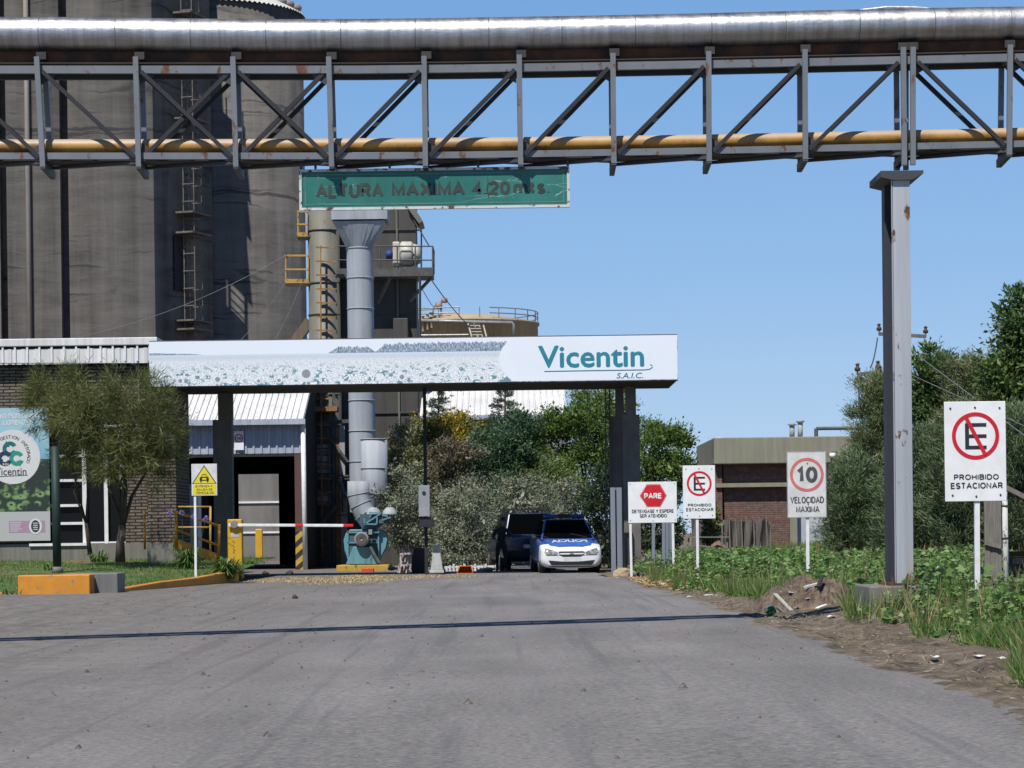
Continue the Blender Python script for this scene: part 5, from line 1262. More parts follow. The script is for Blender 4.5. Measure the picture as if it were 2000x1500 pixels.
FLOW = M_leaf('lilac_petals', (.22, .16, .50), (.35, .28, .62))
strap('leafy strap plant at the end of the orange kerb below the yellow barrier cabinet', 441, 1131, 57.4, 260, .80, .60)
strap('dark strap plant with lilac flower heads in the shade beside the ramp rail', 368, 1116, 60.5, 260, .95, .55, 4)
strap('small strap plant at the foot of the slim tree on the lawn', 193, 1098, 60.2, 70, .45, .6)
strap('tiny leafy sprout on the lawn beside the dark green pole', 94, 1114, 58.5, 25, .3, .4)
strap('tiny leafy sprout at the kerb joint before the orange block', 22, 1161, 47.2, 16, .16, .7)

# ================================================================= bushes behind the canopy
def bush(label, base, ells, n, mat, name='bush', L=(.05, .10), W=.5, cr=.27, per=230, up=.25, droop=0, group='bushes behind the canopy', forks=None, r=.05, shell=.5, a=.45, cat=None, mid=.45, bark=None):
    t = thing(name, label, cat or name.replace('_', ' ').split()[-1], base, group)
    m = MB(); limbs(m, base, forks if forks else [Vector(c)+Vector((0, 0, r_[2]*.2)) for c, r_ in ells][:5], r, 6, .18); m.build('trunk' if name.endswith('tree') else 'stem', bark or BARK, t)
    p, d, ids, nn_ = crown(ells, max(6, int(n/per)), cr, per, up=up, droop=droop, shell=shell)
    k = p[:, 2] > gz(base[0], base[1])-.02; p, d, ids, nn_ = p[k], d[k], ids[k], nn_[k]
    l = NR.uniform(L[0], L[1], len(p))*np.exp(NR.normal(size=int(ids.max())+1)*.28)[ids]*np.exp(NR.normal(size=len(p))*.22)
    leaf_mesh('crown' if name.endswith('tree') else 'foliage', p, d, l, l*W, mat, t, tints(ids, a, seed=len(p)), mid=mid, side=nn_)
    return t
YFL = M_leaf('yellow_and_green_leaves', (0.060, 0.084, 0.024), (0.108, 0.132, 0.036), (0.360, 0.264, 0.024), (0.624, 0.432, 0.036), trans=.3)
YGR = M_leaf('dusty_green_yellow_leaves', (0.095, 0.115, 0.054), (0.176, 0.189, 0.081), (0.324, 0.297, 0.095), trans=.25)
BRN = M_leaf('dry_brown_leaves', (0.085, 0.075, 0.05), (0.15, 0.125, 0.085), (0.2, 0.17, 0.1), trans=.15)
BGR = M_leaf('blue_green_leaves', (0.03, 0.07, 0.032), (0.065, 0.125, 0.06), (0.12, 0.19, 0.1), trans=.25)
LGR = M_leaf('fresh_green_leaves', (0.053, 0.090, 0.022), (0.105, 0.173, 0.038), (0.225, 0.300, 0.075), trans=.3)
SIL = M_leaf('silver_green_leaves', (0.1, 0.125, 0.075), (0.2, 0.225, 0.15), (0.34, 0.36, 0.27), trans=.2)
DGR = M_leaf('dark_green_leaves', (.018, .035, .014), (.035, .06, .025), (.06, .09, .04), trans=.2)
def gp(px, D): v = P(px, 1100, D); return Vector((v.x, D, gz(v.x, D)-.05))
bush('tall bush with dusty yellow green leaves at the silver ducts', gp(790, 82), [E(790, 880, 40, 55, 82, .9), E(800, 940, 55, 50, 82, .9), E(775, 920, 36, 40, 81.5, .6), E(800, 1010, 45, 60, 82, .8)], 24000, YGR)
bush('tall bush with bright yellow blossom on top', gp(865, 84), [E(880, 845, 62, 38, 84, .8), E(850, 870, 50, 45, 84, .8), E(905, 870, 45, 45, 84, .8), E(868, 960, 60, 80, 84, .8)], 26000, YFL)
bush('half dry bush with brown grey leaves among green ones', gp(885, 81), [E(885, 905, 55, 55, 81, .8), E(880, 970, 50, 60, 81, .7)], 13000, BRN, shell=.2, L=(.05, .09))
bush('rounded bush with blue green leaves in the middle of the thicket', gp(975, 82), [E(970, 885, 58, 52, 82, .9), E(1005, 850, 50, 44, 82.5, .8), E(965, 960, 65, 60, 82, .9), E(925, 930, 40, 50, 82, .7)], 36000, BGR)
bush('large fresh green tree rising behind the police cars', gp(1110, 83), [E(1090, 880, 70, 60, 83, 1.2), E(1150, 850, 55, 60, 83, 1), E(1060, 930, 60, 60, 82, 1), E(1150, 790, 35, 32, 83.5, .7), E(1110, 820, 46, 44, 83, .8), E(1070, 850, 44, 40, 83.4, .8), E(1195, 800, 36, 46, 84, .7), E(1160, 930, 55, 80, 83, 1), E(1200, 860, 40, 90, 84, .8)], 66000, LGR, 'broadleaf_tree', group='trees behind the canopy', r=.11)
bush('silvery bush hanging over the fan side of the thin black post', gp(795, 77.5), [E(785, 965, 42, 48, 77.5, .7), E(800, 1020, 45, 55, 77.5, .7)], 20000, SIL, L=(.04, .08), W=.4, droop=.3)
bush('big silvery grey bush arching down between the post and the cars', gp(915, 76), [E(915, 1000, 60, 55, 76, .9), E(890, 1050, 48, 55, 76, .8), E(950, 1040, 45, 50, 76, .7), E(920, 1080, 60, 35, 75.5, .6)], 42000, SIL, L=(.04, .09), W=.35, droop=.5)
bush('silvery bush spilling over behind the car roofs', gp(1040, 78), [E(1020, 970, 60, 40, 78, .9), E(1085, 975, 60, 36, 78, .8), E(1050, 1030, 80, 50, 78.5, .8)], 24000, SIL, L=(.04, .085), W=.42, droop=.3)
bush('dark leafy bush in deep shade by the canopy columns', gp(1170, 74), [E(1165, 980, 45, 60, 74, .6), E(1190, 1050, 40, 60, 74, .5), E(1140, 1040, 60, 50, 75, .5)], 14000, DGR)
bush('lone broadleaf tree with loose crown on the sky side of the canopy', gp(1290, 79), [E(1290, 880, 48, 46, 79, .8), E(1325, 860, 22, 26, 79, .4), E(1262, 930, 40, 60, 79, .7), E(1310, 930, 32, 40, 79, .6), E(1265, 850, 30, 28, 79.5, .5)], 22000, LGR, 'broadleaf_tree', group='trees behind the canopy', r=.09, shell=.35)
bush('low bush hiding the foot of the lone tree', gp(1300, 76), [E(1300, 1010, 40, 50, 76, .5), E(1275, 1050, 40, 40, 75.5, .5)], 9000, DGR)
bush('small yellow green shrub against the shade net fence', gp(1387, 70), [E(1387, 1030, 14, 28, 70, .25), E(1392, 1010, 9, 18, 70, .2)], 4000, YGR, cr=.1, per=60)
# spruces
SPR = M_leaf('spruce_needles', (0.028, 0.056, 0.035), (0.063, 0.105, 0.070), (0.119, 0.168, 0.119), trans=.1)
def spruce(label, px, top, D, wid, seed):
    b = gp(px, D); zt_ = P(px, top, D).z; t = thing('spruce_tree', label, 'tree', b, 'spruces behind the canopy'); rn = random.Random(seed)
    m = MB(); m.tube([b, (b.x+.05, b.y, zt_)], [.12, .02], 8); m.build('trunk', BARK, t)
    pts, dirs = [], []; z = zt_; s_ = D/F
    while z > .8:
        f = (zt_-z); R_ = min(wid*s_, .08+f*.42); nb = 7+int(R_*5)
        for i in range(nb):
            a = rn.uniform(0, 2*pi); R2 = R_*rn.uniform(.65, 1.15); k = max(3, int(R2*9)); dz = rn.uniform(-.1, .1)
            for j in range(k):
                u = (j+1)/k; q = Vector((b.x+cos(a)*R2*u, b.y+sin(a)*R2*u, z+dz-.22*R2*u+.25*R2*u*u))
                for _ in range(26):
                    sd = Vector((-sin(a), cos(a), 0))*rn.uniform(-1, 1)*.09*(1.3-u); pts.append(q+sd+Vector((rn.gauss(0, .03), rn.gauss(0, .03), rn.gauss(0, .025))))
                    dirs.append((cos(a)*.7+rn.gauss(0, .5), sin(a)*.7+rn.gauss(0, .5), .35+rn.gauss(0, .35)))
        z -= rn.uniform(.15, .26)
    leaf_mesh('crown', np.array([tuple(p) for p in pts]), np.array(dirs), NR.uniform(.06, .11, len(pts)), .022, SPR, t)
spruce('dark spruce tip poking up beside the thin black post', 858, 752, 84.6, 60, 3)
spruce('taller dark spruce with open layered branches over the blue green bush', 988, 745, 84.4, 80, 5)

# ================================================================= conifers and trees at the right
CYP = M_leaf('grey_green_cypress_sprays', (0.05, 0.085, 0.038), (0.1, 0.145, 0.066), (0.2, 0.245, 0.125), trans=.15)
CYL = M_leaf('cypress_sprays_with_yellow_tips', (0.05, 0.08, 0.03), (0.12, 0.155, 0.06), (0.36, 0.36, 0.2), trans=.2)
DKL = M_leaf('glossy_dark_leaves', (0.032, 0.067, 0.022), (0.072, 0.128, 0.035), (0.192, 0.248, 0.072), trans=.25)
def conifer(label, px, top, hw, D, n, mat, seed, lo=1075, L=(.06, .17), W=.14, shape=1.0, cat='tree'):
    b = gp(px, D); b.z = gz(b.x, D)-.05; zt_ = P(px, top, D).z; s_ = D/F; R_ = hw*s_; H_ = zt_-b.z
    t = thing('cypress_tree', label, cat, b, 'cypresses along the verge'); r_ = np.random.default_rng(seed)
    m = MB(); m.tube([b, (b.x+.1, b.y, b.z+H_*.5), (b.x, b.y, zt_-.2)], [.16, .1, .02], 8)
    nb = 46; pts, dirs, ids, nrm = [], [], [], []; per = int(1.7*n/nb/7)
    for i in range(nb):
        u = (i+.5)/nb; z0_ = b.z+H_*(.04+.93*u); rr = R_*(min(1, (1-u)*1.9+.10)**shape)*(.55+.6*r_.random())*(1 if u > .12 else .8)
        a = i*2.4+r_.random()*.8; tip = np.array([b.x+cos(a)*rr, b.y+sin(a)*rr, z0_+.25*rr+.1]); root = np.array([b.x, b.y, z0_-.25*rr])
        if i % 3 == 0: m.tube([tuple(root), tuple(root*.5+tip*.5), tuple(tip)], [.04, .025, .008], 5)
        for j in range(7):
            f = .35+.65*(j+.5)/7; c = root+(tip-root)*f+r_.normal(size=3)*.10*R_*np.array([1, 1, .8])
            q = c+r_.normal(size=(per, 3))*np.array([.115, .115, .10])*(.6+.45*R_)
            out = (tip-root)/max(.2, np.linalg.norm(tip-root)); dd = out*.8+r_.normal(size=(per, 3))*.55+np.array([0, 0, .35])
            pts.append(q); dirs.append(dd); ids.append(np.full(per, i*7+j)); nrm.append(unit((q-c)/.12+np.array([cos(a)*.6, sin(a)*.6, .5]))+r_.normal(size=(per, 3))*.35)
    m.build('trunk', BARK, t); p = np.concatenate(pts); d = np.concatenate(dirs); ids = np.concatenate(ids)
    l = r_.uniform(L[0], L[1], len(p)); leaf_mesh('crown', p, d, l, l*W, mat, t, tints(ids, .5, seed=seed), mid=.6, side=np.concatenate(nrm))
conifer('grey green cypress spreading at the end of the row nearest the guardhouse', 1672, 905, 78, 61, 30000, CYP, 1)
conifer('taller cypress with pale yellow tips behind the steel column', 1715, 735, 75, 65, 34000, CYL, 2, shape=.7)
conifer('dense dark cypress standing between the column and the near parking sign', 1800, 850, 85, 58.5, 36000, CYP, 3, shape=.6)
conifer('grey green cypress behind the near parking sign', 1890, 800, 85, 57, 34000, CYP, 4, shape=.6)
conifer('broad cypress cut by the frame edge behind the wooden fence panel', 1990, 800, 85, 56, 30000, CYP, 6, shape=.6)
conifer('pale tipped cypress crowned with cream sprays above the near parking sign', 1905, 700, 75, 67, 36000, CYL, 7, shape=.5)
bush('round headed dark tree with loose leafy sprays above the column side', gp(1815, 70), [E(1825, 745, 52, 55, 70, .9), E(1800, 800, 50, 50, 70, .9), E(1850, 800, 50, 60, 70, .9)], 24000, DKL, 'broadleaf_tree', L=(.08, .17), W=.35, group='trees at the verge', r=.14)
bush('tall bright green tree cut by the frame edge above the cypresses', gp(1995, 64), [E(1990, 640, 36, 70, 64, .9), E(1975, 730, 45, 60, 64, .8), E(2030, 700, 60, 110, 64, 1.0), E(1960, 800, 50, 50, 64, .8)], 30000, DKL, 'broadleaf_tree', L=(.08, .16), W=.42, group='trees at the verge', r=.15, shell=.35)
# ================================================================= weeds and grass on the verge
WEED = M_leaf('broad_weed_leaves', (0.048, 0.115, 0.022), (0.09, 0.19, 0.04), (0.16, 0.26, 0.07), (0.26, 0.33, 0.14), trans=.3, rough=.42)
def verge_front(y): return 3.25+.25*sin(y*.37)+.15*sin(y*1.1)+(.22 if y < 24 else 0)+(-.25 if y > 48 else 0)
P_, D_, L_, T_, S_ = [], [], [], [], []
wr = np.random.default_rng(21)
def plant(x, y, h, k, ls):
    z = gz(x, y); tint = wr.random()
    for _ in range(k):
        u = wr.random(); a = wr.uniform(0, 2*pi); rr = h*.38*(.3+u)
        P_.append((x+cos(a)*rr*.5, y+sin(a)*rr*.5, z+h*(.12+.88*u))); D_.append((cos(a), sin(a), .35-.75*wr.random())); L_.append(ls*(.6+.8*wr.random())); T_.append(min(1, .65*tint+.5*wr.random()))
cnt = 0
while cnt < 2700:
    y = wr.uniform(19, 64); f = verge_front(y); x = f+(wr.random()**1.4)*(6.5 if y > 34 else 4.5)
    if 28 < y < 34.5 and x < 4.6 and y > 0: continue            # rubble heap
    if 25.45 < y < 26.8 and 3.45 < x < 4.35: continue            # column footing
    inn = sm(0, .8, x-f); h = (.12+.42*inn)*(.6+.7*wr.random())*(.62 if y < 43 else .98)
    if y < 34.5 and 1000+5000*x/y < 1655: continue
    if y < 30: h *= .9
    if wr.random() < .42 and y < 34 and not (24.6 < y < 25.5 and 3.4 < x < 4.6): continue
    if y > 50 and x > 6: h *= .7
    plant(x, y, h, int(16+h*62), (.032+.07*wr.random()**1.8)*(.65+.7*h)*1.1); cnt += 1
P_ = np.array(P_); D_ = np.array(D_); L_ = np.array(L_)
tag(leaf_mesh('weeds', P_, D_, L_, L_*.68, WEED, tint=np.array(T_), mid=.4), 'thick broad leaved green weeds covering the verge', 'weeds', kind='stuff')
TG = M_leaf('tall_grass_blades', (0.056, 0.125, 0.025), (0.112, 0.200, 0.044), (0.213, 0.250, 0.075), trans=.3)
n = 95000; y = 12.5+47*NR.random(n)**1.25; f = np.array([verge_front(a) for a in y]); x = f-.12+NR.random(n)**1.5*6
k = (np.sin(x*2.1+y*.7)+np.sin(y*1.9-x)+NR.normal(size=n)*.5 > -.2) & ~((y < 34) & (y > 25) & (1000+5000*x/y < 1650)) & ~((y > 29) & (y < 33.6) & (x < 4.4)) & ~((y > 25.3) & (y < 26.7) & (x > 3.5) & (x < 4.3)); x, y = x[k], y[k]; n = len(x)
pp = np.stack([x, y, [gz(a, b)-.01 for a, b in zip(x, y)]], 1)
l = NR.uniform(.08, .34, n)*np.where(y < 24, .8, 1.0)
tag(leaf_mesh('grass', pp, NR.normal(size=(n, 3))*.38+np.array([0, 0, 1]), l, .012, TG, mid=.3), 'long green grass growing through the weeds', 'grass', kind='stuff')
DRY = M_leaf('dry_seed_grass', (.16, .15, .06), (.27, .22, .10), (.38, .30, .16), trans=.25)
n = 13000; y = NR.uniform(50, 92, n); x = y*NR.uniform(.085, .25, n); k = np.sin(x*1.1)+np.sin(y*.6+x*.7)+NR.normal(size=n)*.6 > .1; x, y = x[k], y[k]; n = len(x)
pp = np.stack([x, y, [gz(a, b)-.01 for a, b in zip(x, y)]], 1)
tag(leaf_mesh('dry_grass', pp, NR.normal(size=(n, 3))*.25+np.array([0, 0, 1]), NR.uniform(.25, .62, n), .018, DRY, mid=.7), 'dry straw coloured seed grass before the guardhouse and cypresses', 'grass', kind='stuff')
n = 34000; y = NR.uniform(58, 96, n); x = y*NR.uniform(.06, .26, n); pp = np.stack([x, y, [gz(a, b)-.01 for a, b in zip(x, y)]], 1)
tag(leaf_mesh('meadow_grass', pp, NR.normal(size=(n, 3))*.3+np.array([0, 0, 1]), NR.uniform(.2, .55, n), .03, TG, mid=.4), 'green meadow grass stretching back to the guardhouse', 'grass', kind='stuff')
# straw litter at the road edge
n = 2600; x = NR.normal(2.95, .28, n); y = NR.normal(49.5, 2.2, n); k = x > 2.45; x, y = x[k], y[k]; n = len(x)
pp = np.stack([x, y, [gz(a, b)+.02+.06*abs(np.sin(a*9)) for a, b in zip(x, y)]], 1)
tag(leaf_mesh('dry_leaves', pp, np.stack([NR.normal(size=n), NR.normal(size=n), NR.normal(size=n)*.25+.1], 1), NR.uniform(.06, .16, n), .035, M_leaf('straw_litter', (.28, .17, .07), (.42, .29, .14), (.5, .38, .22), trans=.1), mid=.5), 'drift of dry straw coloured leaves at the road edge before the stop sign', 'leaf litter', kind='stuff')
n = 2200; y = 13+46*NR.random(n)**1.3; f = np.array([edge(a) for a in y]); x = f+NR.normal(.32, .28, n); k = x > f-.05; x, y = x[k], y[k]; n = len(x)
pp = np.stack([x, y, [gz(a, b)+.012 for a, b in zip(x, y)]], 1)
tag(leaf_mesh('straw', pp, np.stack([NR.normal(size=n), NR.normal(size=n), np.abs(NR.normal(size=n))*.35], 1), NR.uniform(.02, .08, n), .007, M_leaf('straw_bits', (.10, .08, .05), (.22, .175, .11), (.36, .30, .20), trans=.0), mid=.5), 'bits of straw and dead stalks on the bare verge', 'straw', kind='stuff')
n = 9000; y = 14+44*NR.random(n)**1.2; f = np.array([verge_front(a) for a in y]); x = f-.1+NR.random(n)**1.3*5; k = (np.sin(x*3.1+y*.9)+np.sin(y*2.3-x*1.7) > .35) & ~((y < 34) & (y > 25) & (1000+5000*x/y < 1650)) & ~((y > 25.3) & (y < 26.7) & (x > 3.5) & (x < 4.3)); x, y = x[k], y[k]; n = len(x)
pp = np.stack([x, y, [gz(a, b)-.01 for a, b in zip(x, y)]], 1)
tag(leaf_mesh('dead_stalks', pp, NR.normal(size=(n, 3))*.3+np.array([0, 0, 1]), NR.uniform(.12, .55, n), .009, DRY, mid=.6), 'dead straw coloured stalks standing among the weeds', 'stalks', kind='stuff')
# ================================================================= police cars
def paint(name, c, rough=.28, dirt=.25):
    k = N(name).set(rough, 0, .5)
    k.base(k.mix(k.ramp(k.noise(k.obj, 2.5, 6), (.45, 0), (.75, dirt)), c, (.30, .27, .22)))
    k.b.inputs['Coat Weight'].default_value = .4; k.b.inputs['Coat Roughness'].default_value = .1
    return k.m
CWHITE = paint('white_car_paint', (.74, .75, .76), dirt=.35); CBLUE = paint('police_blue_paint', (.018, .06, .24)); CNAVY = paint('deep_blue_paint', (.006, .014, .055))
GLASS = N('dark_car_glass').set(.08, 0, .03); GLASS.base((.002, .0025, .003)); GLASS.b.inputs['Specular Tint'].default_value = (.35, .35, .4, 1); GLASS = GLASS.m
TYRE = M_plain('tyre_rubber', (.022, .021, .02), (.035, .033, .03), 9, .85)
RIM = M_plain('wheel_rim_metal', (.38, .38, .38), (.25, .25, .25), 9, .4, .6)
LENS = N('headlight_lens').set(.12, 0, .6); LENS.base(LENS.ramp(LENS.noise(LENS.obj, 14, 3), (.40, (.12, .12, .11)), (.60, (.42, .41, .39)))); LENS = LENS.m
TRIM = M_plain('black_plastic_trim', (.018, .018, .018), (.03, .03, .03), 6, .6)
def ring_pts(w, zb, zs, zt):
    h = [(0, zb), (.5*w, zb), (.9*w, zb+.03), (w, zb+.16), (w*1.01, (zb+zs)*.52), (w*.985, zs-.03), (w*.93, zs), (w*.6, zt-.012), (w*.3, zt), (0, zt+.004)]
    return h+[(-x, z) for x, z in h[-2:0:-1]]
def loft(stations, name, mats, root, matf, sub=2):
    m = MB(); m.smooth = True; vs = []; n = None
    for (y, w, zb, zs, zt) in stations:
        r_ = ring_pts(w, zb, zs, zt); n = len(r_); vs += [(x, y, z) for x, z in r_]
    k = len(stations)
    for i in range(k-1):
        for j in range(n):
            a = [vs[i*n+j], vs[i*n+(j+1) % n], vs[(i+1)*n+(j+1) % n], vs[(i+1)*n+j]]
            cxm = [sum(p[q] for p in a)/4 for q in range(3)]
            m.cur = matf(*cxm); b0 = None
            m.f.append([i*n+j, i*n+(j+1) % n, (i+1)*n+(j+1) % n, (i+1)*n+j]); m.m.append(m.cur); m.sm.append(True)
    m.f.append(list(range(n))[::-1]); m.m.append(matf(0, stations[0][0], .5)); m.sm.append(True)
    m.f.append([(k-1)*n+j for j in range(n)]); m.m.append(matf(0, stations[-1][0], .5)); m.sm.append(True)
    m.v = vs
    o = m.build(name, mats, root); md = o.modifiers.new('subsurf', 'SUBSURF'); md.levels = md.render_levels = sub
    return o
def bvh_of(o):
    dg = bpy.context.evaluated_depsgraph_get(); dg.update(); return BVHTree.FromObject(o, dg)
def project(vs, bvh, dirn, start, off):
    out = []
    for v in vs:
        o_ = Vector(v)-Vector(dirn)*start; h = bvh.ray_cast(o_, Vector(dirn))
        out.append(tuple((h[0]-Vector(dirn)*off) if h[0] else Vector(v)))
    return out
def fill_poly(pts, step):
    """Fine triangulated fill of an outline (2D), so that it can follow a curved surface."""
    bm = bmesh.new(); vv = [bm.verts.new((x, y, 0)) for x, y in pts]; bm.faces.new(vv)
    x0_, x1_ = min(p[0] for p in pts), max(p[0] for p in pts); y0_, y1_ = min(p[1] for p in pts), max(p[1] for p in pts)
    for a in frange(x0_+step, x1_, step): bmesh.ops.bisect_plane(bm, geom=bm.verts[:]+bm.edges[:]+bm.faces[:], plane_co=(a, 0, 0), plane_no=(1, 0, 0))
    for a in frange(y0_+step, y1_, step): bmesh.ops.bisect_plane(bm, geom=bm.verts[:]+bm.edges[:]+bm.faces[:], plane_co=(0, a, 0), plane_no=(0, 1, 0))
    bmesh.ops.triangulate(bm, faces=bm.faces[:])
    bm.verts.index_update(); vs = [(v.co.x, v.co.y) for v in bm.verts]; fs = [tuple(v.index for v in f.verts) for f in bm.faces]; bm.free()
    return vs, fs
def decal(root, name, pts, bvh, plane, mat, off=.006, step=.05, thick=.0):
    vs, fs = fill_poly(pts, step)
    if plane == 'front': q = project([(x, 0, z) for x, z in vs], bvh, (0, 1, 0), 2, off)
    elif plane == 'rear': q = project([(x, 4, z) for x, z in vs], bvh, (0, -1, 0), 2, off)
    elif plane == 'top': q = project([(x, y, 1) for x, y in vs], bvh, (0, 0, -1), 2, off)
    m = MB(); m.smooth = True; m.add(q, fs); o = m.build(name, mat, root); return o
def wheel(root, x, y, r=.29, w=.18):
    s = 1 if x > 0 else -1
    t = MB(); t.tube([(x-w/2, y, r), (x-w/2+.02, y, r), (x+w/2-.02, y, r), (x+w/2, y, r)], [r-.03, r, r, r-.03], 28); tt = t.build('wheel', TYRE, root)
    m = MB(); m.tube([(x+s*(w/2+.004), y, r), (x+s*(w/2+.012), y, r)], [r*.62, r*.5], 20); m.build('rim', RIM, tt)
    m = MB(); m.tube([(x-s*.2, y, r+.03), (x+s*(w/2-.03), y, r+.03)], r+.055, 24); m.build('wheel_arch', TRIM, root)
def quad_panel(root, name, c, mat, inset=.04, off=.012):
    c = [Vector(p) for p in c]; ctr = sum(c, Vector())/4; n_ = (c[1]-c[0]).cross(c[3]-c[0]).normalized()
    q = [p+(ctr-p).normalized()*inset+n_*off for p in c]; q2 = [p-n_*.01 for p in q]
    MB().add(q+q2, [(0, 1, 2, 3), (7, 6, 5, 4), (0, 4, 5, 1), (1, 5, 6, 2), (2, 6, 7, 3), (3, 7, 4, 0)]).build(name, mat, root)
def cabin(root, pts_b, pts_t, mat, bulge=.02):
    """Greenhouse from four bottom and four top corners (front-left, front-right, rear-right, rear-left)."""
    b, t = [Vector(p) for p in pts_b], [Vector(p) for p in pts_t]
    m = MB(); m.add(b+t, [(0, 1, 5, 4), (1, 2, 6, 5), (2, 3, 7, 6), (3, 0, 4, 7), (4, 5, 6, 7)]); o = m.build('roof', mat, root, bevel=.07); o.modifiers[0].segments = 4
    quad_panel(root, 'windscreen', (b[0], b[1], t[1], t[0]), GLASS, .075, .008)
    quad_panel(root, 'rear_window', (b[2], b[3], t[3], t[2]), GLASS, .09, .008)
    for (i, j, flip) in ((1, 2, 0), (3, 0, 0)):
        b0_, b1_, t0_, t1_ = b[i], b[j], t[i], t[j]
        mb_, mt_ = b0_.lerp(b1_, .5), t0_.lerp(t1_, .5)
        quad_panel(root, 'side_window', (b0_, mb_, mt_, t0_), GLASS, .06, .008); quad_panel(root, 'side_window', (mb_, b1_, t1_, mt_), GLASS, .06, .008)

car = thing('police_car', 'white and blue police saloon car with a blue bonnet parked half in the canopy shade', 'car', (0, 0, 0))
st = [(0, .62, .20, .54, .57), (.03, .71, .14, .575, .605), (.12, .775, .115, .63, .665), (.16, .785, .115, .645, .685), (.45, .81, .115, .735, .775), (.8, .815, .115, .795, .835), (1.12, .815, .115, .845, .885), (1.5, .815, .13, .90, .92), (2.6, .81, .185, .94, .96), (3.3, .80, .20, .95, .975), (3.85, .77, .24, .93, .965), (4.08, .70, .30, .86, .90), (4.14, .62, .36, .74, .78)]
body = loft(st, 'body', [CWHITE, CBLUE], car, lambda x, y, z: 0 if (y < .62 and not (z > .77 and abs(x) < .55)) else 1)
bv = bvh_of(body)
cabin(car, [(-.72, .98, .86), (.72, .98, .86), (.68, 3.45, .95), (-.68, 3.45, .95)], [(-.545, 1.72, 1.39), (.545, 1.72, 1.39), (.53, 2.85, 1.385), (-.53, 2.85, 1.385)], CBLUE)
decal(car, 'bonnet', [(-.50, .26), (-.30, .13), (.30, .13), (.50, .26), (.62, .62), (.64, .98), (-.64, .98), (-.62, .62)], bv, 'top', paint('bright_police_blue', (.03, .125, .47), dirt=.25), .008, .08)
vs_, fs_ = text_pts('POLICIA', .035); a0, a1 = min(v.x for v in vs_), max(v.x for v in vs_); b0_, b1_ = min(v.y for v in vs_), max(v.y for v in vs_)
tv = [(.47-(v.x-a0)/(a1-a0)*.94, .47+(v.y-b0_)/(b1_-b0_)*.36-.10*(1-((v.x-a0)/(a1-a0)*2-1)**2)*0+.0, 1) for v in vs_]
m = MB(); m.add(project(tv, bv, (0, 0, -1), 2, .016), fs_); m.build('bonnet_lettering', CWHITE, car)
decal(car, 'bonnet_gap', [(-.52, .255), (-.31, .118), (.31, .118), (.52, .255), (.50, .262), (.30, .132), (-.30, .132), (-.50, .262)], bv, 'top', TRIM, .010, .05)
for s in (-1, 1): decal(car, 'wing_gap', [(s*.51, .26), (s*.525, .26), (s*.655, .98), (s*.64, .98)][::s], bv, 'top', TRIM, .011, .06)
decal(car, 'cowl', [(-.66, .97), (.66, .97), (.66, 1.05), (-.66, 1.05)], bv, 'top', TRIM, .012, .08)
for s in (-1, 1): MB().bar((s*.5, 1.02, .91), (s*.5-.42, 1.16, 1.01), .015, .012).build('wiper', TRIM, car)
decal(car, 'air_dam', [(-.62, .15), (.62, .15), (.58, .175), (-.58, .175)], bv, 'front', TRIM, .006, .06)
for s in (-1, 1):
    hl = [(s*.40, .465), (s*.345, .52), (s*.48, .585), (s*.66, .635), (s*.70, .54), (s*.64, .475)]
    if s > 0: hl = hl[::-1]
    decal(car, 'headlight', hl, bv, 'front', LENS, .014, .05)
    MB().box(s*.80-.0 if s > 0 else -.93, s*.80+.13 if s > 0 else -.80, 1.12, 1.20, .86, .97).build('mirror', TRIM, car, bevel=.03)
decal(car, 'grille', [(-.34, .525), (-.30, .455), (-.22, .42), (.22, .42), (.30, .455), (.34, .525), (.3, .55), (-.3, .55)], bv, 'front', TRIM, .010, .05)
decal(car, 'grille_bar', [(-.325, .495), (-.28, .472), (.28, .472), (.325, .495), (.31, .508), (-.31, .508)], bv, 'front', CWHITE, .020, .05)
decal(car, 'badge', [(-.06, .476), (-.02, .476), (-.02, .464), (.02, .464), (.02, .476), (.06, .476), (.048, .50), (.02, .50), (.02, .514), (-.02, .514), (-.02, .50), (-.048, .50)], bv, 'front', RIM, .026, .03)
decal(car, 'lower_grille', [(-.60, .325), (-.52, .20), (.52, .20), (.60, .325), (.2, .29), (-.2, .29)], bv, 'front', TRIM, .010, .06)
decal(car, 'number_plate', [(-.22, .29), (.22, .29), (.22, .385), (-.22, .385)], bv, 'front', WHITE_OLD, .018, .1)
for x in (-.70, .70):
    for y in (.75, 3.25): wheel(car, x, y)
lb = MB().box(-.53, .53, 2.0, 2.25, 1.425, 1.52).build('light_bar', M_plain('blue_beacon_lens', (.015, .04, .22), (.02, .06, .3), 9, .2), car, bevel=.03)
MB().box(-.16, .16, 1.99, 2.26, 1.43, 1.525).build('speaker', TRIM, lb, bevel=.01)
for x in (-.4, .4): MB().box(x-.03, x+.03, 2.05, 2.2, 1.38, 1.43).build('foot', TRIM, lb)
decal(car, 'bumper_seam', [(-.72, .445), (.72, .445), (.72, .453), (-.72, .453)], bv, 'front', TRIM, .004, .06)
cp = P(1117, 1120, 65.6); car.location = (cp.x, 65.6, gz(cp.x, 65.6)+.012); car.rotation_euler = (0, 0, radians(4.2))
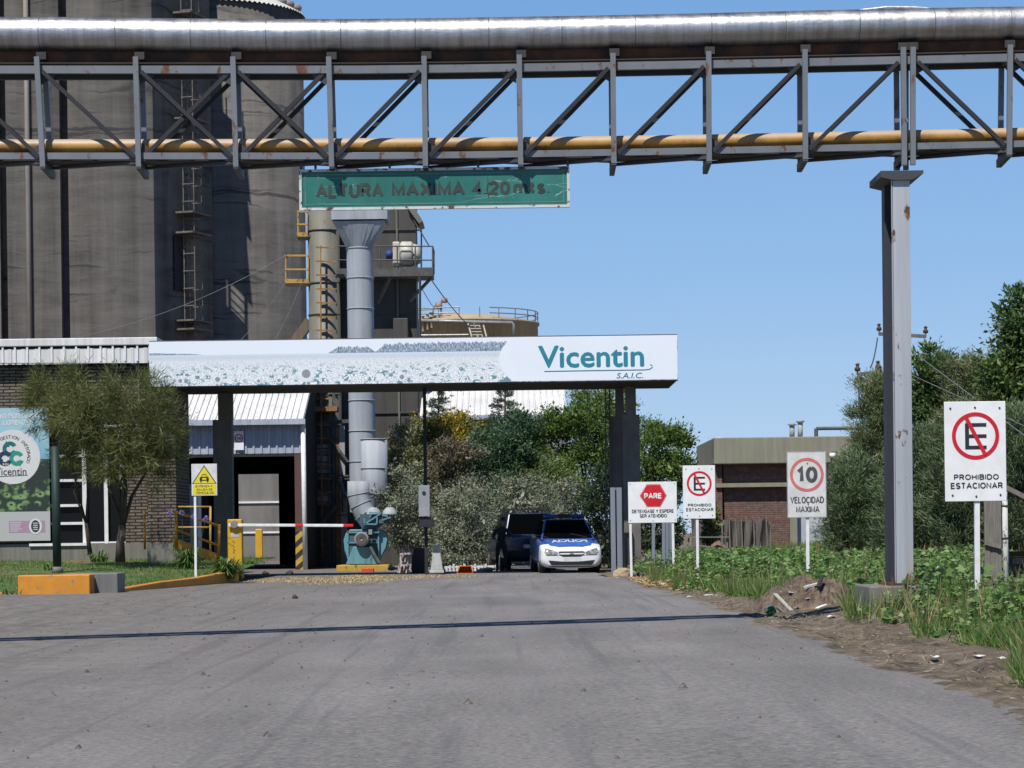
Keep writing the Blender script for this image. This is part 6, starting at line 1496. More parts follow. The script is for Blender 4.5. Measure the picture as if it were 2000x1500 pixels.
# second car, seen from behind its tail lights, in the shade
suv = thing('police_wagon', 'dark blue estate car with roof rack in shade beside the white police car', 'car', (0, 0, 0))
st = [(0, .74, .40, .92, .98), (.06, .79, .30, .98, 1.02), (.4, .82, .24, 1.0, 1.03), (1.4, .83, .22, 1.0, 1.02), (2.8, .83, .22, .98, 1.0), (3.6, .80, .24, .90, .96), (4.1, .74, .28, .78, .84), (4.2, .62, .34, .66, .70)]
body = loft(st, 'body', [CNAVY], suv, lambda x, y, z: 0); bv = bvh_of(body)
cabin(suv, [(-.74, .05, .98), (.74, .05, .98), (.72, 3.1, .98), (-.72, 3.1, .98)], [(-.60, .32, 1.60), (.60, .32, 1.60), (.58, 2.4, 1.60), (-.58, 2.4, 1.60)], CNAVY)
for s in (-1, 1):
    MB().bar((s*.60, .35, 1.66), (s*.60, 2.2, 1.66), .04, .03).build('roof_rail', TRIM, suv)
    tl = [(s*.72, .70), (s*.56, .70), (s*.60, .95), (s*.70, .97)]
    decal(suv, 'tail_light', tl if s < 0 else tl[::-1], bv, 'front', M_plain('tail_light_lens', (.20, .03, .03), (.32, .25, .24), 9, .15), .014, .05)
for y in (.6, 1.9): MB().bar((-.62, y, 1.70), (.62, y, 1.70), .05, .04).build('roof_bar', TRIM, suv)
decal(suv, 'number_plate', [(-.2, .62), (.2, .62), (.2, .72), (-.2, .72)], bv, 'front', WHITE_OLD, .014, .1)
decal(suv, 'bumper', [(-.76, .40), (.76, .40), (.76, .56), (-.76, .56)], bv, 'front', TRIM, .012, .06)
for x in (-.70, .70):
    for y in (.75, 3.3): wheel(suv, x, y, .33, .2)
cp = P(1037, 1115, 71.2); suv.location = (cp.x, 70.8, gz(cp.x, 70.8)+.012); suv.rotation_euler = (0, 0, radians(7))

# ================================================================= person by the shaded car
DP_ = 70.0
def figure(name, label, base, joints, edges, radii, mats, matf):
    me = bpy.data.meshes.new(name); me.from_pydata([Vector(j) for j in joints], edges, []); o = bpy.data.objects.new(name, me); COL.objects.link(o)
    md = o.modifiers.new('skin', 'SKIN'); md.use_smooth_shade = True; md.branch_smoothing = .4
    for i, r_ in enumerate(radii): me.skin_vertices[0].data[i].radius = r_ if isinstance(r_, tuple) else (r_, r_); me.skin_vertices[0].data[i].use_root = i == 0
    sb = o.modifiers.new('subsurf', 'SUBSURF'); sb.levels = sb.render_levels = 2
    dg = bpy.context.evaluated_depsgraph_get(); dg.update(); nm = bpy.data.meshes.new_from_object(o.evaluated_get(dg)); nm.name = name
    bpy.data.objects.remove(o); 
    nm.materials.clear()
    for mt in mats: nm.materials.append(mt)
    for p in nm.polygons: p.material_index = matf(p.center); p.use_smooth = True
    o = bpy.data.objects.new(name, nm); COL.objects.link(o); o.location = base
    return tag(o, label, 'person')
SKIN = M_plain('tanned_skin', (.30, .17, .11), (.26, .14, .09), 4, .5); UNI = M_plain('dark_navy_uniform', (.018, .020, .028), (.03, .032, .042), 8, .85); SHOE = M_plain('black_boot_leather', (.015, .014, .013), (.025, .023, .02), 5, .5)
J = [(0, 0, .86), (0, -.02, 1.02), (.03, -.10, 1.20), (.05, -.16, 1.34), (.06, -.20, 1.42), (.07, -.24, 1.50), (.07, -.26, 1.60), (.07, -.25, 1.66),
     (-.17, -.13, 1.30), (-.24, -.16, 1.08), (-.16, -.34, .98), (-.13, -.42, .96), (.26, -.16, 1.30), (.33, -.22, 1.08), (.30, -.42, 1.04), (.29, -.50, 1.04),
     (-.10, 0, .80), (-.12, -.03, .46), (-.13, .02, .09), (-.14, -.10, .035), (-.14, -.19, .03), (.10, .02, .80), (.13, -.01, .46), (.14, .06, .09), (.15, -.06, .035), (.15, -.15, .03)]
ED = [(0, 1), (1, 2), (2, 3), (3, 4), (4, 5), (5, 6), (6, 7), (3, 8), (8, 9), (9, 10), (10, 11), (3, 12), (12, 13), (13, 14), (14, 15), (0, 16), (16, 17), (17, 18), (18, 19), (19, 20), (0, 21), (21, 22), (22, 23), (23, 24), (24, 25)]
RA = [(.15, .11), (.14, .10), (.165, .115), (.15, .10), .055, .075, .09, .06, .065, .048, .036, .034, .065, .048, .036, .034, .095, .062, .045, .042, .03, .095, .062, .045, .042, .03]
def hand_of(J, ED, RA, wrist, d, up):
    d = Vector(d).normalized(); u = Vector(up); s = d.cross(u).normalized(); w = Vector(J[wrist])
    for k, (o_, l) in enumerate(((-.03, .065), (-.01, .075), (.01, .072), (.03, .058))):
        i = len(J); a = w+d*.05+s*o_; J += [tuple(a), tuple(a+d*l*.5-u*.008), tuple(a+d*l-u*.03)]; ED += [(wrist, i), (i, i+1), (i+1, i+2)]; RA += [.011, .0095, .008]
    i = len(J); J += [tuple(w+d*.02-s*.035-u*.01), tuple(w+d*.05-s*.05-u*.03)]; ED += [(wrist, i), (i, i+1)]; RA += [.012, .009]
hand_of(J, ED, RA, 11, (.2, -1, -.1), (0, 0, 1)); hand_of(J, ED, RA, 15, (0, -1, .0), (0, 0, 1))
k_ = .86; J = [(x*k_, y*k_, z*k_) for x, y, z in J]; RA = [tuple(q*k_ for q in r_) if isinstance(r_, tuple) else r_*k_ for r_ in RA]
def pm_(c):
    if c.z < .10*k_: return 2
    if c.z > 1.43*k_ or (c.y < -.31*k_ and c.z > .9*k_): return 0
    return 1
pb = P(979, 1116, DP_); pb.z = gz(pb.x, DP_)+.01
person = figure('person', 'person in a dark uniform standing in the canopy shade beside the dark blue car', pb, J, ED, RA, [SKIN, UNI, SHOE], pm_)
m = MB(); hc = Vector((.07*k_, -.24*k_, 1.63*k_)); u_, v_ = 14, 7
m.smooth = True; m.add([(hc.x+.088*sin(pi*.62*j/v_)*cos(2*pi*i/u_), hc.y+.02+.10*sin(pi*.62*j/v_)*sin(2*pi*i/u_), hc.z+.095*cos(pi*.62*j/v_)) for j in range(v_+1) for i in range(u_)], [(j*u_+i, (j+1)*u_+i, (j+1)*u_+(i+1) % u_, j*u_+(i+1) % u_) for j in range(v_) for i in range(u_)])
me = m.mesh('hair', SHOE); o = bpy.data.objects.new('hair', me); COL.objects.link(o); o.parent = person
fx = Vector((.07*k_, -.335*k_, 1.585*k_))
m = MB()
m.add([(fx.x-.012, fx.y+.012, fx.z-.03), (fx.x+.012, fx.y+.012, fx.z-.03), (fx.x, fx.y-.014, fx.z-.028), (fx.x, fx.y+.012, fx.z+.012)], [(0, 1, 2), (0, 2, 3), (1, 3, 2)])
o = bpy.data.objects.new('nose', m.mesh('nose', SKIN)); COL.objects.link(o); o.parent = person
for s in (-1, 1):
    m = MB(); m.lathe((fx.x+s*.03, fx.y+.014, fx.z+.01), [(.001, -.008), (.009, 0), (.001, .008)], 8); o = bpy.data.objects.new('eye', m.mesh('eye', SHOE)); COL.objects.link(o); o.parent = person
    m = MB(); m.lathe((fx.x+s*.078, fx.y+.085, fx.z-.01), [(.002, -.028), (.014, 0), (.002, .028)], 8); o = bpy.data.objects.new('ear', m.mesh('ear', SKIN)); COL.objects.link(o); o.parent = person
m = MB(); m.box(fx.x-.022, fx.x+.022, fx.y+.006, fx.y+.016, fx.z-.052, fx.z-.046); o = bpy.data.objects.new('mouth', m.mesh('mouth', RIM)); COL.objects.link(o); o.parent = person

# ================================================================= barrier, ramp rails and small gate furniture
DBR = 62.5
bar_ = thing('barrier_gate', 'yellow barrier cabinet with a lowered white arm tipped in red across the entrance', 'barrier', P(460, 1095, DBR))
q0, q1 = P(445, 1098, DBR), P(472, 1014, DBR); zg = gz(q0.x, DBR)
MB().box(q0.x, q1.x, DBR, DBR+.34, zg, q1.z).build('housing', YB, bar_, bevel=.02)
q2, q3 = P(451, 1049, DBR), P(466, 1041, DBR); MB().box(q2.x, q3.x, DBR-.006, DBR, q2.z, q3.z).build('plate', M_plain('blank_grey_plate', (.45, .46, .47), (.38, .39, .4), 4), bar_)
m = MB(); p_ = P(457, 1068, DBR)
for dx, dz, w, h in ((-.03, .14, .04, .012), (.0, .10, .012, .05), (.02, .12, .03, .02), (-.02, .03, .05, .012), (.01, .0, .012, .06), (-.02, -.03, .03, .02), (.01, -.08, .05, .03), (-.01, -.13, .035, .04), (.02, -.17, .02, .03)): m.add([(p_.x+dx-w/2, DBR-.004, p_.z+dz-h/2), (p_.x+dx+w/2, DBR-.004, p_.z+dz-h*.3), (p_.x+dx+w*.4, DBR-.004, p_.z+dz+h/2), (p_.x+dx-w/2, DBR-.004, p_.z+dz+h*.4)], [(0, 1, 2, 3)])
m.build('worn_marking', M_plain('worn_dark_print', (.12, .07, .02), (.2, .12, .03), 20), bar_)
c = P(458, 1024, DBR); m = MB(); m.tube([(c.x, DBR-.10, c.z), (c.x, DBR, c.z)], .09, 16); m.build('pivot', RIM, bar_)
ya = DBR-.07; a, b = P(446, 1025.5, ya), P(690, 1026.5, ya)
def arm(px0, px1, mat, name, par): 
    t0_, t1_ = (px0-446)/244, (px1-446)/244; return MB().bar(a.lerp(b, t0_), a.lerp(b, t1_), .05, .07, (0, 0, 1)).build(name, mat, par, bevel=.01)
ar = arm(446, 577, POSTW, 'arm', bar_); arm(577.1, 592, RED, 'red_band', ar); arm(592.1, 671, POSTW, 'outer_arm', ar); arm(671.1, 690, RED, 'red_tip', ar)
FLY = M_plain('black_speck', (.012, .012, .012), (.02, .02, .02), 5)
# orange ramp handrail
OR = M_plain('orange_rail_paint', (.62, .27, .025), (.52, .21, .02), 5, .5)
DR = 62.8
hr = thing('ramp_handrail', 'orange handrail sloping down beside the ramp behind the warning sign', 'handrail', P(400, 1095, DR))
for (p_, q_) in (((338, 999), (428, 1027)), ((342, 1034), (428, 1066))):
    MB().tube([P(*p_, DR), P(*q_, DR)], .032, 8).build('rail', OR, hr)
MB().tube([P(428, 1024, DR), P(427, 1098, DR)], .034, 8).build('rail_post', OR, hr)
MB().tube([P(344, 1001, DR), P(344, 1075, DR)], .034, 8).build('rail_post', OR, hr)
m = MB(); pts = [P(*p_, DR+.05) for p_ in ((338, 1050), (428, 1083), (428, 1100), (338, 1075))]
m.prism([(p_.x, p_.z) for p_ in pts[::-1]], DR+.03, DR+.20); m.build('ramp_edge', OR, hr)
hr2 = thing('ramp_handrail', 'pale yellow level handrail just behind the sloping orange one', 'handrail', P(380, 1090, DR+2.5))
for py in (990, 1030): MB().tube([P(348, py, DR+2.5), P(411, py, DR+2.5)], .025, 8).build('rail', YOLD, hr2)
MB().tube([P(411, 989, DR+2.5), P(411, 1096, DR+2.5)], .03, 8).build('rail_post', YOLD, hr2)
hr3 = thing('rail_post', 'single orange rail post standing against the lit brick wall', 'post', P(283, 1072, 64))
MB().tube([P(282, 995, 64), P(283, 1073, 64)], .03, 8).build('shaft', OR, hr3); MB().bar(P(277, 995, 64), P(286, 995, 64), .05, .04).build('cap', OR, hr3)
# white cabinet with red labels behind the ramp
DWC = 72.0
wc = thing('service_cabinet', 'white cabinet with red and yellow labels behind the ramp handrails', 'cabinet', P(365, 1080, DWC))
q0, q1 = P(343, 1088, DWC), P(386, 946, DWC); MB().box(q0.x, q1.x, DWC, DWC+.8, gz(q0.x, DWC), q1.z).build('housing', M_plain('white_cabinet_paint', (.66, .68, .72), (.56, .58, .62), 3, .5), wc, bevel=.02)
for (xa, xb, ya_, yb_, mt) in ((345, 368, 986, 993, RED), (345, 366, 994, 997, RED), (345, 357, 998, 1003, RED), (345, 350, 1004, 1010, YEL), (361, 366, 1012, 1020, YEL)):
    q2, q3 = P(xa, yb_, DWC), P(xb, ya_, DWC); MB().box(q2.x, q3.x, DWC-.008, DWC, q2.z, q3.z).build('label_patch', mt, wc)
# grey delineator post, board bundle, orange scoops, white edging
DDL = 66.2
dl = thing('delineator_post', 'stubby pale grey traffic post with a square cap on the asphalt under the canopy', 'post', P(853, 1118, DDL))
GPL = M_plain('pale_grey_plastic', (.42, .42, .41), (.30, .30, .29), 6, .6)
c = P(853, 1119, DDL); s_ = DDL/F
def fr_(z0_, z1_, w0, w1, name, d0=None): 
    m = MB(); vs = [(c.x+sx*w*s_/2, DDL+.15+sy*w*s_/2, c.z+z*s_) for z, w in ((z0_, w0), (z1_, w1)) for sx, sy in ((-1, -1), (1, -1), (1, 1), (-1, 1))]
    m.add(vs, [(0, 3, 2, 1), (4, 5, 6, 7), (0, 1, 5, 4), (1, 2, 6, 5), (2, 3, 7, 6), (3, 0, 4, 7)]); m.build(name, GPL, dl, bevel=.01)
fr_(0, 6, 29, 27, 'base'); fr_(6.1, 40, 24, 15, 'body'); fr_(40.1, 54, 13, 13, 'cap')
for z_b in (14, 20, 26): fr_(z_b, z_b+2.2, 25-z_b*.24, 24.6-z_b*.24, 'groove_band')
WOODR = M_rusty('red_white_worn_boards', (.46, .42, .40), .50, 5, .8, stretch=(4, 4, .6), rust=(.24, .09, .07))
DBB = 67.0
bb = thing('folded_barrier', 'folded bundle of worn red and white barrier boards leaning by the thin post', 'barrier boards', P(795, 1118, DBB))
for i, px in enumerate((781, 787, 793, 799)):
    MB().bar(P(px-2, 1119, DBB+.08*i), P(px+6, 1072, DBB+.08*i+.1), .085, .03, (0, 1, 0)).build('board', WOODR, bb)
for py in (1082, 1104): MB().bar(P(781, py, DBB-.05), P(803, py-1, DBB-.05), .03, .05, (0, 0, 1)).build('crosspiece', WOODR, bb)
bin_ = thing('rubbish_bin', 'black bin standing behind the folded barrier boards', 'bin', P(817, 1117, DBB+.8))
q0, q1 = P(804, 1119, DBB+.8), P(833, 1074, DBB+.8); MB().box(q0.x, q1.x, DBB+.8, DBB+1.2, gz(q0.x, DBB), q1.z).build('body', BLK, bin_, bevel=.02); MB().box(q0.x-.02, q1.x+.02, DBB+.78, DBB+1.22, q1.z+.003, q1.z+.05).build('lid', TRIM, bin_, bevel=.01)
ORP = M_plain('orange_plastic', (.70, .14, .015), (.58, .11, .012), 5, .45)
sc = thing('orange_scoop', 'open orange plastic tray lying tipped on the asphalt near the grey post', 'tray', P(908, 1121, 67.2))
c = P(908, 1121, 67.0); m = MB(); w, h = .21, .20
m.add([(c.x-w, 67.0, c.z), (c.x+w, 67.0, c.z), (c.x+w*.75, 67.02, c.z+h), (c.x-w*.6, 67.02, c.z+h), (c.x-w*.6, 67.4, c.z+.02), (c.x+w*.6, 67.4, c.z+.02), (c.x+w*.5, 67.35, c.z+h*.8), (c.x-w*.4, 67.35, c.z+h*.8)], [(0, 1, 5, 4), (1, 2, 6, 5), (3, 0, 4, 7), (4, 5, 6, 7), (2, 3, 7, 6)])
o = m.build('tray', ORP, sc); sd = o.modifiers.new('solidify', 'SOLIDIFY'); sd.thickness = .02
MB().bar((c.x-w, 66.99, c.z+.012), (c.x+w, 66.99, c.z+.012), .03, .03).build('lip', ORP, sc)
c = P(718, 1119, 72.0); tag(MB().box(c.x-.17, c.x+.17, 72.0, 72.3, c.z-.02, c.z+.13).build('orange_block', M_plain('red_orange_plastic', (.62, .07, .02), (.5, .06, .02), 6), bevel=.015), 'small red orange block in front of the yellow fan kerb', 'block')
we = thing('picket_edging', 'low white picket edging along the bed of the silvery bush', 'edging', P(920, 1115, 71.5))
for i, px in enumerate(range(872, 972, 7)): 
    a_ = P(px, 1113, 71.5); MB().box(a_.x-.03, a_.x+.03, 71.5, 71.53, 0, a_.z+.09+.04*(i % 3)).build('picket', WHITE_OLD, we)
a_, b_ = P(868, 1108, 71.54), P(972, 1106, 71.54); MB().bar(a_, b_, .03, .06).build('rail', WHITE_OLD, we)
# pale stones along the edge of the asphalt
STONE = M_plain('pale_stone', (.33, .30, .25), (.22, .20, .17), 5, .9, bump=.5, bsc=12)
def rock(name, label, px, py, D, r, mat=STONE, sq=(1, 1, .7), cat='stone', group=None, seed=0):
    rn = random.Random(seed+int(px)); bm = bmesh.new(); bmesh.ops.create_icosphere(bm, subdivisions=2, radius=1)
    c = P(px, py, D)
    ph = [rn.uniform(0, 6) for _ in range(3)]
    for v in bm.verts:
        k = 1+.22*sin(v.co.x*3+ph[0])+.18*sin(v.co.y*4+ph[1])+.15*sin(v.co.z*4+ph[2]); v.co = Vector((v.co.x*sq[0], v.co.y*sq[1], v.co.z*sq[2]))*r*k
    me = bpy.data.meshes.new(name); bm.to_mesh(me); bm.free(); me.materials.append(mat)
    o = bpy.data.objects.new(name, me); COL.objects.link(o); o.location = (c.x, D, c.z+r*sq[2]*.6); return tag(o, label, cat, group)
rock('kerb_stone', 'pale broken kerb stone at the asphalt edge below the stop sign', 1222, 1127, 59.5, .20, M_plain('tan_stone', (.40, .30, .19), (.28, .21, .14), 5, .9), (1.3, .8, .6))
rock('stone', 'dark rubble stone beside the broken kerb stone', 1243, 1130, 58.5, .13, M_plain('dark_rubble', (.13, .11, .09), (.08, .07, .06), 5, .9), (1.2, 1, .7))
for i, (px, py) in enumerate(((858, 1118), (957, 1115), (942, 1118), (766, 1113))): rock('stone', ['small stone right at the foot of the grey traffic post', 'flat stone between the white edging and the dark blue car', 'small stone near the open orange tray', 'stone between the yellow fan kerb and the barrier boards'][i], px, py, 69.5+i*.3, .11, STONE, (1.5, 1, .6))
# grey gate leaves by the canopy columns
GATE = M_streak('blue_grey_gate_paint', (.20, .23, .27), (.14, .16, .19))
g1 = thing('gate_leaf', 'blue grey metal gate leaf folded open against the canopy column', 'gate', P(1204, 1115, 65.8))
for (xa, xb) in ((1194, 1201), (1206, 1214)):
    q0, q1 = P(xa, 1114, 65.8), P(xb, 952, 65.8); MB().box(q0.x, q1.x, 65.8, 65.86, gz(q0.x, 65.8), q1.z).build('stile', GATE, g1)
for py in (955, 1108): MB().bar(P(1194, py, 65.89), P(1214, py, 65.89), .05, .06).build('crossbar', GATE, g1)
g2 = thing('gate_leaf', 'blue grey slatted gate leaf standing in the weeds behind the stop sign', 'gate', P(1300, 1110, 61))
for px in (1276, 1296, 1303, 1310): MB().bar(P(px, 1112, 61), P(px, 1002, 61), .075, .05, (0, 1, 0)).build('slat', GATE, g2)
for py in (1008, 1085): MB().bar(P(1262, py, 61.06), P(1318, py, 61.06), .05, .05).build('crossbar', GATE, g2)

# ================================================================= guardhouse, net fence and utility poles
DG_ = 88.0
gh = thing('guardhouse', 'flat roofed red brown brick guardhouse with a deep olive concrete parapet', 'building', P(1560, 1060, DG_))
RB = M_brick('old_red_brown_brick', (.175, .085, .06), (.115, .06, .048), (.16, .13, .11), .24, .075, 'x', .7, .012)
PAR = M_streak('olive_stained_parapet', (.255, .25, .185), (.185, .18, .135))
def HX_(px, D=DG_): return P(px, 1000, D).x
def HZ(py, D=DG_): return P(1540, py, D).z
xl, xr = HX_(1416), HX_(1800)
MB().box(xl, HX_(1545), DG_+.5, DG_+8, -.2, HZ(905)).build('wall', RB, gh)
MB().box(HX_(1545)+.01, HX_(1560), DG_+.5, DG_+8, -.2, HZ(905)).build('olive_pilaster', PAR, gh)
MB().box(HX_(1560)+.01, xr, DG_+.9, DG_+8, -.2, HZ(905)).build('recessed_wall', M_plain('pale_blue_wall', (.42, .46, .50), (.33, .36, .40), 2), gh)
MB().box(HX_(1398), HX_(1413)-.01, DG_+.3, DG_+8, -.2, HZ(905)).build('side_wall', RB, gh)
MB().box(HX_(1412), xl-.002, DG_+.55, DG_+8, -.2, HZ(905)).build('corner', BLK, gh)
MB().box(HX_(1396), xr, DG_, DG_+8.3, HZ(905)+.003, HZ(853)).build('parapet', PAR, gh, bevel=.03)
MB().box(HX_(1400), HX_(1545), DG_+.2, DG_+.495, HZ(950), HZ(942)).build('string_course', PAR, gh)
MB().box(HX_(1386), HX_(1412), DG_+.2, DG_+.35, HZ(853)+.004, HZ(851)).build('spout', WHITE_OLD, gh)
for px, py in ((1547, 832), (1563, 826)):
    m = MB(); m.tube([P(px, 856, DG_+2), P(px, py, DG_+2)], .09, 10); m.lathe(P(px, py, DG_+2), [(.09, 0), (.17, .05), (.05, .12)], 10); m.build('flue', WGY, gh)
m = MB(); rail(m, [P(1594, 853, DG_+2), P(1594, 837, DG_+2), P(1700, 836, DG_+2)], .07); m.build('roof_pipe', RAIL, gh)
sl = thing('wall_lamp', 'small white floodlight on the olive guardhouse parapet', 'lamp', P(1625, 890, DG_)); p_ = P(1625, 890, DG_)
MB().tube([(p_.x-.1, DG_-.15, p_.z), (p_.x+.1, DG_-.18, p_.z)], .09, 10).build('housing', WHITE, sl); MB().bar((p_.x, DG_-.01, p_.z+.05), (p_.x, DG_-.15, p_.z), .03, .03).build('bracket', RAIL, sl)
# shade net fence
DNF = 72.0
nf = thing('net_fence', 'dark grey shade netting sagging between thin posts before the guardhouse', 'fence', P(1455, 1085, DNF))
NETM = N('frayed_shade_net').set(.9); nz_ = NETM.noise(NETM.scale(NETM.obj, (9, 9, .8)), 1.2, 6, .7)
NETM.base(NETM.ramp(nz_, (.3, (.055, .05, .045)), (.7, (.16, .145, .13)))); tr = NETM.n('ShaderNodeBsdfTransparent'); mx = NETM.n('ShaderNodeMixShader')
NETM.put(NETM.ramp(NETM.noise(NETM.scale(NETM.obj, (14, 14, 1.5)), 1.5, 6, .7), (.52, .0), (.64, .55)), mx, 0); NETM.l(NETM.b, 0, mx, 1); NETM.l(tr, 0, mx, 2); NETM.l(mx, 0, NETM.out, 0)
tops = [(1349, 1005), (1366, 1012), (1381, 1010), (1400, 1008), (1410, 1013), (1424, 1009), (1437, 1015), (1448, 1017), (1458, 1010), (1472, 1013), (1483, 1010), (1497, 1012), (1504, 1022)]
m = MB(); m.smooth = True; vs, fs = [], []
for i in range(61):
    u = i/60*(len(tops)-1); k = min(int(u), len(tops)-2); f = u-k
    px = tops[k][0]*(1-f)+tops[k+1][0]*f; py = tops[k][1]*(1-f)+tops[k+1][1]*f+5*sin(pi*f)
    for j in range(9):
        w = j/8; q = P(px+2*sin(i*.9+w*3), py+(1090-py)*w, DNF+.5*(i/60)+.08*sin(i*.7+w*2)); vs.append(q)
for i in range(60):
    for j in range(8): fs.append((i*9+j, i*9+j+1, (i+1)*9+j+1, (i+1)*9+j))
m.add(vs, fs); m.build('netting', NETM.m, nf)
GWD = M_plain('grey_stake_wood', (.22, .20, .18), (.14, .125, .11), 8, .9, stretch=(4, 4, .5))
for i, (px, py) in enumerate(tops[3::1]): MB().tube([P(px, py-3, DNF+.05+.05*i), P(px+3, 1092, DNF+.05+.05*i)], .022, 6).build('stake', GWD, nf)
# trestle made of planks in front of the net
DTR = 66.0
tr_ = thing('plank_trestle', 'rough plank trestle with a small stone pile in front of the netting', 'trestle', P(1388, 1085, DTR))
MB().bar(P(1340, 1049, DTR), P(1423, 1049, DTR), .10, .03).build('plank', GWD, tr_); MB().bar(P(1362, 1065, DTR-.1), P(1427, 1074, DTR-.1), .12, .04).build('plank', GWD, tr_)
for px in (1345, 1420): MB().bar(P(px, 1049, DTR+.04), P(px, 1095, DTR+.04), .04, .04, (0, 1, 0)).build('leg', GWD, tr_)
rock('stone', 'reddish stone heap under the plank trestle', 1405, 1082, 66.3, .22, M_plain('reddish_stone', (.22, .12, .09), (.15, .09, .07), 5, .9), (1, .8, .9))
# utility poles
UW = M_plain('grey_pole_wood', (.17, .15, .13), (.10, .09, .08), 7, .9, stretch=(3, 3, .3)); INS = M_plain('brown_insulator', (.10, .06, .045), (.06, .04, .03), 8, .3)
def upole(label, px, top, D, arms):
    t = thing('utility_pole', label, 'pole', gp(px, D), 'utility poles behind the column'); MB().tube([gp(px, D), P(px, top, D)], [.16, .12], 10).build('shaft', UW, t)
    for (xa, ya_, xb, yb_) in arms:
        ar = MB().bar(P(xa, ya_, D-.16), P(xb, yb_, D-.16), .12, .12).build('cross_arm', UW, t)
        for px_, py_ in ((xa+1, ya_), (xb-1, yb_)):
            c = P(px_, py_, D-.16); MB().lathe((c.x, c.y, c.z), [(.02, 0), (.02, .10), (.09, .12), (.10, .2), (.05, .26), (.05, .3), (.08, .33), (.01, .38)], 10).build('insulator', INS, ar)
    return t
u1 = upole('weathered utility pole with a low cross arm and a hanging black insulator', 1716, 716, 82, [(1674, 732, 1716, 727)])
c = P(1678, 742, 81.8); m = MB(); m.lathe((c.x, c.y, c.z), [(.02, .12), (.13, .08), (.14, .02), (.12, 0), (.14, -.03), (.14, -.1), (.05, -.13), (.01, -.2)], 12); m.build('hanging_insulator', M_plain('black_insulator', (.02, .02, .02), (.03, .03, .03), 4, .3), u1)
upole('taller utility pole whose cross arm shows on both sides of the steel column', 1752, 640, 92, [(1716, 652, 1809, 657)])
cable('dark jumper wire between the two utility pole cross arms', [P(1714, 660, 88), P(1700, 718, 82)], .022, sag=.15)
cable('dark drop wire dangling below the hanging black insulator', [P(1678, 750, 81.8), P(1677, 765, 81.8), P(1680, 795, 81.8), P(1686, 825, 81.5)], .022)
cable('pale line wire running off above the cypresses, upper one', [P(1800, 700, 66), P(2040, 880, 50)], .012, GW)
cable('pale line wire running off above the cypresses, lower one', [P(1775, 730, 64), P(2040, 850, 50)], .012, GW)
# wooden fence panel and white post at the frame edge
DFP = 27.5
fp = thing('fence_panel', 'tall narrow panel of grey upright boards behind the near parking sign', 'fence', P(1940, 1180, DFP))
for i in range(4): 
    xa, xb = 1925+i*7.6, 1925+i*7.6+7.1; q0, q1 = P(xa, 1195, DFP), P(xb, 950, DFP); MB().box(q0.x, q1.x, DFP+.006*(i % 2), DFP+.025+.006*(i % 2), gz(q0.x, DFP)-.1, q1.z).build('board', GWD, fp)
MB().bar(P(1924, 1060, DFP-.02), P(1955, 1068, DFP-.02), .03, .045).build('batten', GWD, fp)
wp = thing('white_post', 'peeling white post with wire ties beside the grey board panel', 'post', P(1964, 1170, DFP-.2)); PEEL = M_rusty('peeling_white_paint', (.58, .58, .55), .55, 8, .8, stretch=(2, 2, 1), rust=(.15, .13, .11))
a_, b_ = P(1962, 960, DFP-.2), P(1966, 1180, DFP-.2); b_.z = gz(b_.x, DFP)-.1; MB().tube([a_, b_], .030, 10).build('shaft', PEEL, wp)
for py in (988, 1051): c = P(1963, py, DFP-.2); MB().tube([c-Vector((0, 0, .01)), c+Vector((0, 0, .01))], .034, 10).build('wire_tie', RAIL, wp)
tag(MB().bar(P(1960, 950, DFP+.2), P(2040, 990, DFP+.2), .05, .06, (0, 1, 0)).build('loose_plank', GWD), 'pale plank slanting away behind the white post at the frame edge', 'plank')
lw = thing('low_wall', 'low dark mesh panel topped by a pale rail at the frame edge', 'wall', P(1990, 1150, DFP+1)); q0, q1 = P(1973, 1200, DFP+1), P(2080, 1086, DFP+1)
MB().box(q0.x, q1.x, DFP+1, DFP+1.1, gz(q0.x, DFP)-.1, q1.z).build('mesh_panel', M_plain('dark_mesh', (.07, .075, .045), (.12, .12, .07), 30, .9, bump=.6), lw); MB().box(q0.x, q1.x, DFP+.96, DFP+1.14, q1.z+.003, q1.z+.06).build('rail', RUST, lw)
MB().box(q0.x+.03, q1.x, DFP+.94, DFP+.995, q1.z-.08, q1.z-.01).build('pale_rail', GWD, lw)

# ================================================================= rubble heap and litter
RH = Vector((3.42, 31.2, 0)); hm = N('rubble_soil').set(.95, 0, .2)
hm.base(hm.ramp(hm.noise(hm.obj, 6, 8, .7), (.3, (.06, .045, .035)), (.5, (.15, .115, .085)), (.7, (.27, .22, .165)))); hm.bump(hm.noise(hm.obj, 14, 7, .7), .9, .06)
c0 = P(1578, 1195, 31.0); vs, fs = [], []; nx, ny = 46, 30
hrn = np.random.default_rng(8)
for j in range(ny):
    for i in range(nx):
        x = c0.x-.75+1.5*i/(nx-1); y = 30.3+2.4*j/(ny-1); u = (x-c0.x)/.68; v = (y-31.4)/1.05
        h = max(0, 1-u*u-v*v)**.8*.30*(1+.25*sin(x*9+1)*sin(y*6)); edge_ = max(0, min(1, (1.15-u*u-v*v)*2))
        vs.append((x, y, gz(x, y)-.06+edge_*.06+h+edge_*.02*hrn.normal()))
for j in range(ny-1):
    for i in range(nx-1): fs.append((j*nx+i, j*nx+i+1, (j+1)*nx+i+1, (j+1)*nx+i))
tag(MB().add(vs, fs).build('rubble_heap', hm.m), 'low heap of brown soil and rubble at the verge full of litter', 'rubble heap')
heap_b = BVHTree.FromPolygons([Vector(v) for v in vs], fs)
def HP(px, py, lift=0):
    """Point of the heap (or ground) seen at a pixel."""
    o_ = Vector((0, 0, CAMH)); d = (P(px, py, 30)-o_).normalized(); h = heap_b.ray_cast(o_, d)
    return (h[0] if h[0] else G(px, py))+Vector((0, 0, lift))
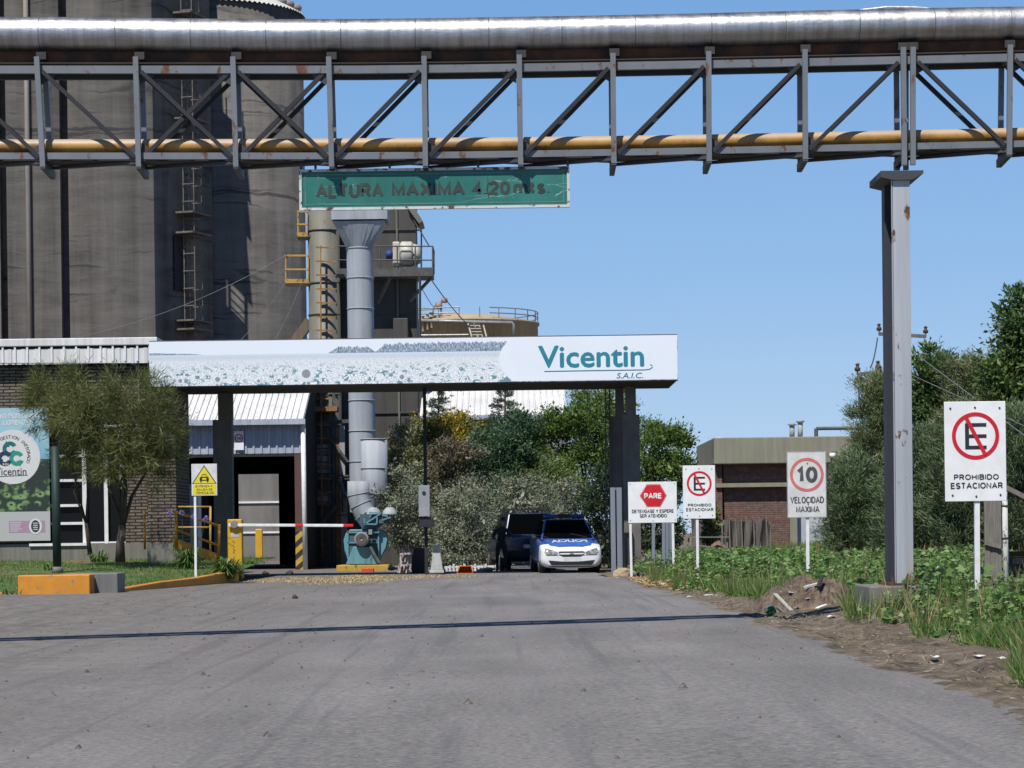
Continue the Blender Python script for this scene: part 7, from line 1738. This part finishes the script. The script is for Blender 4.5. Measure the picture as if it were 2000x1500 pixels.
GB = N('green_plastic').set(.12, 0, .5); GB.base((.01, .16, .035)); GB.b.inputs['Transmission Weight'].default_value = .35; GB = GB.m
bt = thing('green_bottle', 'large green plastic bottle lying base towards the road at the rubble heap', 'bottle', HP(1507, 1203)); c = G(1507, 1203); c.z += .058; y_ = c.y
m = MB(); prof = [(0, .012), (.02, .0), (.045, -.012), (.056, .01), (.058, .05), (.057, .17), (.045, .22), (.018, .27), (.016, .30)]
n_ = 20; vs = [(c.x+r_*cos(2*pi*j/n_)*(1+.04*cos(10*pi*j/n_)*(i < 4)), y_+z_, c.z+r_*sin(2*pi*j/n_)*(1+.04*cos(10*pi*j/n_)*(i < 4))) for i, (r_, z_) in enumerate(prof) for j in range(n_)]
m.smooth = True; m.add(vs, [(i*n_+j, i*n_+(j+1) % n_, (i+1)*n_+(j+1) % n_, (i+1)*n_+j) for i in range(len(prof)-1) for j in range(n_)]); m.build('bottle_wall', GB, bt)
for j in range(5):
    a_ = 2*pi*j/5+.3; MB().bar((c.x+.012*cos(a_), y_-.008, c.z+.012*sin(a_)), (c.x+.046*cos(a_), y_-.013, c.z+.046*sin(a_)), .014, .006, (0, -1, 0)).build('base_foot', M_plain('pale_green_plastic', (.05, .30, .10), (.04, .24, .08), 5, .2), bt)
p_, q_ = HP(1514, 1165, .03), HP(1546, 1198, .03); tag(MB().bar(p_, q_, .045, .02, (0, 0, 1)).build('broken_board', M_plain('bleached_board', (.42, .39, .34), (.30, .28, .24), 9, .85, stretch=(2, 2, 2))), 'bleached broken board lying down the face of the rubble heap', 'board')
p_, q_ = HP(1517, 1188, .02), HP(1535, 1202, .02); tag(MB().bar(p_, q_, .02, .012, (0, 0, 1)).build('broken_lath', GWD), 'thin grey lath beside the green bottle', 'lath')
p_, q_ = HP(1572, 1155, .05), HP(1603, 1150, .07); tag(MB().bar(p_, q_, .05, .025, (0, 0, 1)).build('white_board', WHITE_OLD), 'white painted board across the top of the rubble heap', 'board')
p_, q_ = HP(1597, 1153, .04), HP(1607, 1140, .1); tag(MB().bar(p_, q_, .04, .02, (0, 0, 1)).build('dark_stick', BLK), 'short dark stick poking from the top of the rubble heap', 'stick')
def paper(label, px, py, w, d, mat, name='paper_scrap', seed=1, h=.014, cat='litter', base=HP):
    rn = random.Random(seed*7+int(px)); c = base(px, py); vs = []
    for j in range(4):
        for i in range(4): vs.append((c.x+(i/3-.5)*w+rn.uniform(-.12, .12)*w, c.y+(j/3-.5)*d+rn.uniform(-.12, .12)*d, c.z-.002+h*(.5+.5*sin(i*2.1+seed))*(.4+.6*rn.random())))
    o = MB().add(vs, [(j*4+i, j*4+i+1, (j+1)*4+i+1, (j+1)*4+i) for j in range(3) for i in range(3)]).build(name, mat); sd = o.modifiers.new('solidify', 'SOLIDIFY'); sd.thickness = .003
    return tag(o, label, cat, 'scraps of litter')
PAP = M_plain('white_paper', (.74, .74, .74), (.62, .62, .62), 9, .7); PNK = M_rusty('red_printed_wrapper', (.66, .55, .54), .5, 30, .5, rust=(.5, .06, .08), stretch=(1, 1, 1))
paper('white crumpled scrap near the top of the rubble heap', 1548, 1157, .10, .10, PAP, seed=2)
paper('pink and white wrapper half way up the rubble heap', 1555, 1187, .07, .12, PNK, 'wrapper', seed=3, h=.025)
paper('pale scrap at the middle of the rubble heap', 1577, 1169, .05, .10, PAP, seed=4)
paper('white scrap of plastic at the lower edge of the rubble heap', 1624, 1204, .07, .15, PAP, 'plastic_scrap', seed=5, h=.02)
rock('stone', 'pale rounded stone on the face of the rubble heap', 1586, 1188, 30.6, .028, M_plain('whitish_stone', (.5, .48, .44), (.4, .38, .35), 5, .8), (1, 1, 1))
rock('stone', 'whitish stone on the shoulder of the rubble heap by the weeds', 1523, 1160, 31.0, .03, M_plain('whitish_stone_two', (.5, .48, .44), (.4, .38, .35), 5, .8), (1, 1, .9))
p_, q_ = HP(1594, 1195, .03), HP(1614, 1188, .03); t = thing('yellow_capped_bottle', 'white bottle with a yellow cap on the rubble heap', 'bottle', p_); MB().tube([p_, q_], .025, 10).build('bottle_wall', WHITE, t); MB().tube([p_+(p_-q_).normalized()*.03, p_], .017, 8).build('cap', YEL, t)
for i, (px, py, w, d, lab, mt) in enumerate(((44, 1170, .30, .35, 'white paper lying on the asphalt before the orange block', PAP), (6, 1188, .14, .25, 'small white scrap on the asphalt at the frame edge', PAP), (26, 1260, .10, .25, 'white scrap on the stained apron just below the bridge shadow', PAP), (1825, 1283, .05, .12, 'white scrap on the bare verge between asphalt and grass', PAP), (1912, 1281, .06, .14, 'crumpled white litter at the grass before the near parking sign', PAP), (1958, 1285, .05, .13, 'small pale litter furthest along the verge towards the frame edge', PAP), (1388, 1162, .18, .3, 'grey white scrap at the foot of the weeds beyond the no parking sign', PAP), (1348, 1165, .10, .25, 'cream scrap on the dirt near the smaller no parking sign post', PAP), (1200, 1128, .18, .3, 'white scrap at the asphalt edge by the broken kerb stone', PAP), (1330, 1143, .10, .2, 'tiny white scrap among the dry leaves near the road edge', PAP))):
    paper(lab, px, py, w, d, mt, seed=i+11, base=G)
paper('torn white strip lying in the middle of the asphalt', 779, 1169, .52, .22, PAP, 'paper_strip', seed=31, h=.012, base=G)
paper('small white scrap on the asphalt before the police car', 1135, 1143, .13, .2, PAP, seed=33, h=.01, base=G)
# grain spilled on the asphalt
gm = N('spilled_grain').set(.9); gm.base(gm.ramp(gm.noise(gm.obj, 18, 6, .7), (.3, (.22, .16, .075)), (.55, (.40, .30, .15)), (.72, (.52, .42, .24))))
gm.bump(gm.noise(gm.obj, 30, 4), .5, .01)
ctr = G(690, 1131); n = 30000
x = np.concatenate([ctr.x+NR.normal(size=n)*.42*1.0, NR.normal(-4.9, .55, 9000), NR.normal(-2.2, .55, 5000)]); y = np.concatenate([ctr.y+.4+NR.normal(size=n)*1.7-np.abs(NR.normal(size=n))*1.2, NR.normal(60.5, 1.3, 9000), NR.normal(63, .9, 5000)])
def grain_h(x, y): return .06*np.exp(-((x-ctr.x)/.45)**2-((y-ctr.y-.7)/1.5)**2)
pp = np.stack([x, y, [gz(a, b)+.012 for a, b in zip(x, y)]], 1); pp[:, 2] += grain_h(x, y)
tag(leaf_mesh('spilled_grain', pp, np.stack([NR.normal(size=len(x)), NR.normal(size=len(x)), NR.normal(size=len(x))*.3], 1), NR.uniform(.02, .045, len(x)), .018, M_leaf('grain_kernels', (.24, .18, .09), (.42, .33, .17), (.55, .45, .27), trans=.0)), 'pale yellow grain spilled in a patch on the asphalt before the fan', 'grain', kind='stuff')
vs, fs = [], []
for j in range(25):
    for i in range(25):
        a_ = 2*pi*i/25; r_ = j/24; xx = ctr.x+.72*r_*cos(a_)*(1+.15*sin(3*a_)); yy = ctr.y+.7+2.2*r_*sin(a_)*(1+.12*cos(4*a_)); vs.append((xx, yy, gz(xx, yy)+.004+.012*(1-r_**2)+float(grain_h(xx, yy))))
for j in range(24):
    for i in range(25): fs.append((j*25+i, j*25+(i+1) % 25, (j+1)*25+(i+1) % 25, (j+1)*25+i))
tag(MB().add(vs, fs).build('grain_heap', gm.m), 'flat heap of pale grain on the asphalt in front of the yellow fan kerb', 'grain')
# loose stones on the asphalt
n = 1500; y = NR.uniform(11, 62, n)**1.0; x = NR.uniform(-7, 2.6, n); k = (NR.random(n) < np.where(x < -2, 1, .35)); x, y = x[k], y[k]
vs, fs = [], []
for xx, yy in zip(x, y):
    r_ = NR.uniform(.006, .018)*(1+(NR.random() < .06)*1.2); z_ = gz(xx, yy)+.008; b0 = len(vs)
    vs += [(xx+r_*NR.uniform(.7, 1.2), yy, z_), (xx, yy+r_, z_), (xx-r_*NR.uniform(.7, 1.2), yy, z_), (xx, yy-r_, z_), (xx+r_*.2, yy, z_+r_*NR.uniform(.6, 1.1)), (xx-r_*.2, yy, z_+r_*NR.uniform(.5, 1.0))]
    fs += [(b0, b0+1, b0+5, b0+4), (b0+1, b0+2, b0+5), (b0+2, b0+3, b0+4, b0+5), (b0+3, b0, b0+4)]
tag(MB().add(vs, fs).build('gravel', M_plain('dark_gravel', (.06, .052, .045), (.16, .145, .13), 20, .9), loc=(0, 0, 0)), 'loose dark gravel scattered over the asphalt', 'gravel', kind='stuff')
rock('stone', 'fist sized dark stone alone in the middle of the asphalt', 577, 1170, G(577, 1170).y, .055, M_plain('black_stone', (.03, .028, .026), (.05, .045, .04), 6, .9), (1, 1, .9))
rock('clod', 'dark clod at the gateway kerb below the barrier arm', 565, 1122, 62.5, .09, M_plain('dark_clod', (.03, .027, .024), (.05, .045, .04), 6, .95), (1, 1, .8), 'clod')
rock('clod', 'smaller dark clod left of the striped door jamb', 519, 1122, 62.2, .07, M_plain('dark_clod_two', (.03, .027, .024), (.05, .045, .04), 6, .95), (1, 1, .8), 'clod')
